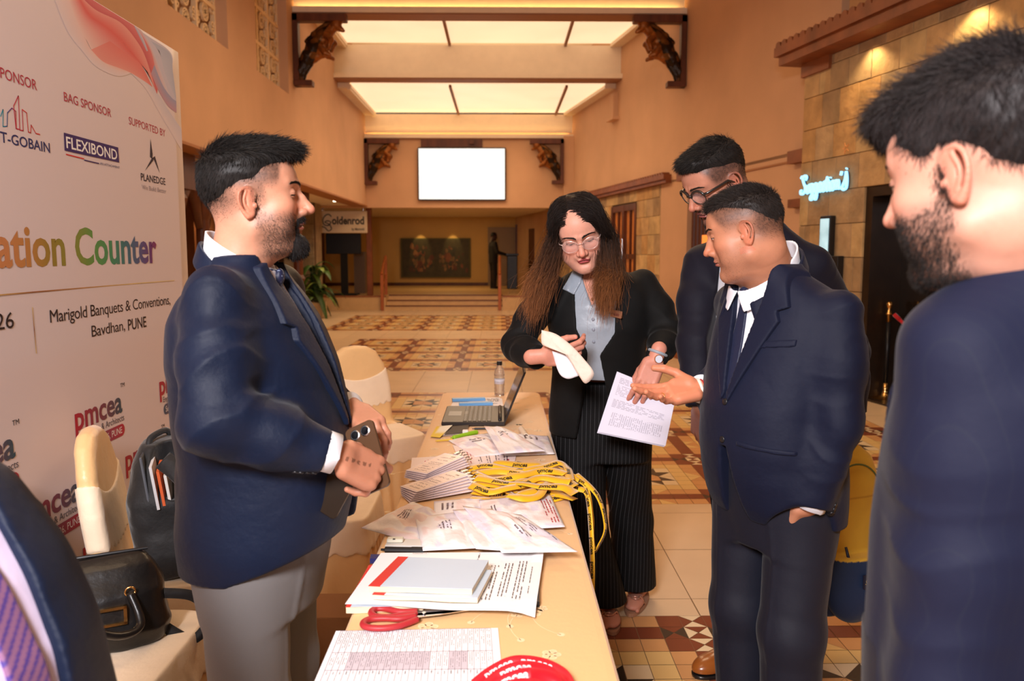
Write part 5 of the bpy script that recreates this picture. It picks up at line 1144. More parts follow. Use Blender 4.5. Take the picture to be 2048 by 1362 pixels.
# ================================================================== COVERED CHAIRS
SATIN = mat('satin_cover', lin(238, 196, 140), .36, sheen=.3, var=.05, vscale=5, bump=.22, bscale=11)
LACE = mat('organza_overlay', lin(246, 224, 196), .5, sheen=.4, var=.05, vscale=7, bump=.2, bscale=13)
ARCH = [(-.20, .2), (.20, .2), (.205, .5), (.198, .70), (.175, .82), (.13, .90), (.07, .932), (0, .94), (-.07, .932), (-.13, .90), (-.175, .82), (-.198, .70), (-.205, .5)]
def f_chair(P):
    x, y, z = P.T; yb = y+.215+(z-.45)*.13
    b = smax(poly2(x, z, ARCH), np.abs(yb)-.030, .035)+.003*noise3(P*_v((1, 1, .5)), 14)
    s = sections(P, [(.01, -.26, .275, .245), (.2, -.25, .26, .235), (.44, -.235, .238, .222), (.475, -.235, .232, .215)], n=7)
    a = np.arctan2(y, x); per = a*6.0; dep = np.clip((.42-z)/.42, 0, 1)
    s = s-.016*dep*np.sin(per*3.1+2.0*np.sin(per*.7+z*1.5))-.006*dep*noise3(P*_v((1, 1, .25)), 18)
    return smin(b, s, .035)
def f_over_seat(P):
    x, y, z = P.T; a = np.arctan2(y, x); reg = np.maximum(.355-.014*np.abs(np.sin(a*13))-z, -.13-y); return smax(f_chair(P)-.005, reg, .002)
def f_over_back(P):
    x, y, z = P.T; lowe = .585+.55*x*x-.012*np.abs(np.sin(x*75))-.0; upe = .74+1.8*x*x; return smax(smax(f_chair(P)-.005, lowe-z, .002), z-upe, .002)
VC = [sdf_mesh(f, lo, hi, h, .02) for f, lo, hi, h in ((f_chair, (-.3, -.36, 0), (.3, .31, .96), .010), (f_over_seat, (-.3, -.2, .3), (.3, .31, .52), .007), (f_over_back, (-.25, -.36, .52), (.25, -.12, .85), .007))]
CM = [mesh_np('chair_mesh', V, Q) for V, Q in VC]; CM[0].materials.append(SATIN); CM[1].materials.append(LACE); CM[2].materials.append(LACE)
def make_chair(loc, rz, lb):
    t = thing('covered_chair', lb, 'chair', loc, rz, 'satin covered banquet chairs'); t.scale = (1, 1, 1)
    new_obj('chair_cover', CM[0], None, t); new_obj('seat_overlay', CM[1], None, t, 'pale scalloped overlay'); new_obj('back_overlay', CM[2], None, t, 'pale scalloped overlay'); return t
ch = make_chair((-.71, 4.42, 0), math.atan2(-.85, .53)-math.pi/2, 'cream satin covered chair standing alone behind the bearded man, nearest the laptop')
for loc, rz, lb in (((-.74, 3.12, 0), -math.pi/2, 'cream satin covered chair half hidden behind the jacket of the bearded man'), ((-1.02, 2.54, 0), -math.pi/2+.28, 'cream satin covered chair with a black backpack on its seat'), ((-1.05, 1.95, 0), -math.pi/2, 'cream satin covered chair with the black handbag on its seat')):
    c = copy_tree(ch); c.location = loc; c.rotation_euler = (0, 0, rz); c['label'] = lb
# ================================================================== BAGS
NYL = mat('black_nylon', lin(26, 26, 28), .65, sheen=.3, weave=.4, wscale=1200, bump=.3, bscale=14)
NYG = mat('grey_lining', lin(92, 96, 104), .6)
LEA = mat('black_leather', lin(18, 17, 18), .38, coat=.15, bump=.15, bscale=60)
bp = thing('backpack', 'black backpack with open top pocket standing on a covered chair', 'backpack', (-1.03, 2.50, .482), .25)
bp.rotation_euler = (0, -.12, .3)
def f_bp(P):
    d = sections(P, [(.0, -.15, .15, .10), (.08, -.165, .165, .125), (.25, -.16, .16, .12), (.36, -.13, .13, .09), (.415, -.08, .08, .05)], n=3.2)
    d = smin(d, smax(ell(P, (.09, 0, .15), (.075, .13, .14)), -P[:, 2]+.0, .01), .02)
    return d+.008*noise3(P, 12)+.004*noise3(P, 30)
def f_bp2(P):
    d = f_bp(P); cut = ell(P, (.03, -.13, .36), (.05, .10, .11)); return smax(d, -cut, .008)
sdf_obj('bag_body', f_bp2, (-.2, -.25, -.02), (.25, .25, .48), .006, NYL, bp, margin=.02)
g = MB()
for k in range(3): g.box((-.02+k*.016, -.15+k*.01, .25), (-.012+k*.016, -.03, .385-k*.02), [lin(206, 204, 206), lin(214, 96, 50), lin(226, 222, 216)][k], M=TR(rz=.0, rx=.08))
g.build('papers_inside', PAPER, bp, label='papers and an orange folder')
g = MB(); g.box((.055, -.12, .315), (.065, -.06, .37), lin(40, 90, 170), bev=.002); g.build('blue_pouch', PAPER, bp, label='blue pouch in the top pocket')
g = MB(); g.box((-.045, -.155, .24), (-.038, -.02, .40), bev=.003); g.build('pocket_lining', NYG, bp)
for s, pts in ((0, [(.02, -.155, .38), (.07, -.20, .33), (.12, -.22, .22), (.10, -.21, .08), (.07, -.17, .02)]), (1, [(.0, .12, .38), (.12, .15, .30), (.16, .14, .15), (.1, .14, .03)])):
    g = MB(); c = cursive(pts, 8); up = c-np.array([0, 0, .2]); up[:, 2] *= .2; ribbon(g, c, .058, (1, 1, 1), .012, up=up/np.linalg.norm(up, axis=1, keepdims=True)); g.build('shoulder_strap', NYL, bp, smooth=True)
g = MB(); c = cursive([(-.03, -.05, .40), (-.02, -.03, .43), (.02, .02, .435), (.03, .05, .40)], 8); g.tube(c, .010, 8); g.build('grab_handle', NYL, bp, smooth=True)
for y in (-.06, .03): g = MB(); g.tube([(.155, y, .12), (.165, y+.01, .06)], .004, 6); g.build('zip_pull', BLACK, bp)
hb = thing('handbag', 'black leather handbag with gold framed trim on a covered chair', 'handbag', (-1.07, 1.98, .484), .45); hb.scale = (.95, .95, .84)
def f_hb(P):
    d = sections(P, [(.0, -.11, .11, .20), (.05, -.125, .125, .215), (.16, -.10, .10, .20), (.235, -.05, .05, .165), (.26, -.02, .02, .15)], n=3.4)
    return d+.010*noise3(P, 9)+.004*noise3(P, 24)
sdf_obj('bag_body', f_hb, (-.27, -.2, -.02), (.27, .2, .30), .006, LEA, hb, margin=.02)
for s in (-1, 1):
    g = MB(); c = cursive([(-.11, s*.09, .18), (-.11, s*.15, .22), (-.03, s*.19, .16), (.07, s*.19, .09), (.13, s*.15, .09), (.11, s*.10, .17)], 8); g.tube(c, .011, 10); g.build('handle', LEA, hb, smooth=True)
    for x in (-.11, .11): g = MB(); g.tube([(x+.012*math.cos(a), s*.102, .175+.014*math.sin(a)) for a in np.linspace(0, 6.28, 14)], .0028, 6); g.build('ring', GOLD if s < 0 else STEEL, hb, smooth=True)
for x in (-.12, .06):
    g = MB(); 
    for a, b in (((x-.04, .012), (x+.04, .02)), ((x-.04, .058), (x+.04, .066)), ((x-.04, .012), (x-.032, .066)), ((x+.032, .012), (x+.04, .066))): g.box((a[0], -.136, a[1]+.06), (b[0], -.118, b[1]+.06), M=TR(rx=-.12))
    g.build('gold_frame', GOLD, hb)
g = MB(); g.tube([(-.16, 0, .263), (.16, 0, .263)], .005, 8); g.build('zipper', BLACK, hb)
g = MB(); c = cursive([(.19, -.05, .13), (.27, -.05, .10), (.31, -.06, .03), (.26, -.07, -.03), (.19, -.05, .02)], 8); ribbon(g, c, .03, (1, 1, 1), .004, up=np.tile([0, -1., .3], (len(c), 1))); g.build('shoulder_strap', NYL, hb, smooth=True)
# ================================================================== PEOPLE: shared modelling
SKIN = mat('skin', (1, 1, 1), .46, attr=True, sss=.22, bump=.12, bscale=420, spec=.4)
HAIRM = mat('hair_fibre', (1, 1, 1), .5, attr=True, spec=.25)
EYEC = None
def mix(a, b, t): t = np.clip(t, 0, 1)[:, None]; return a*(1-t)+np.asarray(b)*t
def sstep(x, a, b): t = np.clip((x-a)/(b-a), 0, 1); return t*t*(3-2*t)
class Head:
    """local frame: origin between the ear canals, +y face, +z up, +x the person's right"""
    def __init__(s, fat=0.0, nose=1.0, open_=.25, lookdown=.0, female=False, skin=(0.6, .3, .2), lip=None, stub=0.0, neck=((0, -.028, -.05), (0, -.055, -.20)), nr=(.056, .062), brow=1.0, scalp=None, jaw=1.0, chin=0.0, ear=True, beardline=None, lipfull=1.0, frown=7.0):
        s.__dict__.update(locals()); s.skin = np.array(skin); s.lip = np.array(lip if lip is not None else s.skin*np.array([.9, .55, .55]))
        s.E = [(-.0315, .0745, .024), (.0315, .0745, .024)]
    def eye_slot(s, P, e):
        x = P[:, 0]-e[0]; z = P[:, 2]-e[2]; o = s.open_; cen = -.0015-.0035*s.lookdown
        u = np.clip(np.abs(x)/.0145, 0, 1); up = cen+.0095*o*(1-u*u)+.0; lo = cen-.0045*(.35+o)*(1-u**2.2)
        return np.maximum(np.maximum(z-up, lo-z), np.abs(x)-.0145)
    def f(s, P, ears=True):
        P0 = P; x, y, z = P.T; zl = z+s.frown*x*x*np.exp(-((z+.046)/.016)**2); PL = np.c_[x, y, zl].astype(np.float32); AL = np.c_[np.abs(x), y, zl].astype(np.float32); ax = np.abs(x); A = np.c_[ax, y, z].astype(np.float32); fw = s.fat; L = A; j = s.jaw
        d = ell(P, (0, -.012, .048), (.0765, .098, .088)); d = smin(d, ell(P, (0, .040, .052), (.064, .050, .058)), .03)
        d = smin(d, ell(P, (0, .032, -.012), (.066+.004*fw, .056, .062)), .025)
        d = smin(d, cone(L, (.052*j+.006*fw, .002, -.050), (.010, .072, -.085+s.chin*.3), .018+.008*fw, .017+.004*fw), .030)
        d = smin(d, ell(P, (0, .045, -.06), (.046+.010*fw, .038, .036)), .022)
        d = smin(d, ell(P, (0, .078+s.chin, -.088), (.021, .016, .0165)), .014)
        d = smin(d, ell(L, (.043, .056, -.006), (.024, .026, .022)), .018)           # cheekbone
        if fw > 0: d = smin(d, ell(L, (.046, .040, -.040), (.026, .034, .032)), .022); d = smin(d, ell(P, (0, .03, -.092), (.050, .044, .022)), .025)
        d = smin(d, cone(L, (.008, .0905, .043), (.046, .069, .047), .0095, .0085), .010)    # brow
        for e in s.E:                                                                  # eye sockets
            d = smax(d, -ell(P, (e[0], .103, e[2]-.001), (.0215, .0225, .0150)), .012)
        n = s.nose; d = smin(d, ell(P, (0, .086, -.003), (.0125, .017, .019)), .008)
        d = smin(d, chain(P, [(0, .086, .038), (0, .093+.006*n, .014), (0, .099+.013*n, -.008)], [.0075, .0078, .0098], .006), .009)
        d = smin(d, ell(P, (0, .100+.012*n, -.0125), (.0105, .0115, .0085)), .006)
        d = smin(d, ell(L, (.0125, .0955+.003*n, -.0165), (.0078, .0115, .0080)), .006)
        d = smax(d, -ell(L, (.0068, .1035+.004*n, -.0235), (.0036, .0062, .0040)), .003)
        d = smin(d, ell(P, (0, .083, -.034), (.027, .014, .016)), .014)                 # muzzle
        lf = s.lipfull
        d = smin(d, ell(AL, (.0075, .0935, -.0395), (.0145, .0075, .0048*lf)), .0045); d = smin(d, ell(PL, (0, .0915, -.0505), (.0185, .0085, .0062*lf)), .005)
        d = smax(d, -cone(AL, (.023, .0905, -.0455), (0, .1015, -.0448), .0014, .0016), .003)
        d = smax(d, -ell(P, (0, .100, -.0645), (.017, .0095, .0055)), .010)
        d = smin(d, chain(P, [s.neck[0], s.neck[1]], [s.nr[0], s.nr[1]], 0), .028 if fw <= 0 else .04)
        for e in s.E:
            lid = ell(P, e, (.0150, .0142, .0136)); slot = s.eye_slot(P, e)
            lid = smin(lid, 9+0*x, 0) if False else lid
            d2 = smin(d, lid, .0035); d2 = smax(d2, -np.maximum(slot, -(y-.074)), .0008); ball = np.linalg.norm(P-_v(e), axis=1)-.0127
            d = np.minimum(d2, ball)
        if ears and s.ear:
            q = A.copy(); k = chain
            X = lambda yy: .0755+.42*(.006-yy)
            pts = cursive([(.004, .006), (.011, .018), (.006, .030), (-.007, .034), (-.019, .025), (-.022, .006), (-.016, -.013), (-.006, -.026), (.002, -.023)], 3)
            e = k(q, [(X(a), a-.006, b+.002) for a, b in pts], np.interp(np.linspace(0, 8, len(pts)), range(9), [.0024, .0028, .0030, .0031, .0031, .0030, .0034, .0058, .0036]), .001)
            e = smin(e, cone(q, (.078, -.004, .022), (.079, -.004, -.014), .0105, .0085, ((1, .42, 0), .32)), .004)
            an_ = cursive([(-.012, .028), (-.0175, .012), (-.016, -.002), (-.010, -.012)], 3); e = smin(e, k(q, [(X(a+.006)+.0018, a, b) for a, b in an_], np.full(len(an_), .0026), 0), .0025)
            e = smin(e, ell(q, (.0785, .004, -.002), (.0035, .0045, .006)), .003)
            d = smin(d, e, .004)
        return d
    def col(s, P):
        x, y, z = P.T; ax = np.abs(x); c = np.tile(s.skin, (len(P), 1)); n1 = noise3(P, 60); n2 = noise3(P, 220)
        c = c*(1+.08*n1+.06*n2)[:, None]; front = sstep(y, .02, .06)
        red = s.skin*np.array([1.06, .80, .76])
        c = mix(c, red, .7*np.exp(-((ax-.045)**2+(z+.012)**2)/.02**2/1.2)*front); c = mix(c, red*[1, .92, .9], .8*np.exp(-(x**2+(z+.012)**2)/.014**2)*(y > .09)); c = mix(c, red, .8*(ax > .078)*(np.abs(z) < .045)*(y < .02))
        c = mix(c, s.skin*[.72, .66, .66], .55*np.exp(-((ax-.031)**2/.016**2+(z-.013)**2/.007**2))*front)
        if s.stub > 0:
            m = sstep(-z, -.006 if s.beardline is None else s.beardline, .018)*sstep(y, -.016, .014)*sstep(-z, .0, .03)*(1-sstep(-z, .105, .125))
            m = m*(1-np.exp(-((x/.022)**2+((z+.046)/.009)**2)*1.2)); m = np.maximum(m, np.exp(-((x/.026)**2+((z+.0285)/.0055)**2)**2)*(y > .07)); m *= 1-.9*np.exp(-((ax-.032)**2/.022**2+(z+.004)**2/.016**2))
            c = mix(c, np.array([.035, .028, .026]), s.stub*m*(.8+.35*n2+.3*noise3(P, 500)))
        u = x; z0_ = z; z = z+s.frown*x*x*np.exp(-((z+.046)/.016)**2); lipm = ((np.abs(z+.0395-.0022*np.cos(ax*250)) < .0050*s.lipfull*(1-(ax/.025)**2)) | (np.abs(z+.0500) < .0058*s.lipfull*(1-(ax/.022)**2))) & (y > .082)
        c[lipm] = s.lip
        mid = (np.abs(z+.0448) < .0011) & (ax < .023) & (y > .084); c[mid] = s.lip*.35; z = z0_
        # brows
        if s.brow > 0:
            t = (ax-.010)/.040; zb = .0425+.0075*np.sin(np.clip(t, 0, 1)*2.3)-.004*t; th = .0042*s.brow*(1-.55*np.clip(t, 0, 1)); bm = (t > 0)*(t < 1)*(np.abs(z-zb) < th*(1+.5*noise3(P*_v((1, 1, 2)), 260)))*(y > .04)
            c = mix(c, np.array([.03, .022, .018]), .72*(bm > 0))
        for e in s.E:
            r = np.linalg.norm(P-_v(e), axis=1); sl = s.eye_slot(P, e); ball = (r < .0131) & (sl < .0003) & (y > .07)
            c[ball] = (.62, .58, .55) if s.open_ > .14 else (.10, .06, .05); gz = e[2]-.0025-.004*s.lookdown; ir = (np.hypot(x-e[0]*1.0, z-gz) < .0060) & ball; c[ir] = (.035, .018, .010); c[(np.hypot(x-e[0], z-gz) < .0026) & ball] = (.003, .003, .003)
            cen = -.0015-.0035*s.lookdown; uu = np.clip(np.abs(x-e[0])/.0155, 0, 1); up = e[2]+cen+.0095*s.open_*(1-uu*uu); lash = (np.abs(z-up) < .0013) & (np.abs(x-e[0]) < .0155) & (y > .068) & (r < .0175); c[lash] = (.012, .009, .008)
            crease = (np.abs(z-(up+.0062-.002*uu)) < .0007) & (uu < .95) & (y > .068); c[crease] = c[crease]*.72
        if s.scalp is not None: c = mix(c, np.array([.020, .016, .015]), s.scalp(P)*(.88+.25*n2))
        return c
    def brows(s, n=420, seed=3, L=.0085, c=(.016, .012, .010)):
        rng = np.random.default_rng(seed); t = rng.random(n); sd = np.where(rng.random(n) < .5, -1, 1); z = .0425+.0075*np.sin(t*2.3)-.004*t+rng.normal(size=n)*.0015*s.brow*(1-.5*t); x = sd*(.010+.040*t)
        R = np.stack([x, np.full(n, .12), z], 1).astype(np.float32)
        for _ in range(14): R[:, 1] -= s.f(R, False)*.8
        D = np.stack([sd*(.55+.5*t), -.25-.3*t, .55-.75*t], 1); return strands(R, D, np.full(n, L)*(.6+.6*rng.random(n)), .00042, 3, 0, .1, c, .3, rng)
    def mesh(s, h=.0014, M=None, lo=(-.105, -.125, -.20), hi=(.105, .14, .15)):
        V, Q = sdf_mesh(s.f, lo, hi, h); c = s.col(V.astype(np.float32)); return (V if M is None else xf(V, M)), Q, c
def hand_f(side, curl, spread=(.10, .03, -.04, -.12), thumb=((.75, .55, -.25), (.45, .85, -.2), (.2, .95, -.2)), scale=1.0, cup=0.0):
    """side=+1: thumb on +x. local: wrist origin, +y fingers, +z back of the hand"""
    bx = [.029, .010, -.010, -.0275]; by = [.092, .096, .091, .082]; ln = [(.042, .026, .020), (.046, .030, .021), (.043, .028, .021), (.034, .021, .018)]; rr_ = [.0092, .0094, .0089, .0080]
    segs = []
    for i in range(4):
        p = np.array([bx[i]*side, by[i], -.001-(cup*.006*abs(i-1.2))]); a = 0; pts = [p]; cs = curl[i]
        for k in range(3):
            a += cs[k]; dvec = np.array([side*math.sin(spread[i])*math.cos(a*.5), math.cos(a)*math.cos(spread[i]), -math.sin(a)]); p = p+dvec*ln[i][k]; pts.append(p)
        segs.append((pts, [rr_[i]*1.08, rr_[i], rr_[i]*.93, rr_[i]*.78]))
    tp = np.array([side*.022, .018, -.008]); tpts = [tp]
    for k, (l, dv) in enumerate(zip((.044, .034, .028), thumb)): dv = np.array([side*dv[0], dv[1], dv[2]]); dv /= np.linalg.norm(dv); tp = tp+dv*l; tpts.append(tp)
    segs.append((tpts, [.0165, .0122, .0112, .0088]))
    def f(P):
        d = smin(cone(P, (0, -.040, 0), (0, .0, 0), .0275, .0265, ((0, 0, 1), .78)), rbox(P, (0, .050, -.001), (.0385, .045, .0135), .013), .016)
        d = smin(d, cone(P, (side*.020, .022, -.010), (side*.030, .060, -.008), .0150, .0120), .012); d = smin(d, cone(P, (-side*.026, .02, -.008), (-side*.030, .07, -.006), .0125, .0105), .012)
        for i, (pts, r) in enumerate(segs):
            e = chain(P, pts, r, .0035); 
            if i < 4:
                e = smin(e, ell(P, pts[0]+np.array([0, -.002, .004]), (.0085, .011, .0085)), .006); e = np.minimum(e, ell(P, pts[1], (r[1]*1.07,)*3))
            d = smin(d, e, .0055 if i < 4 else .010)
        return d
    f.segs = segs; return f
def hand_mesh(side, curl, M, skin, h=.0016, lo=(-.11, -.11, -.14), hi=(.11, .22, .11), nails=True, tattoo=False, palmtone=1.0, **kw):
    f = hand_f(side, curl, **kw); V, Q = sdf_mesh(f, lo, hi, h); P = V.astype(np.float32); c = np.tile(np.array(skin), (len(V), 1))*(1+.07*noise3(P, 70)+.05*noise3(P, 260))[:, None]
    g = grad(f, P); c = mix(c, np.array(skin)*[1.12, 1.0, .98]*palmtone, sstep(-g[:, 2], .1, .6)*.8)
    for i, (pts, r) in enumerate(f.segs):
        for q in pts[1:-1]: dd = np.linalg.norm(P-_v(q), axis=1); c = mix(c, np.array(skin)*[.86, .72, .70], .55*np.exp(-(dd/.009)**2))
        if nails:
            t = pts[-1]; dv = pts[-1]-pts[-2]; dv = dv/np.linalg.norm(dv); xx = np.array([1., 0, 0]); nn = np.cross(xx, dv); nn = nn if nn[2] > 0 else nn
            if i == 4: nn = np.array([0.3*side, .2, 1.]); nn -= dv*nn.dot(dv); nn /= np.linalg.norm(nn)
            q = P-_v(t+dv*.002); s1 = q@_v(dv); s2 = q@_v(nn); s3 = np.linalg.norm(q-np.outer(s1, dv)-np.outer(s2, nn), axis=1); c[(np.abs(s1) < .0065) & (s2 > r[-1]*.45) & (s3 < .0058)] = np.array(skin)*[1.25, 1.15, 1.15]
    if tattoo:
        m = (np.abs(P[:, 0]-.004+.25*(P[:, 1]-.03)) < .004)*(P[:, 1] > .0)*(P[:, 1] < .065)*(P[:, 2] > .005)*((np.sin(P[:, 1]*420)+noise3(P, 300)*2) > -.3); c[m > 0] = c[m > 0]*.45
    return xf(V, M), Q, c
def frame(o, ydir, zdir):
    """matrix: local y -> ydir, local z ~ zdir"""
    y = Vector(ydir).normalized(); z = Vector(zdir); z = (z-y*z.dot(y)).normalized(); x = y.cross(z); return basis(o, x, y, z)
def ridge(P, sc, off=0.0): return 1-2.4*np.abs(noise3(P*_v(sc), 1.0, off))
def collar_f(P, c, rx, ry, h, slope, th=.0025, flare=.10, front_cut=None):
    x, y, z = P[:, 0]-c[0], P[:, 1]-c[1], P[:, 2]-c[2]; zz = z+slope*y; q = np.sqrt((x/rx)**2+(y/ry)**2); k = 1+flare*np.clip(-zz/h, 0, 1.3)
    d = np.abs(q-k)*min(rx, ry)-th; d = smax(d, np.abs(zz+h/2)-h/2, .0015)
    if front_cut: d = smax(d, np.where(y > 0, front_cut*np.clip(-zz/h, 0, 1.3)-np.abs(x), -1), .001)
    return d
class Fig:
    """a person: world base + heading; helpers turn picture measurements into the person's own frame"""
    def __init__(s, label, loc, rz, name='person'):
        s.root = thing(name, label, 'person', loc, rz); s.M = Matrix.Translation(loc)@Matrix.Rotation(rz, 4, 'Z'); s.Mi = s.M.inverted(); s.skinparts = []
    def px(s, x, y, Y): return np.array(s.Mi@atY(x, y, Y))
    def w(s, p): return np.array(s.Mi@Vector(p))
    def part(s, name, f, lo, hi, h, m, col=None, label=None, margin=.02): return sdf_obj(name, f, lo, hi, h, m, s.root, col, None, label, margin)
    def finish(s): return join_parts('body', s.skinparts, SKIN, s.root)
def bbox(pts, r): P = np.array(pts); return P.min(0)-r, P.max(0)+r
def hairstrands(f, V, Q, n, dirf, L, w=.0007, c=(.012, .010, .009), cj=.35, mask=None, curl=.12, droop=0.0, seg=4, seed=1, rj=.10):
    rng = np.random.default_rng(seed); idx = rng.integers(0, len(V), n); R = V[idx].astype(np.float32)+rng.normal(size=(n, 3)).astype(np.float32)*.0008
    if mask is not None: k = mask(R); R = R[k]
    G = grad(f, R, .002); D = dirf(R, G); D = D+rng.normal(size=D.shape)*rj; Ls = L(R) if callable(L) else np.full(len(R), L); Ls = Ls*(.6+.8*rng.random(len(R)))
    return strands(R-G*.001, D, Ls, w, seg, droop, curl, c, cj, rng)
def shoe_f(P, L=.28, W=.048):
    """toe along +y, heel at y=0, sole at z=0"""
    x, y, z = P.T; c = smin(ell(P, (0, L*.72, .028), (W, L*.30, .040)), ell(P, (0, L*.22, .04), (W*.80, L*.24, .050)), .03); c = smin(c, ell(P, (0, L*.45, .04), (W*.78, L*.3, .045)), .02)
    c = smax(c, .018-z, .006); c = smin(c, cone(P, (0, L*.2, .05), (0, L*.17, .11), .038, .040), .02)
    c = smax(c, z-.105, .004); so = smax(smin(ell(P, (0, L*.70, .01), (W*1.05, L*.32, .05)), ell(P, (0, L*.2, .01), (W*.86, L*.235, .05)), .04), np.maximum(-z, z-.024 + .010*sstep(y, L*.28, L*.4)), .002)
    return np.minimum(c, so)
def shoe(fig, name, loc, ang, c, sole=(.01, .01, .01), laces=True, tilt=0):
    M = TR(loc, rz=ang, rx=tilt); m = mat('shoe_leather', (1, 1, 1), .28, attr=True, coat=.25)
    V, Q = sdf_mesh(shoe_f, (-.07, -.05, -.01), (.07, .31, .13), .0035); P = V.astype(np.float32); cc = np.tile(np.array(c), (len(V), 1)); cc[P[:, 2] < .022] = sole; st_ = (np.abs(P[:, 1]-.20+.8*P[:, 0]**2/.05) < .0015) & (P[:, 2] > .03); cc[st_] *= .45
    g = join_parts(name, [(xf(V, M), Q, cc)], m, fig.root)
    if laces:
        l = MB()
        for k in range(4): l.tube(xf([(-.018, .115+.018*k, .078-.007*k), (0, .118+.018*k, .086-.007*k), (.018, .113+.018*k, .078-.007*k)], M), .0022, 6)
        l.build('laces', BLACK, g)
    return g
def trousers_f(P, waist, hips, legs, rad, crotch, folds=.004, seed=0.0, sq=None):
    d = sections(P, hips, n=2.3); fr = None
    for L_, R_ in zip(legs, rad): d = smin(d, chain(P, L_, R_, .03), .03)
    return d+folds*ridge(P, (9, 9, 5), seed)*.5+folds*.6*noise3(P*_v((1, 1, .4)), 22)
def button(mb, p, n, r=.008, c=(.02, .02, .03)):
    n = Vector(n).normalized(); p = Vector(p); mb.tube([tuple(p-n*.002), tuple(p+n*.002), tuple(p+n*.0032)], [r, r, r*.7], 14, c=c)
def project(f, p, n=12, e=.002):
    p = np.array([p], dtype=np.float32)
    for _ in range(n): d = f(p); p = p-grad(f, p, e).astype(np.float32)*d[:, None]*.9
    return p[0], grad(f, p, e)[0]
def stubs(*a): pass

def rrbox(mb, w, h, t, r, M, c=(1, 1, 1), b=.0012):
    """slab with rounded corners, thickness along local z"""
    o = rr(-w/2, w/2, -h/2, h/2, r, 5); i_ = rr(-w/2+b, w/2-b, -h/2+b, h/2-b, max(r-b, .0002), 5); k = len(o)
    V = [(x, y, -t/2) for x, y in i_]+[(x, y, -t/2+b) for x, y in o]+[(x, y, t/2-b) for x, y in o]+[(x, y, t/2) for x, y in i_]
    Fc = [tuple(range(k-1, -1, -1)), tuple(range(3*k, 4*k))]+[(q*k+j, q*k+(j+1) % k, (q+1)*k+(j+1) % k, (q+1)*k+j) for q in range(3) for j in range(k)]
    mb.add(xf(V, M), Fc, c)
def buttons(parent, spots, r, m, c=(.02, .02, .03)):
    for q, n in spots:
        g = MB(); button(g, q, n, r, c); g.build('button', m, parent, smooth=True)
def cuff(parent, w_, ax, m, r=.041):
    g = MB(); g.tube([tuple(w_-ax*.04), tuple(w_-ax*.01), tuple(w_+ax*.018), tuple(w_+ax*.021), tuple(w_+ax*.018), tuple(w_-ax*.01)], [r*1.02, r*1.02, r*.99, r*.96, r*.92, r*.9], 28); return g.build('shirt_cuff', m, parent, smooth=True)
def sleeve_f(P, s_, e_, w_, r=(.064, .070, .067, .058, .048), seed=3.0, cr=1.0):
    """jacket sleeve with pulled creases round the elbow and the armhole"""
    m1 = s_*.5+e_*.5; m2 = e_*.5+w_*.5; d = chain(P, [s_, m1, e_, m2, w_], list(r), .03); L = np.linalg.norm(w_-e_); ax = (w_-e_)/L
    t = (P-_v(e_))@_v(ax); q = P-_v(e_); dist = np.linalg.norm(q, axis=1); u = (w_-s_)/np.linalg.norm(w_-s_); a2 = (s_-e_)/np.linalg.norm(s_-e_); bend = ax+a2; bend = bend/(np.linalg.norm(bend)+1e-6)
    inn = sstep(q@_v(bend), -.05, .04); wav = noise3(P, 7, seed)*7
    fold = np.exp(-(dist/.12)**2)*(.35+.65*inn)*(1-np.abs(np.sin(42*(q@_v(u))+wav)))**1.5*.013
    q2 = P-_v(s_); f2 = np.exp(-(np.linalg.norm(q2, axis=1)/.14)**2)*(1-np.abs(np.sin(30*(q2@_v(a2))+wav*1.2)))**2*.0045
    lf = .006*np.clip(ridge(P, (5, 5, 10), seed)-.2, 0, 1)
    return smax(d-(fold+f2*.7+lf)*cr+.004*cr, t-L, .004)

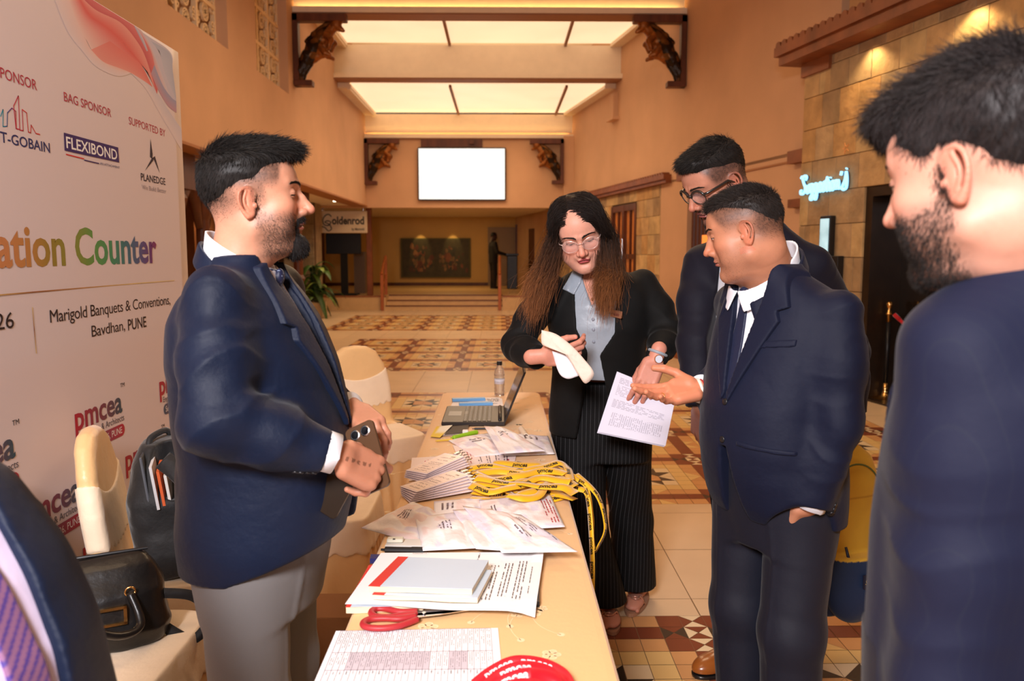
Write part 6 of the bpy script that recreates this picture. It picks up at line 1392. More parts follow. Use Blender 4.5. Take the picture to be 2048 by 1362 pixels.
def suit(G, tab, R, L, JM, SM, **o):
    """jacket, lapels, collar, shirt, tie, cuffs and buttons; x right, y forward"""
    g = lambda k, d: o.get(k, d)
    hemz, hemf, vent = g('hem', .742), g('hemf', .12), g('vent', True); op = g('op', [(-.055, 1.50), (.055, 1.50), (.050, 1.40), (.010, 1.13), (-.010, 1.13)]); dz = g('dz', 0.0); ys = g('yfront', 0.0)
    cc = g('collar', (0, -.030, 1.497)); cr = g('cr', (.084, .082)); csl = g('cslope', .50); rr2 = g('rad', (.062, .074, .070, .060, .049)); seed = g('seed', 3.0); cre = g('crease', 1.5)
    def trunk(P): return sections(P, tab, n=g('n', 2.35))
    def jacket(P):
        x, y, z = P.T; d = trunk(P); d = smin(d, sleeve_f(P, *R, r=rr2, seed=seed, cr=cre), .035); d = smin(d, sleeve_f(P, *L, r=rr2, seed=seed+9, cr=cre), .035)
        if g('trap', 0):
            for q in (R[0], L[0]): d = smin(d, cone(P, (.35*q[0], g('trapy', -.04), g('trap', 0)), q, .052, .056), .04)
        d = d+.0035*noise3(P*_v((1, 1, .5)), 8, seed)+.0045*np.clip(ridge(P*_v((1, .6, 1)), (4, 3.4, 8), 7.0+seed)-.1, -.5, 1)*cre
        d = smax(d, -np.maximum(np.hypot((x-cc[0])/cr[0], (y-cc[1])/cr[1])*cr[0]-cr[0]+.008, cc[2]-.030-g('jslope', csl)*(y-cc[1])-z), .006)
        d = smax(d, -np.maximum(poly2(x, z, op), ys-y), .004)
        if g('cut', True): zb = op[-1][1]-.15; d = smax(d, -np.maximum(poly2(x, z, [(-.010, zb), (.010, zb), (g('cutw', .085), hemz-.05), (-g('cutw', .085), hemz-.05)]), .02-y), .006)
        d = smax(d, (hemz+hemf*np.clip(y+.02, 0, .3))-z, .006)
        if o.get('carve'): d = smax(d, -o['carve'](P), .012)
        if vent: d = smax(d, -np.maximum(np.abs(x)-.003, np.maximum(z-hemz-.24, y+.06)), .003)
        return d
    lo, hi = bbox([R[0], R[1], R[2], L[0], L[1], L[2], (0, min(t[1] for t in tab), hemz), (0, max(t[2] for t in tab), tab[-1][0])], .10); lo[2] = hemz-.02
    jo = G.part('jacket', jacket, lo, hi, g('h', .0050), JM)
    lp = g('lapel', [(.050, 1.46), (.078, 1.45), (.118, 1.335), (.093, 1.325), (.105, 1.30), (.012, 1.10), (.004, 1.12), (.046, 1.38)])
    def lap(P): x, y, z = P.T; return smax(smax(smin(trunk(P), jacket(P), .001)-.0065, poly2(np.abs(x), z, lp), .002), ys-y, .002)
    def jcol(P): return smax(collar_f(P, cc, cr[0], cr[1], g('ch', .050), g('jslope', csl), .0040, .16), P[:, 1]-cc[1]-.085, .004)
    if g('lapels', True):
        G.part('lapel', lap, (-.16, ys-.02, min(q[1] for q in lp)-.02), (.16, hi[1], cc[2]+.02), .0036, JM)
    G.part('collar', jcol, (cc[0]-.13, cc[1]-.15, cc[2]-.14), (cc[0]+.13, cc[1]+.13, cc[2]+.08), .0030, JM)
    buttons(jo, [project(jacket, p) for p in g('btn', [])], .009, BLACK)
    for w_, e_, off in g('cuffbtn', []): buttons(jo, [project(jacket, w_+(e_-w_)*(.06+.055*k)+off) for k in range(4)], .007, BLACK)
    st = g('shirt', None); sc_ = g('scollar', (0, -.028, 1.512)); sr = g('sr', (.0745, .0725)); ssl = g('sslope', csl)
    if st:
        def shirt(P): return sections(P, st, n=2.3)+.0025*noise3(P, 14)+.002*ridge(P, (8, 8, 14), 1.0)
        so = G.part('shirt', shirt, (-.2, -.2, st[0][0]), (.2, max(t[2] for t in st)+.03, st[-1][0]+.02), .0048, SM)
        sdf_obj('shirt_collar', lambda P: collar_f(P, sc_, sr[0], sr[1], g('sch', .050), ssl, .0026, .10, g('notch', .022)), (sc_[0]-.12, sc_[1]-.12, sc_[2]-.13), (sc_[0]+.12, sc_[1]+.12, sc_[2]+.08), .0026, SM, so)
        tp = g('tie', None)
        if tp:
            kn = g('knot', (0, .050, 1.428))
            def tie(P):
                x, y, z = P.T; d1 = smax(shirt(P)-.006, poly2(x-g('tx', 0)*(kn[2]-z), z, tp), .003); return smin(smax(d1, ys-.01-y, .002), ell(P, kn, g('kr', (.019, .014, .020))), .006)
            G.part('tie', tie, (-.09, -.02, tp[3][1]-.06), (.09, max(t[2] for t in st)+.04, kn[2]+.03), .0024, g('TM', SM), g('tcol', None))
    for (s_, e_, w_), k in ((R, 0), (L, 1)):
        if g('cuffs', True): cuff(G.root, np.array(w_), (np.array(w_)-np.array(e_))/np.linalg.norm(np.array(w_)-np.array(e_)), SM)
    return jacket, jo
def body_core(G, sk, R, L, top=1.42, neck=(0, -.03, 1.5), legs=None):
    def core(P):
        z = P[:, 2]; d = sections(P, [(.80, -.08, .07, .12), (1.1, -.10, .08, .12), (top-.08, -.08, .04, .13), (top, -.06, .01, .06)], n=2.4); d = smin(d, cone(P, (0, -.03, top-.05), neck, .05, .045), .02)
        d = smin(d, np.minimum(chain(P, R, [.034, .030, .024]), chain(P, L, [.034, .030, .024])), .02)
        lg = legs or [[(-.09, -.01, .85), (-.10, -.02, .12)], [(.09, -.01, .85), (.10, -.02, .12)]]; return smin(d, np.minimum(*[chain(P, [np.array(q) for q in l], [.06, .045, .035][:len(l)] if len(l) > 2 else [.06, .035], .02) for l in lg]), .03)
    lo, hi = bbox([R[0], R[1], R[2], L[0], L[1], L[2], (-.1, -.1, .1), (.1, .1, top+.08), neck], .08); V, Q = sdf_mesh(core, lo, hi, .014, .02); G.skinparts.append((V, Q, np.tile(sk, (len(V), 1))))
def pants(G, hips, legs, rad, m, h=.0065, hem=.045, crease=True, seed=2.0, amp=1.0, name='trousers', bulge=None, top=None):
    def tr(P):
        d = sections(P, hips, n=2.3); d = smin(d, np.minimum(*[chain(P, [np.array(q) for q in l], rad, .03) for l in legs]), .025)
        d = d-.005*amp*np.clip(ridge(P, (7, 7, 5), seed), -.4, 1)*sstep(-P[:, 2], -.9, -.3)+.003*noise3(P, 16)
        if crease:
            for l in legs: d = d-.003*np.exp(-((P[:, 0]-l[1][0])/.006)**2)*(P[:, 1] > l[1][1])
        if bulge is not None: d = smin(d, bulge(P), .02)
        return smax(d, hem-P[:, 2], .004)
    pts = [q for l in legs for q in l]+[(0, hips[0][1], hips[-1][0]), (0, hips[0][2], hips[-1][0])]; lo, hi = bbox(pts, .15); lo[2] = hem-.01; return G.part(name, tr, lo, hi, h, m)
def short_hair(G, MH, Hd, reg, vol, n=9000, L=(.008, .014), c=(.014, .012, .011), fwd=(.2, .8, .1), side=(0, -.35, -.8), h=.0020, seed=4, lift=.18, w=.00042, rough=1.0, topz=(.09, .13), rj=.12, fadef=None, taper=.0075):
    """vol(P): hair volume before trimming to the hairline polygon reg in the (y,z) side view"""
    def fh(P):
        pd = poly2(P[:, 1], P[:, 2], reg); d = smax(vol(P)+taper*(1-sstep(-pd, -.004, .034)), pd, .004); return d-.0022*rough*noise3(P*_v((1, .22, .6)), 150)-.003*rough*noise3(P*_v((1, .4, 1)), 50)
    V, Q = sdf_mesh(fh, (-.12, -.15, -.12), (.12, .15, .19), h, .008); cc = np.array(c)
    def dr(R, Gd): top = sstep(R[:, 2], *topz)[:, None]; D = np.array(fwd)*top+np.array(side)*(1-top); D = D-Gd*(D*Gd).sum(1, keepdims=True)*.9; return D+Gd*lift
    S1 = hairstrands(fh, V, Q, n, dr, lambda R: L[0]+(L[1]-L[0])*sstep(R[:, 2], *topz)+0*R[:, 0], c=cc, w=w, seed=seed, rj=rj); P_ = [(xf(V, MH), Q, cc*(1+.6*noise3(V.astype(np.float32), 90))[:, None]), (xf(S1[0], MH), S1[1], S1[2])]
    if fadef is not None:
        Vf = xf(G.skinparts[0][0], MH.inverted()).astype(np.float32); fm = fadef(Vf); cf = Vf[fm > .08]
        S = hairstrands(lambda P: Hd.f(P, False), cf, None, 9000, lambda R, Gd: Gd*.30+np.array([0, -.35, -.75]), .0034, c=cc*1.4, w=.00026, seed=12, seg=2, mask=lambda R: np.random.default_rng(2).random(len(R)) < fadef(R)*1.2); P_.append((xf(S[0], MH), S[1], S[2]))
    B = Hd.brows(); P_.append((xf(B[0], MH), B[1], B[2]))
    return join_parts('hair', P_, HAIRM, G.root)
def stubble(Hd, G, MH, n, L=.004, c=(.02, .016, .014), w=.00028, dens=1.0, seed=10):
    Vl = xf(G.skinparts[0][0], MH.inverted()).astype(np.float32)
    def pm(R):
        x, y, z = R.T; ax = np.abs(x); m = sstep(-z, .012, .035)*sstep(y, .004, .03)*(1-sstep(-z, .098, .118)); m = np.maximum(m, sstep(y, -.004, .006)*(1-sstep(y, .014, .026))*sstep(.03-z, 0, .02)*(z < .03)*(z > -.05)); m *= 1-np.exp(-((x/.025)**2+((z+.046)/.010)**2)*1.2)
        m = m*(1-np.exp(-((ax-.034)**2/.020**2+(z+.012)**2/.016**2))); m *= (y < .088)|(z < -.058)|(np.abs(z+.030) < .007); return m*dens
    c0 = Vl[pm(Vl) > .03]; S = hairstrands(lambda P: Hd.f(P, False), c0, None, n, lambda R, Gd: Gd*.4+np.array([0, .15, -.75]), L, c=c, w=w, seed=seed, seg=2, mask=lambda R: np.random.default_rng(5).random(len(R)) < pm(R)); return (xf(S[0], MH), S[1], S[2])
# ------------------------------------------------------------------ bearded man with the phone (profile, faces +X)
WS = mat('white_shirt', lin(238, 240, 248), .6, sheen=.1, bump=.08, bscale=20)
def make_A():
    A = Fig('bearded man in blue jacket and grey trousers holding a phone, left of the table', (-.53, 1.75, 0), -math.pi/2-.06)
    sk = lin(208, 150, 122)
    hc = A.px(496, 407, 1.67); hc[0] -= .078
    Rz = Matrix.Rotation(.30, 4, 'Z')@Matrix.Rotation(.055, 4, 'X')@Matrix.Scale(.98, 4); near = A.px(498, 406, 1.67); hc = near-np.array(Rz@Vector((.079, -.008, .004))); MHd = Matrix.Translation(hc)@Rz; j = lambda S: (xf(S[0], MHd), S[1], S[2])
    def fade(P):
        x, y, z = P.T; up = sstep(z, .012+.35*np.clip(y, 0, .1), .060); back = sstep(-y, .01, .06)*sstep(z, -.045, .02); sb = sstep(y, -.012, .0)*(1-sstep(y, .018, .034))*sstep(z, -.03, .05)*.8
        m = np.maximum(np.maximum(up*(1-sstep(y, .048+.2*(z-.05), .066+.2*(z-.05))), back*.9), sb); return np.clip(m*(1-sstep(y, .055, .07)), 0, 1)*.85
    Hd = Head(fat=.15, nose=1.25, open_=.10, lookdown=1.0, skin=sk, lip=lin(176, 104, 92), stub=.6, scalp=fade, chin=.002, neck=((0, -.025, -.05), (0, -.062, -.19)), nr=(.060, .068))
    A.skinparts.append(Hd.mesh(.0013, MHd))
    reg = [(.132, .135), (.112, .098), (.096, .104), (.072, .098), (.060, .066), (.040, .070), (.02, .060), (-.02, .050), (-.045, .030), (-.062, -.005), (-.085, -.035), (-.13, -.045), (-.15, .10), (-.08, .19), (.06, .19)]
    def vol(P): d = ell(P, (0, -.016, .060), (.0835, .101, .090)); d = smin(d, ell(P, (0, .048, .108), (.058, .062, .036)), .03); return smin(d, cone(P, (-.03, .082, .108), (.03, .085, .110), .017, .017), .02)
    h_ = short_hair(A, MHd, Hd, reg, vol, 14000, (.009, .026), fwd=(.25, .9, .02), lift=.16, h=.0018, topz=(.08, .13), fadef=lambda P: fade(P)*(np.abs(P[:, 0]) < .085)*(P[:, 2] > -.03))
    def fb(P):
        x, y, z = P.T; ax = np.abs(x); base = Hd.f(P, False)
        d = smax(base-.005, ell(P, (0, .082, -.086), (.036, .034, .026)), .008); d = smin(d, ell(P, (0, .079, -.094), (.029, .027, .025)), .010)
        mo = smax(base-.0022, np.maximum(np.abs(z+.031+.28*np.clip(ax-.010, 0, .03))-.0050, np.maximum(ax-.029, .06-y)), .003); gt = smax(base-.0010, np.maximum(np.abs(ax-.027)-.0045, np.maximum(z+.033, -z-.075)), .004)
        return smax(smin(smin(d, mo, .004), gt, .004), -ell(P, (0, .095, -.047), (.021, .03, .0125)), .003)-.0012*noise3(P*_v((1, 1, .4)), 260)
    Vb, Qb = sdf_mesh(fb, (-.06, .02, -.14), (.06, .14, -.01), .0016, .006); hcol = np.array([.014, .012, .012])
    Sb = hairstrands(fb, Vb, Qb, 4500, lambda R, G: G*.5+np.array([0, .1, -.8]), .0075, c=hcol, w=.0004, seed=9)
    join_parts('beard', [(xf(Vb, MHd), Qb, hcol*1.1), j(Sb), stubble(Hd, A, MHd, 20000, .0035, c=(.04, .03, .024), w=.0002)], HAIRM, A.root)
    R = [A.px(432, 600, 1.58), A.px(436, 838, 1.50), A.px(655, 903, 1.56)]
    L = [np.array([-R[0][0], R[0][1]+.01, R[0][2]]), A.px(560, 850, 1.96), A.px(694, 820, 1.84)]
    tab = [(.74, -.172, .12, .205), (.80, -.18, .165, .205), (.88, -.185, .198, .208), (.96, -.182, .215, .206), (1.05, -.176, .205, .203), (1.14, -.176, .185, .206), (1.24, -.185, .155, .212), (1.33, -.178, .115, .212), (1.385, -.150, .080, .19), (1.42, -.120, .055, .145), (1.45, -.098, .042, .105), (1.48, -.090, .036, .088)]
    JM = mat('blue_suit', lin(16, 27, 50), .48, sheen=.06, spec=.25, var=.16, vscale=3, weave=.5, wscale=1500, bump=.2, bscale=22)
    def tcol(P): return np.where((np.sin(P[:, 0]*500)*np.sin(P[:, 2]*500) > .86)[:, None], [.30, .36, .5], lin(26, 32, 62))
    jk, jo = suit(A, tab, R, L, JM, WS, h=.0046, crease=1.6, trap=1.385, hem=.800, hemf=.38, rad=(.062, .074, .070, .062, .050), shirt=[(1.0, -.15, .175, .17), (1.14, -.15, .160, .17), (1.24, -.15, .130, .17), (1.33, -.14, .092, .16), (1.39, -.115, .058, .12), (1.43, -.095, .040, .085), (1.46, -.08, .03, .07)],
        collar=(0, -.034, 1.437), cslope=.62, jslope=.80, scollar=(0, -.030, 1.484), sslope=.60, sch=.055, tie=[(-.016, 1.445), (.016, 1.445), (.012, 1.405), (.034, 1.10), (0, 1.06), (-.034, 1.10), (-.012, 1.405)], TM=mat('patterned_tie', (1, 1, 1), .5, attr=True, sheen=.2), tcol=tcol,
        kr=(.014, .010, .018), btn=[(.02, .25, 1.06)], cuffbtn=[(R[2], R[1], np.array([.03, -.01, -.06]))])
    pants(A, [(.70, -.14, .115, .16), (.80, -.155, .135, .178), (.92, -.15, .15, .185), (1.0, -.14, .15, .18)], [[(.095*s, -.015, .86), (.105*s, -.01, .50), (.105*s, -.03, .055)] for s in (-1, 1)], [.098, .080, .064], mat('grey_trousers', lin(118, 116, 116), .7, sheen=.1, weave=.3, bump=.06, bscale=20))
    for s in (-1, 1): shoe(A, 'shoe', (s*.105, -.09, 0), s*-.08, lin(40, 26, 20))
    R3 = np.array(A.Mi.to_3x3()); hs = sk*np.array([.80, .72, .68])
    whand = R[2]+(R[2]-R[1])/np.linalg.norm(R[2]-R[1])*.028
    MR_ = frame(whand, R3@np.array([.56, .42, -.46]), R3@np.array([.50, -.66, .5]))@Matrix.Scale(1.04, 4)
    A.skinparts.append(hand_mesh(-1, [(.45, .75, .45), (.85, 1.15, .6), (1.0, 1.2, .6), (1.1, 1.2, .6)], MR_, hs, tattoo=True, thumb=((.55, .75, -.45), (.15, .95, -.4), (.05, .95, -.4))))
    wl = L[2]+(L[2]-L[1])/np.linalg.norm(L[2]-L[1])*.02
    ML_ = frame(wl, A.w(atY(764, 884, 1.72))-A.w(atY(700, 826, 1.84)), np.array([.35, .2, 1.]))
    A.skinparts.append(hand_mesh(1, [(.35, .6, .4), (.45, .7, .4), (.55, .8, .4), (.6, .8, .4)], ML_, hs, thumb=((.55, .8, -.35), (.1, .95, -.3), (-.1, .95, -.2))))
    body_core(A, sk, R, L, neck=(0, -.05, 1.49)); A.finish()
    # phones
    pc = atY(735, 915, 1.655); ph = thing('phone', 'brown smartphone with two camera lenses held by the bearded man', 'phone', tuple(pc))
    long_ = Vector((-.22, .32, .60)).normalized(); wid_ = Vector((.88, -.28, .34)); wid_ = (wid_-long_*wid_.dot(long_)).normalized()
    Mp = basis((0, 0, 0), wid_, long_); g = MB(); rrbox(g, .072, .15, .0085, .011, Mp); g.build('phone_case', mat('brown_case', lin(84, 58, 38), .35), ph, auto=40)
    nz = 1 if (Mp@Vector((0, 0, 1))-Mp@Vector((0, 0, 0))).y < 0 else -1; fl_ = Matrix.Identity(4) if nz > 0 else Matrix.Rotation(math.pi, 4, 'X')
    for xx in (-.012, .014):
        g = MB(); g.lathe([(.0115, .0), (.0115, .002), (.0095, .003)], 24, M=Mp@TR((xx, .055, nz*.004))@fl_); r_ = g.build('camera_ring', STEEL, ph)
        g = MB(); g.lathe([(.0088, .0028), (.0088, .0034), (.002, .0036)], 20, M=Mp@TR((xx, .055, nz*.004))@fl_); g.build('camera_lens', mat('lens_glass', (.004, .004, .006), .05), r_)
    g = MB(); rrbox(g, .068, .146, .0006, .009, Mp@TR((0, 0, -nz*.0044)), b=.0002); g.build('screen', mat('dark_glass'), ph)
    p2 = atY(672, 966, 1.62); g = MB(); rrbox(g, .07, .13, .008, .010, basis((0, 0, 0), (.85, -.1, -.5), (.45, .3, .85))); o = g.build('phone', mat('dark_glass')); o.location = p2; tag(o, 'second dark phone under the right hand of the bearded man', 'phone')
make_A()
# ------------------------------------------------------------------ man in the plain navy suit holding out his open hand
def make_D():
    th_ = math.radians(115); D = Fig('man in plain navy suit and white shirt holding out his open palm', (.748, 2.10, 0), th_)
    sk = lin(190, 130, 100)
    hrot = math.radians(68)-th_; near = D.px(1492, 467, 2.0); 
    Rz = Matrix.Rotation(hrot, 4, 'Z')@Matrix.Rotation(-.30, 4, 'X')@Matrix.Rotation(.04, 4, 'Y'); Rz = Rz@Matrix.Scale(.94, 4); hc = near-np.array(Rz@Vector((-.078, -.008, .004))); MHd = Matrix.Translation(hc)@Rz; j = lambda S: (xf(S[0], MHd), S[1], S[2])
    nb = np.array(MHd.inverted()@Vector((.028, .020, 1.39)))
    def fade(P): x, y, z = P.T; return np.clip(np.maximum(sstep(z, .005, .062)*(1-sstep(y, .034+.5*np.clip(z-.03, 0, .1), .056+.5*np.clip(z-.03, 0, .1))), sstep(-y, .01, .05)*sstep(z, -.045, .01)), 0, 1)*.8
    Hd = Head(fat=.75, nose=.95, open_=.30, lookdown=.8, skin=sk, lip=lin(150, 84, 76), stub=.22, scalp=fade, neck=((0, -.03, -.05), tuple(nb)), nr=(.066, .082))
    D.skinparts.append(Hd.mesh(.0014, MHd, lo=(-.13, -.15, -.24), hi=(.13, .14, .15)))
    reg = [(.13, .12), (.106, .090), (.088, .100), (.070, .100), (.052, .082), (.030, .074), (.0, .066), (-.03, .050), (-.055, .020), (-.070, -.02), (-.12, -.03), (-.15, .10), (-.08, .19), (.08, .19)]
    vol = lambda P: smin(ell(P, (0, -.012, .054), (.0805, .101, .088)), ell(P, (0, .050, .096), (.056, .040, .028)), .03)
    short_hair(D, MHd, Hd, reg, vol, 14000, (.007, .016), c=(.020, .015, .013), fwd=(.0, .75, .5), side=(0, -.2, -.8), lift=.3, topz=(.07, .12), fadef=lambda P: fade(P)*(np.abs(P[:, 0]) < .085))
    join_parts('stubble', [stubble(Hd, D, MHd, 3500, .0018, c=(.05, .035, .028), w=.0002)], HAIRM, D.root)
    S_L = np.array([-.182, -.01, 1.335]); S_R = np.array([.185, .0, 1.335])
    L = [S_L, D.px(1678, 852, 1.90), D.px(1622, 1000, 1.925)]; R = [S_R, D.w((.80, 2.44, 1.06)), D.px(1408, 778, 2.20)]
    tab = [(.76, -.145, .12, .195), (.82, -.150, .155, .20), (.90, -.152, .180, .20), (.98, -.150, .194, .20), (1.08, -.150, .190, .198), (1.17, -.150, .170, .20), (1.26, -.148, .145, .202), (1.33, -.135, .125, .198), (1.375, -.105, .115, .172, .008), (1.41, -.060, .115, .132, .018), (1.44, -.030, .115, .10, .026), (1.46, -.022, .112, .088, .028)]
    JM = mat('navy_suit', lin(18, 24, 46), .60, sheen=.05, spec=.25, var=.08, vscale=3, weave=.5, wscale=1600, bump=.15, bscale=18)
    hollow = lambda P: ell(P, np.array(L[2])+np.array([.0, .02, -.115]), (.10, .085, .105))
    jk, jo = suit(D, tab, R, L, JM, WS, seed=5.0, crease=.9, carve=hollow, cutw=.05, hem=.775, hemf=.05, rad=(.056, .060, .054, .052, .048), shirt=[(1.0, -.15, .17, .17), (1.14, -.15, .170, .17), (1.24, -.15, .140, .17), (1.33, -.12, .119, .16), (1.38, -.08, .108, .12, .01), (1.42, -.035, .108, .09, .02), (1.44, -.02, .105, .08, .026)],
        op=[(-.078, 1.40), (-.084, 1.50), (.064, 1.50), (.062, 1.42), (.010, 1.13), (-.010, 1.13)], collar=(.026, .044, 1.420), cr=(.094, .094), cslope=.80, scollar=(.026, .048, 1.446), sr=(.082, .084), sslope=.78, notch=.030, sch=.050, TM=mat('navy_tie', lin(24, 32, 60), .5, sheen=.2, bump=.2), tie=[(.0, 1.385), (.036, 1.385), (.031, 1.36), (.042, 1.12), (.012, 1.08), (-.018, 1.12), (.005, 1.36)], knot=(.018, .118, 1.372), kr=(.015, .012, .020),
        btn=[(.0, .25, 1.11), (.0, .25, 1.00)], cuffbtn=[(L[2], L[1], np.array([-.03, -.03, -.05]))], lapel=[(.060, 1.455), (.088, 1.44), (.125, 1.345), (.098, 1.335), (.110, 1.31), (.012, 1.10), (.004, 1.12), (.056, 1.39)])
    for nm, f_ in (('pocket_welt', lambda P: smax(smax(jk(P)-.004, np.maximum(np.abs(P[:, 0]+.115)-.065, np.abs(P[:, 2]-.995-.05*(P[:, 0]+.115))-.006), .002), -P[:, 1], .002)), ('breast_pocket', lambda P: smax(smax(jk(P)-.0035, np.maximum(np.abs(P[:, 0]+.11)-.045, np.abs(P[:, 2]-1.255+.12*(P[:, 0]+.11))-.009), .002), -P[:, 1], .002))):
        D.part(nm, f_, (-.20, 0, .96), (-.04, .25, 1.29), .0035, JM)
    TMat = mat('navy_trousers', lin(18, 21, 36), .65, sheen=.06, weave=.4, bump=.08, bscale=18)
    pants(D, [(.70, -.12, .11, .155), (.80, -.135, .13, .172), (.92, -.13, .15, .18), (1.0, -.12, .16, .18)], [[(-.088, -.01, .86), (-.095, .02, .48), (-.09, .0, .05)], [(.085, .02, .86), (.09, .03, .48), (.09, .0, .05)]], [.096, .079, .064], TMat, seed=4.0)
    for s in (-1, 1): shoe(D, 'shoe', (s*.10, -.06, 0), 0, lin(24, 20, 20))
    R3 = np.array(D.Mi.to_3x3()); wr = R[2]+(R[2]-R[1])/np.linalg.norm(R[2]-R[1])*.032
    MRh = frame(wr, R3@np.array([-.92, -.25, -.10]), R3@np.array([.12, .62, -.78]))@Matrix.Scale(1.02, 4)
    D.skinparts.append(hand_mesh(-1, [(-.05, .20, .15), (.10, .25, .2), (.22, .35, .25), (.30, .40, .3)], MRh, sk*np.array([1.12, 1.05, 1.02]), thumb=((.80, .55, -.15), (.55, .82, -.1), (.35, .93, .05)), spread=(.16, .05, -.06, -.16), palmtone=1.1))
    wl = L[2]+(L[2]-L[1])/np.linalg.norm(L[2]-L[1])*.015
    MLh = frame(wl, R3@np.array([-.16, .46, -.88]), R3@np.array([.20, -.85, -.40])); D.skinparts.append(hand_mesh(1, [(.2, .3, .2)]*4, MLh, sk, thumb=((.1, .8, -.7), (-.1, .7, -.9), (-.2, .6, -1))))
    body_core(D, sk, R, L, neck=tuple((hc+np.array([0, -.035, 1.42]))/2))
    D.finish()
    g = MB(); M_ = frame(wr-(R[2]-R[1])/np.linalg.norm(R[2]-R[1])*.004, R3@np.array([-.92, -.1, -.10]), R3@np.array([.12, .62, -.78])); g.tube([tuple(M_@Vector((.0285*math.cos(a), 0, .023*math.sin(a)))) for a in np.linspace(0, 2*math.pi, 30)], .005, 8); g.build('wrist_watch_strap', mat('pale_strap', lin(228, 226, 214), .4), D.root, smooth=True)
    g = MB(); g.tube([tuple(M_@Vector((.0285*math.cos(a), -.010, .023*math.sin(a)))) for a in np.linspace(0, 2*math.pi, 30)], .0018, 6); g.build('wrist_thread', mat('red_thread', lin(170, 30, 50), .6), D.root, smooth=True)
    q = MRh@Vector((.0 - .010*(-1)*-1, .13, -.004)); g = MB(); f = hand_f(-1, [(-.05, .20, .15), (.10, .25, .2), (.22, .35, .25), (.30, .40, .3)], spread=(.16, .05, -.06, -.16)); pr = f.segs[2][0]; c0 = (pr[0]*.45+pr[1]*.55); ax = (pr[1]-pr[0])/np.linalg.norm(pr[1]-pr[0]); u = np.cross(ax, [0, 0, 1]); u /= np.linalg.norm(u); v = np.cross(ax, u)
    g.tube([tuple(MRh@Vector(c0+.0100*(u*math.cos(a)+v*math.sin(a)))) for a in np.linspace(0, 6.2832, 24)], .0013, 6); g.build('ring', GOLD, D.root, smooth=True)
make_D()
# ------------------------------------------------------------------ tall man with glasses bending behind the navy suit
def glasses(G, M, cx, cz, y0, rx, rz, wire, m, lensm, top=None, name='glasses', temple=.092):
    t = MB()
    for s in (-1, 1):
        a = np.linspace(0, 2*math.pi, 36); P = np.c_[s*cx+rx*np.cos(a), y0-.35*(rx*np.cos(a)*s)**1*0-.010*np.abs(s*cx+rx*np.cos(a))/.05, cz+rz*np.sin(a)*(1+.12*np.cos(a)*s)]
        t.tube(xf(P, M), np.where(np.sin(a) > .1, top or wire, wire), 8)
        t.tube(xf([(s*(cx+rx*.96), y0-.012, cz+rz*.45), (s*(cx+rx+.007), y0-.020, cz+rz*.42), (s*.0775, y0-temple*.6, cz+.008), (s*.080, y0-temple, cz+.006), (s*.079, y0-temple-.02, cz-.012)], M), [(top or wire)]*5, 8)
    t.tube(xf([(-cx+rx*.95, y0-.003, cz+.004), (-.006, y0+.002, cz+.009), (.006, y0+.002, cz+.009), (cx-rx*.95, y0-.003, cz+.004)], M), top or wire, 8)
    g = t.build(name, m, G.root, smooth=True)
    for s in (-1, 1):
        l = MB(); a = np.linspace(0, 2*math.pi, 25)[:-1]; P = [(s*cx+rx*.97*math.cos(q), y0-.010*abs(s*cx+rx*math.cos(q))/.05, cz+rz*.97*math.sin(q)*(1+.12*math.cos(q)*s)) for q in a]; l.poly(xf(P, M), .0012); l.build('lens', lensm, g)
    return g
LENS = mat('lens_clear', (.9, .92, 1), .03, alpha=.05)
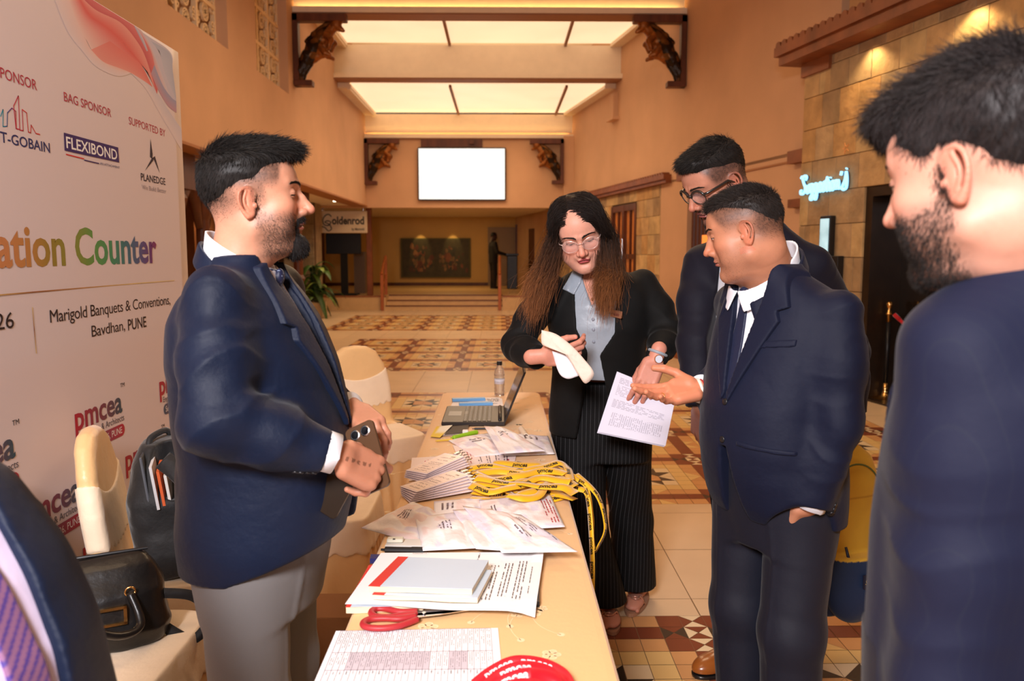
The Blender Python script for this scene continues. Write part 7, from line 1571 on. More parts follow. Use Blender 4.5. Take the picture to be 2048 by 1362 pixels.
def make_C():
    th_ = math.radians(153); C = Fig('tall man with black glasses and dark suit bending over behind the plain navy suit', (.90, 2.78, 0), th_)
    sk = lin(186, 128, 104); Z = 1.085
    hrot = math.radians(108)-th_; near = C.px(1470, 366, 2.42); Rz = Matrix.Rotation(hrot, 4, 'Z')@Matrix.Rotation(-.60, 4, 'X')@Matrix.Rotation(-.10, 4, 'Y')@Matrix.Scale(1.0, 4)
    hc = near-np.array(Rz@Vector((-.078, -.008, .004))); MHd = Matrix.Translation(hc)@Rz; nb = np.array(MHd.inverted()@Vector((0, .05, 1.52)))
    def fade(P): x, y, z = P.T; return np.clip(np.maximum(sstep(z, .008, .05)*(1-sstep(y, .036+.3*np.clip(z-.03, 0, .1), .058+.3*np.clip(z-.03, 0, .1))), sstep(-y, .01, .05)*sstep(z, -.045, .01)), 0, 1)*.9
    Hd = Head(fat=.2, nose=1.05, open_=.15, lookdown=1, skin=sk, lip=lin(140, 80, 76), stub=.55, scalp=fade, neck=((0, -.03, -.05), tuple(nb)), nr=(.060, .066)); C.skinparts.append(Hd.mesh(.0017, MHd, lo=(-.12, -.26, -.30), hi=(.12, .14, .15)))
    reg = [(.13, .12), (.106, .085), (.094, .100), (.076, .096), (.058, .070), (.040, .064), (.0, .056), (-.03, .046), (-.055, .010), (-.075, -.03), (-.12, -.03), (-.15, .10), (-.08, .19), (.08, .19)]
    vol = lambda P: smin(ell(P, (0, -.012, .056), (.0805, .101, .090)), ell(P, (0, .050, .104), (.056, .048, .034)), .03)
    short_hair(C, MHd, Hd, reg, vol, 10000, (.007, .020), fwd=(.35, .85, .1), h=.0024, fadef=lambda P: fade(P)*(np.abs(P[:, 0]) < .085))
    join_parts('beard', [stubble(Hd, C, MHd, 6000, .006, w=.0004)], HAIRM, C.root)
    glasses(C, MHd, .034, .019, .104, .0275, .0225, .0018, mat('black_acetate', (.02, .016, .014), .25, coat=.3), LENS, top=.0040)
    sc = lambda t, f=(0, 0): [(z*Z, a+f[0]*max(0, z-1.0), b+f[0]*max(0, z-1.0), w) for z, a, b, w in t]
    tab = sc([(.76, -.145, .11, .20), (.90, -.15, .135, .205), (1.0, -.15, .14, .20), (1.1, -.15, .14, .20), (1.2, -.155, .135, .21), (1.3, -.155, .115, .215), (1.36, -.14, .09, .205), (1.40, -.12, .07, .165), (1.435, -.10, .055, .115), (1.46, -.09, .05, .09)], (.25, 0))
    yo = .25*.36
    S_R, S_L = np.array([.188, .06, 1.33*Z]), np.array([-.188, .06, 1.33*Z])
    R = [S_R, C.px(1392, 690, 2.66), C.px(1398, 815, 2.60)]; L = [S_L, C.px(1700, 700, 2.85), C.px(1708, 828, 2.80)]
    JM = mat('charcoal_suit', lin(24, 24, 36), .65, spec=.2, sheen=.05, weave=.5, bump=.1, bscale=18)
    suit(C, tab, R, L, JM, WS, seed=11., crease=.8, h=.0065, hem=.84, hemf=.0, rad=(.062, .070, .064, .056, .048), shirt=sc([(1.0, -.13, .125, .17), (1.14, -.13, .128, .17), (1.24, -.13, .12, .17), (1.33, -.12, .10, .15), (1.40, -.09, .07, .10), (1.44, -.08, .06, .08)], (.25, 0)),
        op=[(-.060, 1.60), (.060, 1.60), (.095, 1.50), (.115, 1.2), (.10, 1.0), (.0, 1.0), (-.02, 1.2), (-.05, 1.5)], cut=False, vent=False, collar=(0, yo-.02, 1.535), cr=(.085, .085), cslope=.6, scollar=(0, yo-.016, 1.562), sr=(.075, .077), sslope=.6, sch=.055,
        lapels=False, cuffs=False)
    pants(C, [(.76, -.12, .10, .165), (.90, -.13, .12, .18), (1.05, -.12, .13, .18)], [[(.095, .0, .92), C.px(1478, 1105, 2.68)+np.array([0, 0, 0]), C.px(1490, 1268, 2.72)], [(-.095, -.01, .92), (-.11, .0, .50), (-.11, -.02, .06)]], [.096, .076, .062], mat('charcoal_trousers', lin(20, 20, 28), .7, spec=.2, weave=.4), h=.008, seed=6.0)
    a = C.px(1512, 1292, 2.78); a[2] = 0; b = C.px(1415, 1310, 2.66); b[2] = 0; dv = b-a; shoe(C, 'shoe', tuple(a+dv/np.linalg.norm(dv)*.02), math.atan2(-dv[0], dv[1]), lin(150, 84, 34), sole=(.012, .01, .01))
    shoe(C, 'shoe', (-.11, -.06, 0), .05, lin(150, 84, 34), sole=(.012, .01, .01))
    R3 = np.array(C.Mi.to_3x3())
    C.skinparts.append(hand_mesh(-1, [(.5, .7, .5)]*4, frame(R[2], R3@np.array([.0, -.05, -1]), R3@np.array([-1, -.3, 0])), sk*.8, h=.0025))
    C.skinparts.append(hand_mesh(1, [(1.0, 1.5, .9)]*4, frame(L[2], R3@np.array([.12, .0, -.98]), R3@np.array([.8, -.6, 0])), sk*.8, h=.0025, thumb=((.5, .7, -.6), (.1, .8, -.6), (-.2, .7, -.7))))
    body_core(C, sk, R, L, top=1.52, neck=tuple((hc+np.array([0, .06, 1.5]))/2), legs=[[(.095, 0, .9), C.px(1478, 1105, 2.68), C.px(1490, 1268, 2.72)], [(-.095, -.01, .9), (-.11, 0, .5), (-.11, -.02, .1)]]); C.finish()
make_C()
# backpack in his left hand
yb = thing('backpack', 'yellow and navy backpack hanging from the hand of the man with glasses', 'backpack', (1.205, 2.76, .20), .35); yb.scale = (1.1, 1.1, 1.12)
YN = mat('yellow_canvas', (1, 1, 1), .7, attr=True, sheen=.15, weave=.5, wscale=900, bump=.15, bscale=14)
def f_yb(P):
    x, y, z = P.T; d = sections(P, [(.0, -.07, .09, .125), (.05, -.085, .11, .145), (.25, -.085, .105, .148), (.42, -.08, .085, .140), (.50, -.06, .06, .11), (.535, -.03, .03, .07)], n=3.0)
    d = smin(d, smax(ell(P, (0, -.10, .12), (.12, .055, .13)), z-.21, .006), .01); return d+.006*noise3(P, 9)+.003*noise3(P, 28)
def c_yb(P):
    x, y, z = P.T; low = z < np.where(y < -.07, .205, .17+.0*x); c = np.where(low[:, None], lin(30, 52, 88), lin(226, 182, 62)); st = (np.abs(z-.205) < .006) & (y > -.05); st2 = (np.abs(z-.225) < .004) & (y > -.05); c[st | st2] = lin(214, 210, 204); c[(z > .38) & (z < .388) & (np.abs(x) < .12) & (y < 0)] = lin(200, 150, 50); return c
sdf_obj('bag_body', f_yb, (-.2, -.2, -.02), (.2, .15, .56), .0055, YN, yb, c_yb, margin=.02)
g = MB(); c = cursive([(-.10, -.092, .24), (-.115, -.090, .36), (-.07, -.08, .46), (.0, -.075, .49), (.07, -.08, .46), (.115, -.090, .36), (.10, -.092, .24)], 6); g.tube(c, .003, 6); g.build('zipper', mat('green_zip', lin(96, 110, 60), .5), yb, smooth=True)
for x, z in ((-.05, .24), (.06, .28)):
    g = MB(); g.tube([(x, -.10, z), (x+.004, -.108, z-.03), (x, -.11, z-.055)], [.004, .005, .006], 8); g.build('zip_pull', mat('zip_pull', lin(40, 44, 66), .4), yb, smooth=True)
g = MB(); g.poly([(-.035, -.158, .17), (.02, -.158, .17), (.02, -.160, .13), (-.008, -.160, .115), (-.035, -.160, .13)], .004, nrm=(0, -1, 0)); lb_ = g.build('patch', mat('patch_navy', lin(26, 34, 60), .6), yb)
g = MB(); put_text(g, 'Safari', basis((-.030, -.1655, .142), (1, 0, 0), (0, 0, 1)), w=.044, c=lin(220, 200, 90), shear=.3); g.build('patch_lettering', mat('gold_thread', lin(214, 190, 90), .6), lb_)
g = MB(); c = cursive([(-.03, 0, .52), (-.025, 0, .60), (.0, 0, .63), (.025, 0, .60), (.03, 0, .52)], 6); ribbon(g, c, .022, (1, 1, 1), .004, up=np.tile([0, 1., 0], (len(c), 1))); g.build('grab_handle', mat('yellow_strap', lin(220, 176, 60), .7), yb, smooth=True)
for s in (-1, 1): g = MB(); c = cursive([(s*.05, .09, .48), (s*.09, .14, .40), (s*.10, .15, .22), (s*.11, .10, .05)], 6); ribbon(g, c, .05, (1, 1, 1), .012, up=np.tile([0, 1., .2], (len(c), 1))); g.build('shoulder_strap', mat('yellow_strap', lin(220, 176, 60), .7), yb, smooth=True)
# ------------------------------------------------------------------ woman reading the papers
def make_W():
    th_ = math.radians(165); W = Fig('woman with long auburn hair, clear glasses and black pinstripe suit reading papers', (.40, 3.12, 0), th_)
    sk = lin(222, 162, 140); R3 = np.array(W.Mi.to_3x3())
    eye = W.px(1160, 485, 2.80); hrot = math.radians(172)-th_
    Rz = Matrix.Rotation(hrot, 4, 'Z')@Matrix.Rotation(.20, 4, 'Y')@Matrix.Rotation(-.54, 4, 'X')@Matrix.Scale(1.04, 4)
    hc = eye-np.array(Rz@Vector((0, .088, .022))); MHd = Matrix.Translation(hc)@Rz; nb = np.array(MHd.inverted()@Vector((0, .055, 1.40)))
    Hd = Head(fat=1.0, nose=.80, open_=.22, lookdown=1.0, female=True, skin=sk, lip=lin(178, 82, 84), neck=((0, -.03, -.06), tuple(nb)), nr=(.055, .058), brow=.95, ear=False, lipfull=1.1, jaw=1.0, frown=13.); W.skinparts.append(Hd.mesh(.0014, MHd, lo=(-.12, -.15, -.30), hi=(.12, .14, .15)))
    ly = lambda z: .14*np.clip((z-.8)/.6, 0, 1)
    T = lambda t: [(z, a+ly(z), b+ly(z), w) for z, a, b, w in t]
    tab = T([(.74, -.155, .14, .205), (.82, -.16, .15, .212), (.92, -.14, .145, .196), (1.02, -.125, .145, .182), (1.12, -.125, .155, .184), (1.20, -.13, .160, .194), (1.28, -.13, .135, .200), (1.335, -.115, .10, .192), (1.38, -.095, .07, .155), (1.41, -.08, .05, .10), (1.43, -.07, .04, .08)])
    R = [W.px(1098, 572, 2.96), W.px(1034, 692, 2.92), W.px(1076, 716, 2.74)]; L = [W.px(1286, 566, 3.0), W.px(1338, 668, 2.95), W.px(1312, 716, 2.80)]
    BM = mat('black_suit', lin(20, 20, 20), .7, spec=.2, sheen=.04, weave=.4, bump=.1, bscale=18); SH = mat('grey_satin', lin(158, 168, 180), .34, sheen=.2, bump=.2, bscale=16)
    st = T([(1.0, -.11, .135, .16), (1.12, -.11, .147, .165), (1.20, -.11, .150, .17), (1.28, -.11, .125, .17), (1.335, -.10, .092, .16), (1.38, -.08, .062, .125), (1.41, -.065, .04, .085), (1.43, -.06, .03, .07)])
    op = [(-.085, 1.46), (.080, 1.46), (.072, 1.33), (.060, 1.20), (.008, 1.09), (-.012, 1.09), (-.078, 1.19), (-.080, 1.32)]
    jk, jo = suit(W, tab, R, L, BM, SH, seed=21., crease=.7, h=.0055, hem=.765, hemf=0, rad=(.056, .060, .056, .052, .045), lapels=False, vent=False, op=op, collar=(0, .095, 1.43), cr=(.085, .078), cslope=.7, ch=.035, cuffs=False, btn=[(0, .35, 1.065)], cut=True)
    v = [(-.030, 1.46), (.050, 1.46), (.048, 1.38), (.006, 1.285), (-.020, 1.36)]
    def shirt(P): x, y, z = P.T; d = sections(P, st, n=2.3)+.003*noise3(P, 14)-.004*np.clip(ridge(P, (7, 7, 16), 1.0), -.3, 1); return smax(d, -np.maximum(poly2(x, z, v), .08-y), .003)
    so = W.part('shirt', shirt, (-.2, -.1, 1.0), (.2, .36, 1.45), .0045, SH)
    base = lambda P: sections(P, st, n=2.3)-.006
    def flap(P): x, y, z = P.T; a = np.minimum(poly2(x, z, [(.045, 1.43), (.088, 1.42), (.118, 1.345), (.075, 1.325), (.052, 1.37)]), poly2(x, z, [(-.028, 1.43), (-.075, 1.42), (-.080, 1.35), (-.030, 1.32), (-.018, 1.355)])); return smax(smax(np.minimum(base(P), jk(P)+.004)-.006, a, .002), .06-y, .002)
    sdf_obj('shirt_collar', flap, (-.15, .02, 1.28), (.15, .34, 1.46), .0035, SH, so)
    sdf_obj('neck_band', lambda P: smax(collar_f(P, (0, .095, 1.435), .070, .068, .04, .75, .0025, .1), P[:, 1]-.14, .003), (-.1, 0, 1.36), (.1, .2, 1.52), .003, SH, so)
    buttons(so, [project(shirt, p) for p in ((.0, .34, 1.245), (-.002, .34, 1.18), (-.002, .34, 1.125))], .006, mat('smoky_button', lin(140, 146, 160), .3))
    chest = lambda P: smax(sections(P, st, n=2.3)+.009, np.maximum(1.22-P[:, 2], .0-P[:, 1]), .004); V, Q = sdf_mesh(chest, (-.15, -.02, 1.2), (.15, .32, 1.45), .005); W.skinparts.append((V, Q, np.tile(sk*[1, .94, .92], (len(V), 1))))
    PM = mat('pinstripe_trousers', lin(18, 18, 19), .7, spec=.2, weave=.4, stripe=(1, .35, .016, .07, (.075, .075, .08)))
    k1, a1, k2, a2 = W.px(1170, 1060, 3.10), W.px(1216, 1232, 3.12), W.px(1262, 1040, 3.24), W.px(1268, 1195, 3.27)
    pants(W, [(.66, -.12, .10, .19), (.76, -.135, .11, .195), (.90, -.12, .12, .185), (.98, -.10, .12, .17)], [[(.092, .0, .80), k1, a1], [(-.092, -.02, .80), k2, a2]], [.104, .084, .094], PM, h=.0065, hem=.07, crease=False, seed=14.)
    f_ = W.finish
    # arms, hands
    wr = R[2]+np.array([0, .01, .0]); MRh = frame(wr+R3@np.array([.018, -.035, .012]), R3@np.array([.96, -.10, .08]), R3@np.array([-.05, -.88, -.30])); W.skinparts.append(hand_mesh(-1, [(.55, .55, .3), (.65, .65, .35), (.75, .75, .4), (.85, .8, .4)], MRh, sk*[.98, .86, .84], thumb=((.45, .85, -.45), (.1, .95, -.3), (.0, .97, -.2))))
    cf = L[2]+(L[2]-L[1])/np.linalg.norm(L[2]-L[1])*.012
    MLh = frame(cf, R3@np.array([-.36, -.12, -.92]), R3@np.array([-.10, -.96, .18])); cl_ = [(.25, .30, .2), (.28, .35, .2), (.30, .4, .25), (.38, .4, .25)]; W.skinparts.append(hand_mesh(1, cl_, MLh, sk*[.92, .78, .76], thumb=((.35, .85, -.6), (.1, .95, -.4), (-.1, .95, -.2)), spread=(.10, .02, -.05, -.14)))
    body_core(W, sk, R, L, top=1.36, neck=(0, .08, 1.40), legs=[[(.09, 0, .8), k1, a1], [(-.09, -.02, .8), k2, a2]])
    # sandalled feet
    fv = lambda P: smin(smin(ell(P, (0, .17, .030), (.040, .070, .022)), ell(P, (0, .06, .035), (.030, .07, .030)), .02), cone(P, (0, .03, .05), (0, .02, .16), .030, .034), .03)
    def toes(P):
        d = smax(fv(P), .016-P[:, 2], .004)
        for i, x in enumerate((-.026, -.012, .001, .013, .024)): d = smin(d, cone(P, (x*.9, .205-.006*abs(i-1), .028), (x, .235-.010*i, .024), .0100 if i == 0 else .0075, .0088 if i == 0 else .0068), .005)
        return d
    VT, QT = sdf_mesh(toes, (-.06, -.04, 0), (.06, .27, .2), .003); 
    for (px, py, Y, hx, sgn) in ((1279, 1212, 3.24, -.10, 1), (1204, 1246, 3.10, .25, -1)):
        c = W.px(px, py, Y); c[2] = 0; M = TR(tuple(c+np.array([0, -.10, 0])), rz=hx)@Matrix.Diagonal((sgn, 1, 1, 1)); q = QT if sgn > 0 else QT[:, ::-1]; W.skinparts.append((xf(VT, M), q, np.tile(sk*[.9, .78, .74], (len(VT), 1))))
        so_ = MB(); o = [(.046*math.sin(t)*(1+.1*math.cos(t)), .12+.138*math.cos(t)*-1) for t in np.linspace(0, 2*math.pi, 30)[:-1]]; so_.poly(xf([(a, b, .002) for a, b in o], M), .014, nrm=(0, 0, 1)); s_ = so_.build('sandal', mat('tan_sole', lin(176, 132, 104), .5), W.root)
        so_ = MB(); so_.tube(xf([(-.042, .15, .018), (-.024, .17, .058), (-.008, .20, .046), (-.010, .225, .02)], M), .0042, 6); so_.tube(xf([(.040, .14, .018), (.024, .165, .058), (-.002, .19, .050), (-.010, .225, .02)], M), .0042, 6); so_.tube(xf([(-.008+.016*math.cos(t), .185+.012*math.sin(t), .056) for t in np.linspace(0, 6.28, 20)], M), .003, 6); so_.build('sandal_strap', mat('rose_metal', lin(220, 170, 150), .3, .6), s_, smooth=True)
    W.finish()
    # glasses, jewellery, badge, watch
    glasses(W, MHd, .0335, .018, .106, .0275, .0225, .0009, mat('pale_wire', lin(236, 206, 198), .25, .5), LENS, top=.0013, temple=.095)
    g = MB()
    for s in (-1, 1): n_ = xf([(s*x, .125, z) for x, z in []] or [(0, 0, 0)], MHd)
    B = Hd.brows(600, L=.009); 
    # hair: guide curves from the scalp over the shoulders
    rng = np.random.default_rng(11); n = 7600; Hi = np.array(MHd.inverted())
    def scalp(n):
        u = rng.normal(size=(n*3, 3)); u /= np.linalg.norm(u, axis=1, keepdims=True); P = np.array([0, -.016, .052])+u*np.array([.082, .101, .092]); k = (P[:, 2] > .02+.0*P[:, 0]) & ~((P[:, 1] > .058) & (P[:, 2] < .080)) & ~((P[:, 1] > .03) & (P[:, 2] < .06)); return P[k][:n]
    rt = scalp(n); n = len(rt); part = .018; sd = np.where(rt[:, 0] > part-.0*rt[:, 1], 1, -1)
    bk = np.clip((-rt[:, 1])/.09, 0, 1); j = lambda s: rng.normal(size=n)*s
    crown = rt*1.06+np.array([0, 0, .010]); 
    side = np.stack([sd*(.084+.016*rng.random(n)), .048-.10*bk+j(.010), .010+j(.012)], 1); fr = rt[:, 1] > .03
    side[:, 1] = np.where(fr, .060+j(.008), side[:, 1]); 
    head = lambda p: xf(p, MHd)
    P0, P1, P2 = head(rt), head((crown*.55+side*.45)*np.array([1.05, 1.0, 1.0])+np.array([0, 0, .028])), head(side)
    gl = {1: [W.px(1111, 478, 2.84), W.px(1086, 545, 2.84), W.px(1062, 600, 2.82)], -1: [W.px(1213, 478, 2.84), W.px(1214, 545, 2.82), W.px(1206, 588, 2.78)]}
    t3 = rng.random(n)*.9; spread = rng.normal(size=(n, 3)); P3, P4, P5 = [np.stack([gl[s][q] for s in sd])+spread*np.array([[.012, .014, .010], [.016, .013, .014], [.019, .012, .045]][q])+np.c_[np.zeros(n), -.05*bk, np.zeros(n)] for q in range(3)]
    bm = (rng.random(n) < .22); P3[bm, 1] -= .06; P4[bm, 1] -= .08; P5[bm, 1] -= .08
    C_ = np.stack([P0, P1, P2, P3, P4, P5], 1); seg = 4; out = []
    for i in range(5):
        a, b, c, d = C_[:, max(i-1, 0)], C_[:, i], C_[:, i+1], C_[:, min(i+2, 5)]
        for t in np.linspace(0, 1, seg, endpoint=False): out.append(.5*((2*b)+(-a+c)*t+(2*a-5*b+4*c-d)*t*t+(-a+3*b-3*c+d)*t**3))
    out.append(C_[:, 5]); S = np.stack(out, 1); k = S.shape[1]; ph = rng.random(n)*6.28; tt_ = np.linspace(0, 1, k)
    S[:, :, 0] += .008*np.sin(tt_[None]*16+ph[:, None])*tt_[None]; S[:, :, 1] += .006*np.cos(tt_[None]*14+ph[:, None])*tt_[None]
    fly = rng.random(n) < .05; S[fly] += (rng.normal(size=(fly.sum(), 1, 3))*.035*np.array([1, .5, .6]))*(tt_[None, :, None]**1.2)
    dark, mid_, aub = np.array([.016, .010, .008]), np.array([.045, .018, .010]), np.array([.40, .15, .05]); mm = (np.clip((tt_-.50)/.5, 0, 1)**2.0)[None, :, None]*(.45+1.0*rng.random((n, 1, 1))); mm = np.clip(mm, 0, 1); cc = dark*(1-mm)+aub*mm
    pv, pq, pc = strand_geo(S, .00052, cc, .22, rng, .6)
    def fcap(P):
        Ph = xf(P, Hi).astype(np.float32); d = ell(Ph, (0, -.018, .052), (.083, .099, .092)); d = smax(d, -np.maximum(poly2(Ph[:, 0], Ph[:, 2], [(-.060, -.2), (.060, -.2), (.063, .04), (.050, .064), (.024, .080), (-.02, .072), (-.052, .056), (-.064, .02)]), .02-Ph[:, 1]), .006)
        d = smin(d, ell(Ph, (0, -.06, -.01), (.072, .052, .08)), .02); d = np.minimum(d, 9)
        for s in (1, -1): d = smin(d, chain(P, [xf([(s*.080, .018, .04)], MHd)[0], xf([(s*.088, .012, -.02)], MHd)[0], gl[s][0]-np.array([0, .03, 0]), gl[s][1]-np.array([0, .03, 0]), gl[s][2]-np.array([0, .03, -.02])], [.024, .026, .026, .022, .008], .01), .014)
        return d+.004*noise3(P*_v((1, 1, .25)), 70)
    lo, hi = bbox([tuple(hc), tuple(gl[1][2]), tuple(gl[-1][2])], .13); V, Q = sdf_mesh(fcap, lo, hi, .0035, .02); tz = np.clip((hc[2]-.08-V[:, 2])/.18, 0, 1)[:, None]**1.5; cb = dark*(1-tz)+aub*.35*tz
    join_parts('hair', [(V, Q, cb), (pv, pq, pc), (xf(B[0], MHd), B[1], B[2])], HAIRM, W.root)
    # pendant chain, badge, pin
    RG = mat('rose_gold', lin(240, 178, 140), .25, .8)
    g = MB(); ch_ = [project(chest, p)[0]+np.array([0, .002, 0]) for p in ((.045, .2, 1.395), (.03, .22, 1.355), (.008, .24, 1.325), (-.012, .22, 1.355), (-.022, .2, 1.395))]; g.tube(ch_, .0008, 6); g.build('necklace_chain', RG, W.root, smooth=True); g = MB(); c = ch_[2]; g.lathe([(.001, -.006), (.005, -.002), (.005, .002), (.001, .006)], 12, M=TR(tuple(c+np.array([0, .004, -.006])))); g.build('pendant', RG, W.root)
    bp_, bn = project(jk, W.px(1226, 597, 2.70)); Mb = frame(bp_+bn*.003, (.16, 0, 1), bn)@Matrix.Identity(4); g = MB(); rrbox(g, .066, .026, .003, .003, frame(bp_+bn*.004, (-.12, 0, 1), bn), b=.0006); bo = g.build('name_plate', RG, W.root); g = MB(); put_text(g, 'pmcea', frame(bp_+bn*.0062, (-.12, 0, 1), bn)@TR((-.022, -.006, 0)), w=.044, bold=.03); g.build('plate_lettering', mat('plate_ink', lin(120, 60, 50), .5), bo)
    p_, n_ = project(jk, W.px(1240, 629, 2.70)); g = MB(); button(g, p_, n_, .007, (1, 1, 1)); g.build('lapel_pin', mat('pin_red', lin(150, 60, 80), .3, .4), W.root)
    wM = frame(L[2]+(L[2]-L[1])/np.linalg.norm(L[2]-L[1])*.004, MLh.to_3x3()@Vector((0, 1, 0)), MLh.to_3x3()@Vector((0, 0, 1))); g = MB(); g.tube([tuple(wM@Vector((.028*math.cos(a), 0, .0225*math.sin(a)))) for a in np.linspace(0, 6.2832, 28)], .004, 8); wo = g.build('watch_strap', STEEL, W.root, smooth=True)
    g = MB(); g.lathe([(.0155, -.003), (.0160, .002), (.0145, .004)], 24, M=wM@TR((-.008, 0, .026))@Matrix.Rotation(-.3, 4, 'Y')); g.build('watch_case', RG, wo); g = MB(); g.lathe([(.0132, .0035), (.0132, .0046)], 24, M=wM@TR((-.008, 0, .026))@Matrix.Rotation(-.3, 4, 'Y')); g.build('watch_face', mat('dial_white', lin(226, 230, 244), .3), wo)
    hf = hand_f(1, cl_, spread=(.10, .02, -.05, -.14))
    for i in (1, 2):
        a, b = hf.segs[i][0][0], hf.segs[i][0][1]; c0 = a*.55+b*.45; ax = (b-a)/np.linalg.norm(b-a); u = np.cross(ax, [0, 0, 1]); u /= np.linalg.norm(u); v_ = np.cross(ax, u); g = MB(); g.tube([tuple(MLh@Vector(c0+.0105*(u*math.cos(q)+v_*math.sin(q)))) for q in np.linspace(0, 6.2832, 24)], .0014, 6); g.build('ring', GOLD, W.root, smooth=True)
    g = MB(); g.tube([tuple(wM@Vector((.032*math.cos(a), -.022, .027*math.sin(a)))) for a in np.linspace(0, 6.2832, 28)], .0055, 8); g.build('shirt_cuff', SH, W.root, smooth=True)
make_W()
# papers she holds
def paper3(px, name, label, cat, m=None, th=.0008, bow=.0, lines=(), c=WHT, n=12, group=None):
    P = [np.array(atY(*p)) for p in px]; Q = lambda u, v: P[0]*(1-u)*(1-v)+P[1]*u*(1-v)+P[2]*u*v+P[3]*(1-u)*v+np.array([0, -bow*math.sin(u*math.pi)*math.sin(v*math.pi*.7), 0])
    g = MB(); G = np.array([[Q(i/n, j/n) for j in range(n+1)] for i in range(n+1)]); g.sheet(G, th, c); nn = np.cross(P[1]-P[0], P[3]-P[0]); nn /= np.linalg.norm(nn); s = -1 if nn[1] > 0 else 1
    for (u0, u1, v0, v1, r, vert) in lines:
        for k in range(r):
            a = (k+.2)/r; b = a+.5/r; x = 0
            while x < 1:
                l = random.uniform(.03, .1); e = min(1, x+l)
                if random.random() < .8:
                    f = (lambda s_, t: Q(u0+(u1-u0)*t, v0+(v1-v0)*s_)) if vert else (lambda s_, t: Q(u0+(u1-u0)*s_, v0+(v1-v0)*t)); g.add([f(x, a)+nn*s*.0012, f(e, a)+nn*s*.0012, f(e, b)+nn*s*.0012, f(x, b)+nn*s*.0012], [(0, 1, 2, 3)], lin(186, 180, 196))
                x = e+.02
    o0 = sum(P)/4; g.V = [v-o0 for v in g.V]; o = g.build(name, m or PAPER); o.location = o0; return tag(o, label, cat, group)
paper3([(1237, 745, 2.84), (1352, 792, 2.80), (1331, 892, 2.74), (1197, 864, 2.78)], 'printed_list', 'printed list with pale text held under the left hand of the woman', 'paper sheet', lines=((.06, .9, .06, .16, 4, False), (.06, .4, .18, .36, 7, False), (.06, .9, .42, .56, 6, False), (.1, .9, .64, .86, 26, True)), c=lin(226, 222, 238))
for k in range(2): paper3([(1235-k, 744-k, 2.845+.004*k), (1350, 790, 2.805+.004*k), (1329-k, 893+k, 2.745+.004*k), (1195-k, 865+k, 2.785+.004*k)], 'printed_list', ['sheet directly behind the front printed list held by the woman', 'hindmost sheet behind the printed list held by the woman'][k], 'paper sheet', c=lin(226, 222, 238))
paper3([(1084, 660, 2.66), (1140, 690, 2.64), (1187, 747, 2.62), (1104, 690, 2.66)], 'plastic_envelope', 'folded cream envelope between the fingers of the woman', 'envelope', ENV, .006, .01, c=lin(246, 226, 214)) if False else None
def env3(pts, name, label, c, th, seed):
    c_ = np.array([np.array(atY(*p)) for p in pts]); cen = c_.mean(0); n = 16; A_ = cursive(np.c_[c_[:, 0], c_[:, 2]].tolist()+[[c_[0, 0], c_[0, 2]]], 5)[:-1]; yy = np.interp(np.linspace(0, len(pts), len(A_), endpoint=False), range(len(pts)+1), list(c_[:, 1])+[c_[0, 1]]); O = np.c_[A_[:, 0], yy, A_[:, 1]]; m = len(O); V = []; 
    for sgn in (-1, 1):
        for r in (1, .85, .6, .3):
            for i, p in enumerate(O): q = cen+(p-cen)*r; w = float(noise3(np.array([[q[0]*40, seed, q[2]*40]], dtype=np.float32))[0]); V.append(q+[0, sgn*(th*(1-r)**.5*(.6+1.2*w)+.0008), 0])
        V.append(cen+[0, sgn*th, 0])
    k = 4*m+1; Fq = []
    for s in (0, 1):
        for r in range(3):
            for i in range(m): f = (s*k+r*m+i, s*k+r*m+(i+1) % m, s*k+(r+1)*m+(i+1) % m, s*k+(r+1)*m+i); Fq.append(f if s else f[::-1])
        for i in range(m): f = (s*k+3*m+i, s*k+3*m+(i+1) % m, s*k+4*m); Fq.append(f if s else f[::-1])
    for i in range(m): Fq.append((i, (i+1) % m, k+(i+1) % m, k+i))
    g = MB(); g.add(np.array(V)-cen, Fq, c); o = g.build(name, ENV, smooth=True); o.location = cen; return tag(o, label, 'envelope')
env3([(1083, 660, 2.64), (1112, 668, 2.64), (1142, 690, 2.63), (1168, 718, 2.62), (1188, 747, 2.61), (1172, 767, 2.61), (1158, 752, 2.62), (1136, 716, 2.63), (1112, 692, 2.64), (1085, 690, 2.64)], 'plastic_envelope', 'folded cream plastic envelope pinched in the right hand of the woman', lin(246, 224, 208), .012, 1)
env3([(1104, 702, 2.66), (1135, 712, 2.655), (1160, 745, 2.65), (1148, 755, 2.65), (1132, 757, 2.65), (1117, 744, 2.66)], 'plastic_envelope', 'white plastic flap hanging below the folded cream envelope in the hand of the woman', lin(244, 240, 246), .006, 2)
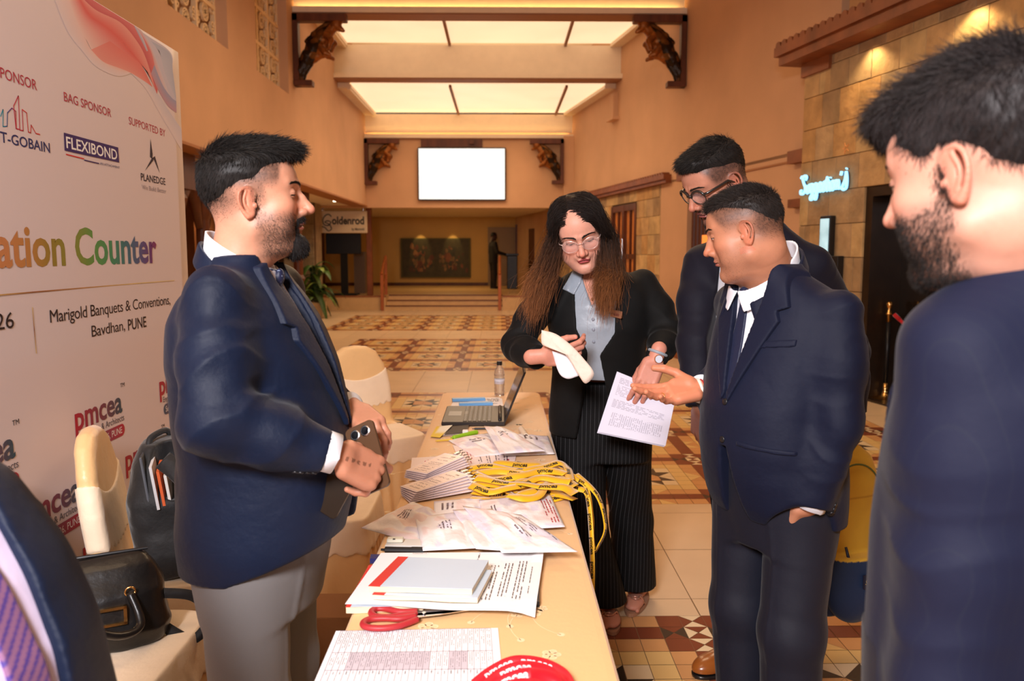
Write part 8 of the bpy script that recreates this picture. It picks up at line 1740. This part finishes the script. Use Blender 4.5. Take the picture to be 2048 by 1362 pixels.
# ------------------------------------------------------------------ man seen from behind, right foreground
def make_B():
    th_ = math.radians(33); B = Fig('man in navy pinstripe jacket seen from behind, nearest figure on the right', (.645, .965, 0), th_)
    sk = lin(206, 152, 130); hrot = math.radians(34)-th_; near = B.px(1908, 352, .87)
    Rz = Matrix.Rotation(hrot, 4, 'Z')@Matrix.Rotation(-.24, 4, 'X')@Matrix.Scale(.98, 4); hc = near-np.array(Rz@Vector((-.079, -.008, .004))); MHd = Matrix.Translation(hc)@Rz; nb = np.array(MHd.inverted()@Vector((0, -.025, 1.41)))
    Hd = Head(fat=.3, nose=1.0, open_=.3, lookdown=.6, skin=sk, lip=lin(196, 110, 104), stub=.55, neck=((0, -.03, -.05), tuple(nb)), nr=(.056, .058)); B.skinparts.append(Hd.mesh(.0015, MHd, lo=(-.12, -.17, -.26), hi=(.12, .14, .15)))
    reg = [(.13, .12), (.118, .070), (.106, .062), (.094, .078), (.070, .070), (.052, .040), (.040, .030), (.024, .012), (.018, .034), (.004, .046), (-.02, .042), (-.045, .010), (-.062, -.03), (-.085, -.062), (-.13, -.05), (-.16, .10), (-.08, .21), (.08, .21)]
    vol = lambda P: smin(ell(P, (0, -.014, .060), (.0885, .108, .098)), ell(P, (0, .062, .100), (.062, .054, .042)), .03)+.005*noise3(P, 34)
    short_hair(B, MHd, Hd, reg, vol, 22000, (.012, .026), c=(.020, .016, .016), fwd=(.2, .7, -.2), side=(0, .25, -.8), lift=.14, h=.0020, rough=1.4, w=.00045, rj=.22)
    join_parts('beard', [stubble(Hd, B, MHd, 14000, .007, w=.00034)], HAIRM, B.root)
    L = [B.px(1925, 696, .89), B.px(1918, 1130, .86), B.w((.50, .85, .84))]; R = [np.array([.19, -.01, L[0][2]]), np.array([.24, -.02, 1.1]), np.array([.22, .08, .86])]
    tab = [(.74, -.18, .15, .21), (.88, -.16, .145, .192), (1.0, -.15, .15, .18), (1.14, -.155, .145, .182), (1.25, -.16, .13, .195), (1.33, -.15, .11, .195), (1.38, -.13, .085, .165), (1.42, -.125, .06, .135), (1.46, -.12, .05, .108), (1.51, -.115, .045, .090)]
    JM = mat('navy_pinstripe', lin(24, 28, 50), .65, spec=.2, sheen=.05, weave=.5, wscale=1200, bump=.1, bscale=16, stripe=(1, .25, .011, .10, (.011, .014, .033)))
    suit(B, tab, R, L, JM, WS, seed=31., crease=.7, hem=.74, hemf=0, rad=(.062, .066, .060, .055, .048), shirt=[(1.1, -.13, .13, .17), (1.3, -.13, .10, .17), (1.38, -.11, .07, .12), (1.44, -.08, .045, .08)], trap=1.455, collar=(-.012, -.006, 1.508), cr=(.092, .092), ch=.09, cslope=.85, scollar=(-.012, -.002, 1.532), sr=(.080, .082), sslope=.85, sch=.08)
    pants(B, [(.70, -.13, .12, .165), (.80, -.145, .14, .185), (1.0, -.13, .15, .18)], [[(.09*s, 0, .86), (.10*s, .02, .48), (.10*s, 0, .05)] for s in (-1, 1)], [.098, .08, .064], mat('navy_trousers'), h=.01, seed=9.)
    for s in (-1, 1): shoe(B, 'shoe', (s*.10, -.06, 0), 0, lin(24, 20, 20))
    R3 = np.array(B.Mi.to_3x3())
    B.skinparts.append(hand_mesh(1, [(.3, .5, .3)]*4, frame(L[2], (.0, .1, -1), (-1, 0, 0)), sk*.85, h=.003)); B.skinparts.append(hand_mesh(-1, [(.3, .5, .3)]*4, frame(R[2], (.0, .1, -1), (1, 0, 0)), sk*.85, h=.003))
    body_core(B, sk, R, L, neck=(0, -.01, 1.40)); B.finish()
make_B()
# ------------------------------------------------------------------ man cut by the lower left corner, sitting back
def make_E():
    th_ = math.radians(-107.5); E = Fig('man in blue jacket with purple tie and lilac shirt in the lower left corner', (-.66, .90, 0), th_)
    sk = lin(206, 150, 124); MHd = TR((0, -.10, 1.42), rx=-.1)
    Hd = Head(fat=.3, skin=sk, neck=((0, -.03, -.05), (0, -.04, -.2))); E.skinparts.append(Hd.mesh(.003, MHd)); 
    short_hair(E, MHd, Hd, [(.13, .12), (.10, .09), (.07, .09), (.04, .05), (0, .045), (-.06, 0), (-.12, -.03), (-.15, .1), (-.08, .19), (.08, .19)], lambda P: ell(P, (0, -.012, .056), (.082, .103, .092)), 1500, h=.004)
    tab = [(.50, -.12, .18, .185), (.62, -.14, .21, .195), (.76, -.15, .205, .19), (.90, -.165, .175, .185), (1.02, -.185, .145, .185), (1.10, -.20, .105, .18), (1.16, -.20, .06, .165), (1.20, -.18, .03, .15), (1.235, -.16, .01, .10), (1.26, -.155, 0, .085)]
    R = [np.array([.19, -.07, 1.12]), np.array([.26, -.06, .86]), np.array([.20, .10, .70])]; L = [np.array([-.165, -.09, 1.09]), np.array([-.175, -.14, .84]), np.array([-.16, -.02, .66])]
    JM = mat('blue_suit'); VS = mat('lilac_shirt', lin(222, 210, 240), .6, sheen=.1, bump=.1, bscale=16)
    st = [(.60, -.11, .19, .17), (.76, -.12, .187, .175), (.90, -.13, .158, .17), (1.02, -.15, .128, .17), (1.10, -.16, .088, .16), (1.16, -.16, .045, .13), (1.22, -.15, .01, .08), (1.25, -.14, 0, .07)]
    def tcol(P): m = (np.sin(P[:, 0]*420+P[:, 2]*420) > .4)[:, None]; return np.where(m, lin(70, 52, 130), lin(132, 92, 128))
    suit(E, tab, R, L, JM, VS, seed=41., crease=.8, hem=.50, hemf=0, op=[(-.07, 1.28), (.09, 1.28), (.13, 1.16), (.14, .95), (.12, .55), (-.03, .55), (-.035, .95), (-.05, 1.16)], cut=False, vent=False, shirt=st, collar=(0, -.08, 1.255), cslope=.7, scollar=(0, -.075, 1.28), sslope=.7, TM=mat('purple_tie', (1, 1, 1), .5, attr=True, sheen=.2), tcol=tcol,
        tie=[(-.018, 1.205), (.018, 1.205), (.016, 1.16), (.042, .66), (0, .62), (-.042, .66), (-.016, 1.16)], knot=(0, .022, 1.195), lapels=False, cuffbtn=[], btn=[])
    jo = [c for c in E.root.children if c.name.startswith('jacket')][0]; jf = lambda P: sections(P, tab, n=2.35); buttons(jo, [project(jf, p) for p in ((.155, .3, .98), (.15, .3, .86), (.15, .3, .74))], .011, BLACK)
    pants(E, [(.36, -.18, .12, .17), (.48, -.17, .16, .19), (.62, -.13, .17, .18)], [[(.10*s, .05, .46), (.12*s, .26, .46), (.12*s, .25, .06)] for s in (-1, 1)], [.095, .075, .06], mat('grey_trousers'), h=.01, crease=False)
    for s in (-1, 1): shoe(E, 'shoe', (s*.12, .19, 0), 0, lin(24, 20, 20))
    for s, a in ((-1, R), (1, L)): E.skinparts.append(hand_mesh(s, [(.4, .6, .3)]*4, frame(a[2], (-.2*s*-1, .95, -.2), (0, .2, 1)), sk, h=.003))
    core = lambda P: smin(sections(P, [(.40, -.12, .12, .13), (.9, -.10, .10, .14), (1.1, -.12, .04, .13), (1.22, -.10, -.02, .06)], n=2.4), smin(np.minimum(chain(P, R, [.045, .036, .026]), chain(P, L, [.045, .036, .026])), np.minimum(chain(P, [(.1, .05, .45), (.12, .26, .45), (.12, .25, .1)], [.06, .045, .035]), chain(P, [(-.1, .05, .45), (-.12, .26, .45), (-.12, .25, .1)], [.06, .045, .035])), .02), .02)
    V, Q = sdf_mesh(core, (-.34, -.25, .05), (.34, .55, 1.3), .015, .02); E.skinparts.append((V, Q, np.tile(sk, (len(V), 1)))); E.finish()
make_E()
# chair he sits on (below the picture, seen from beside)
c = copy_tree(ch); c.location = (-.69, .82, 0); c.rotation_euler = (0, 0, math.radians(-107.5)); c['label'] = 'cream satin covered chair under the man in the lower left corner'; c.scale = (1, 1, .82)
# ------------------------------------------------------------------ dark figure on the far terrace
def make_F():
    F_ = Fig('dark silhouetted man standing on the far terrace beside the step handrail', (-.22, 24.6, .37), math.radians(-70)); DK = mat('dark_clothes', lin(26, 20, 18), .8); sk = lin(70, 46, 36)
    R = [np.array([.19, 0, 1.38]), np.array([.24, .05, 1.12]), np.array([.20, .32, 1.05])]; L = [np.array([-.19, 0, 1.38]), np.array([-.24, -.02, 1.12]), np.array([-.24, .05, .88])]
    def top(P): d = sections(P, [(.80, -.12, .12, .18), (1.1, -.12, .13, .19), (1.32, -.13, .12, .20), (1.42, -.09, .06, .12), (1.46, -.06, .03, .07)]); return smin(smin(d, chain(P, R, [.065, .055, .045]), .03), chain(P, L, [.065, .055, .045]), .03)
    F_.part('shirt', top, (-.35, -.2, .78), (.35, .42, 1.5), .012, DK); pants(F_, [(.78, -.12, .12, .17), (.95, -.12, .12, .17)], [[(.09*s, 0, .84), (.10*s, .02, .46), (.10*s, 0, .05)] for s in (-1, 1)], [.09, .07, .055], DK, h=.014, crease=False)
    Hd = Head(skin=sk); MHd = TR((0, .02, 1.58), rx=-.2); F_.skinparts.append(Hd.mesh(.004, MHd)); short_hair(F_, MHd, Hd, [(.13, .12), (.10, .09), (.07, .09), (.04, .05), (0, .045), (-.06, 0), (-.12, -.03), (-.15, .1), (-.08, .19), (.08, .19)], lambda P: ell(P, (0, -.012, .056), (.082, .103, .092)), 300, h=.005)
    for s, a in ((-1, R), (1, L)): F_.skinparts.append(hand_mesh(s, [(.6, .8, .4)]*4, frame(a[2], (0, .9 if s < 0 else .1, -.3 if s < 0 else -1), (0, .2, 1) if s < 0 else (-1, 0, 0)), sk, h=.005))
    for s in (-1, 1): shoe(F_, 'shoe', (s*.1, -.06, 0), 0, lin(20, 16, 16), laces=False)
    body_core(F_, sk, R, L); F_.finish()
make_F()
g = MB(); g.box((-.16, -.12, 0), (.16, .12, 1.02), bev=.02); g.box((-.19, -.14, 1.02), (.19, .14, 1.08), bev=.01); o = g.build('reception_stand', BLACK); o.location = (.36, 24.45, .37); tag(o, 'black stand on the far terrace beside the silhouetted man', 'stand')
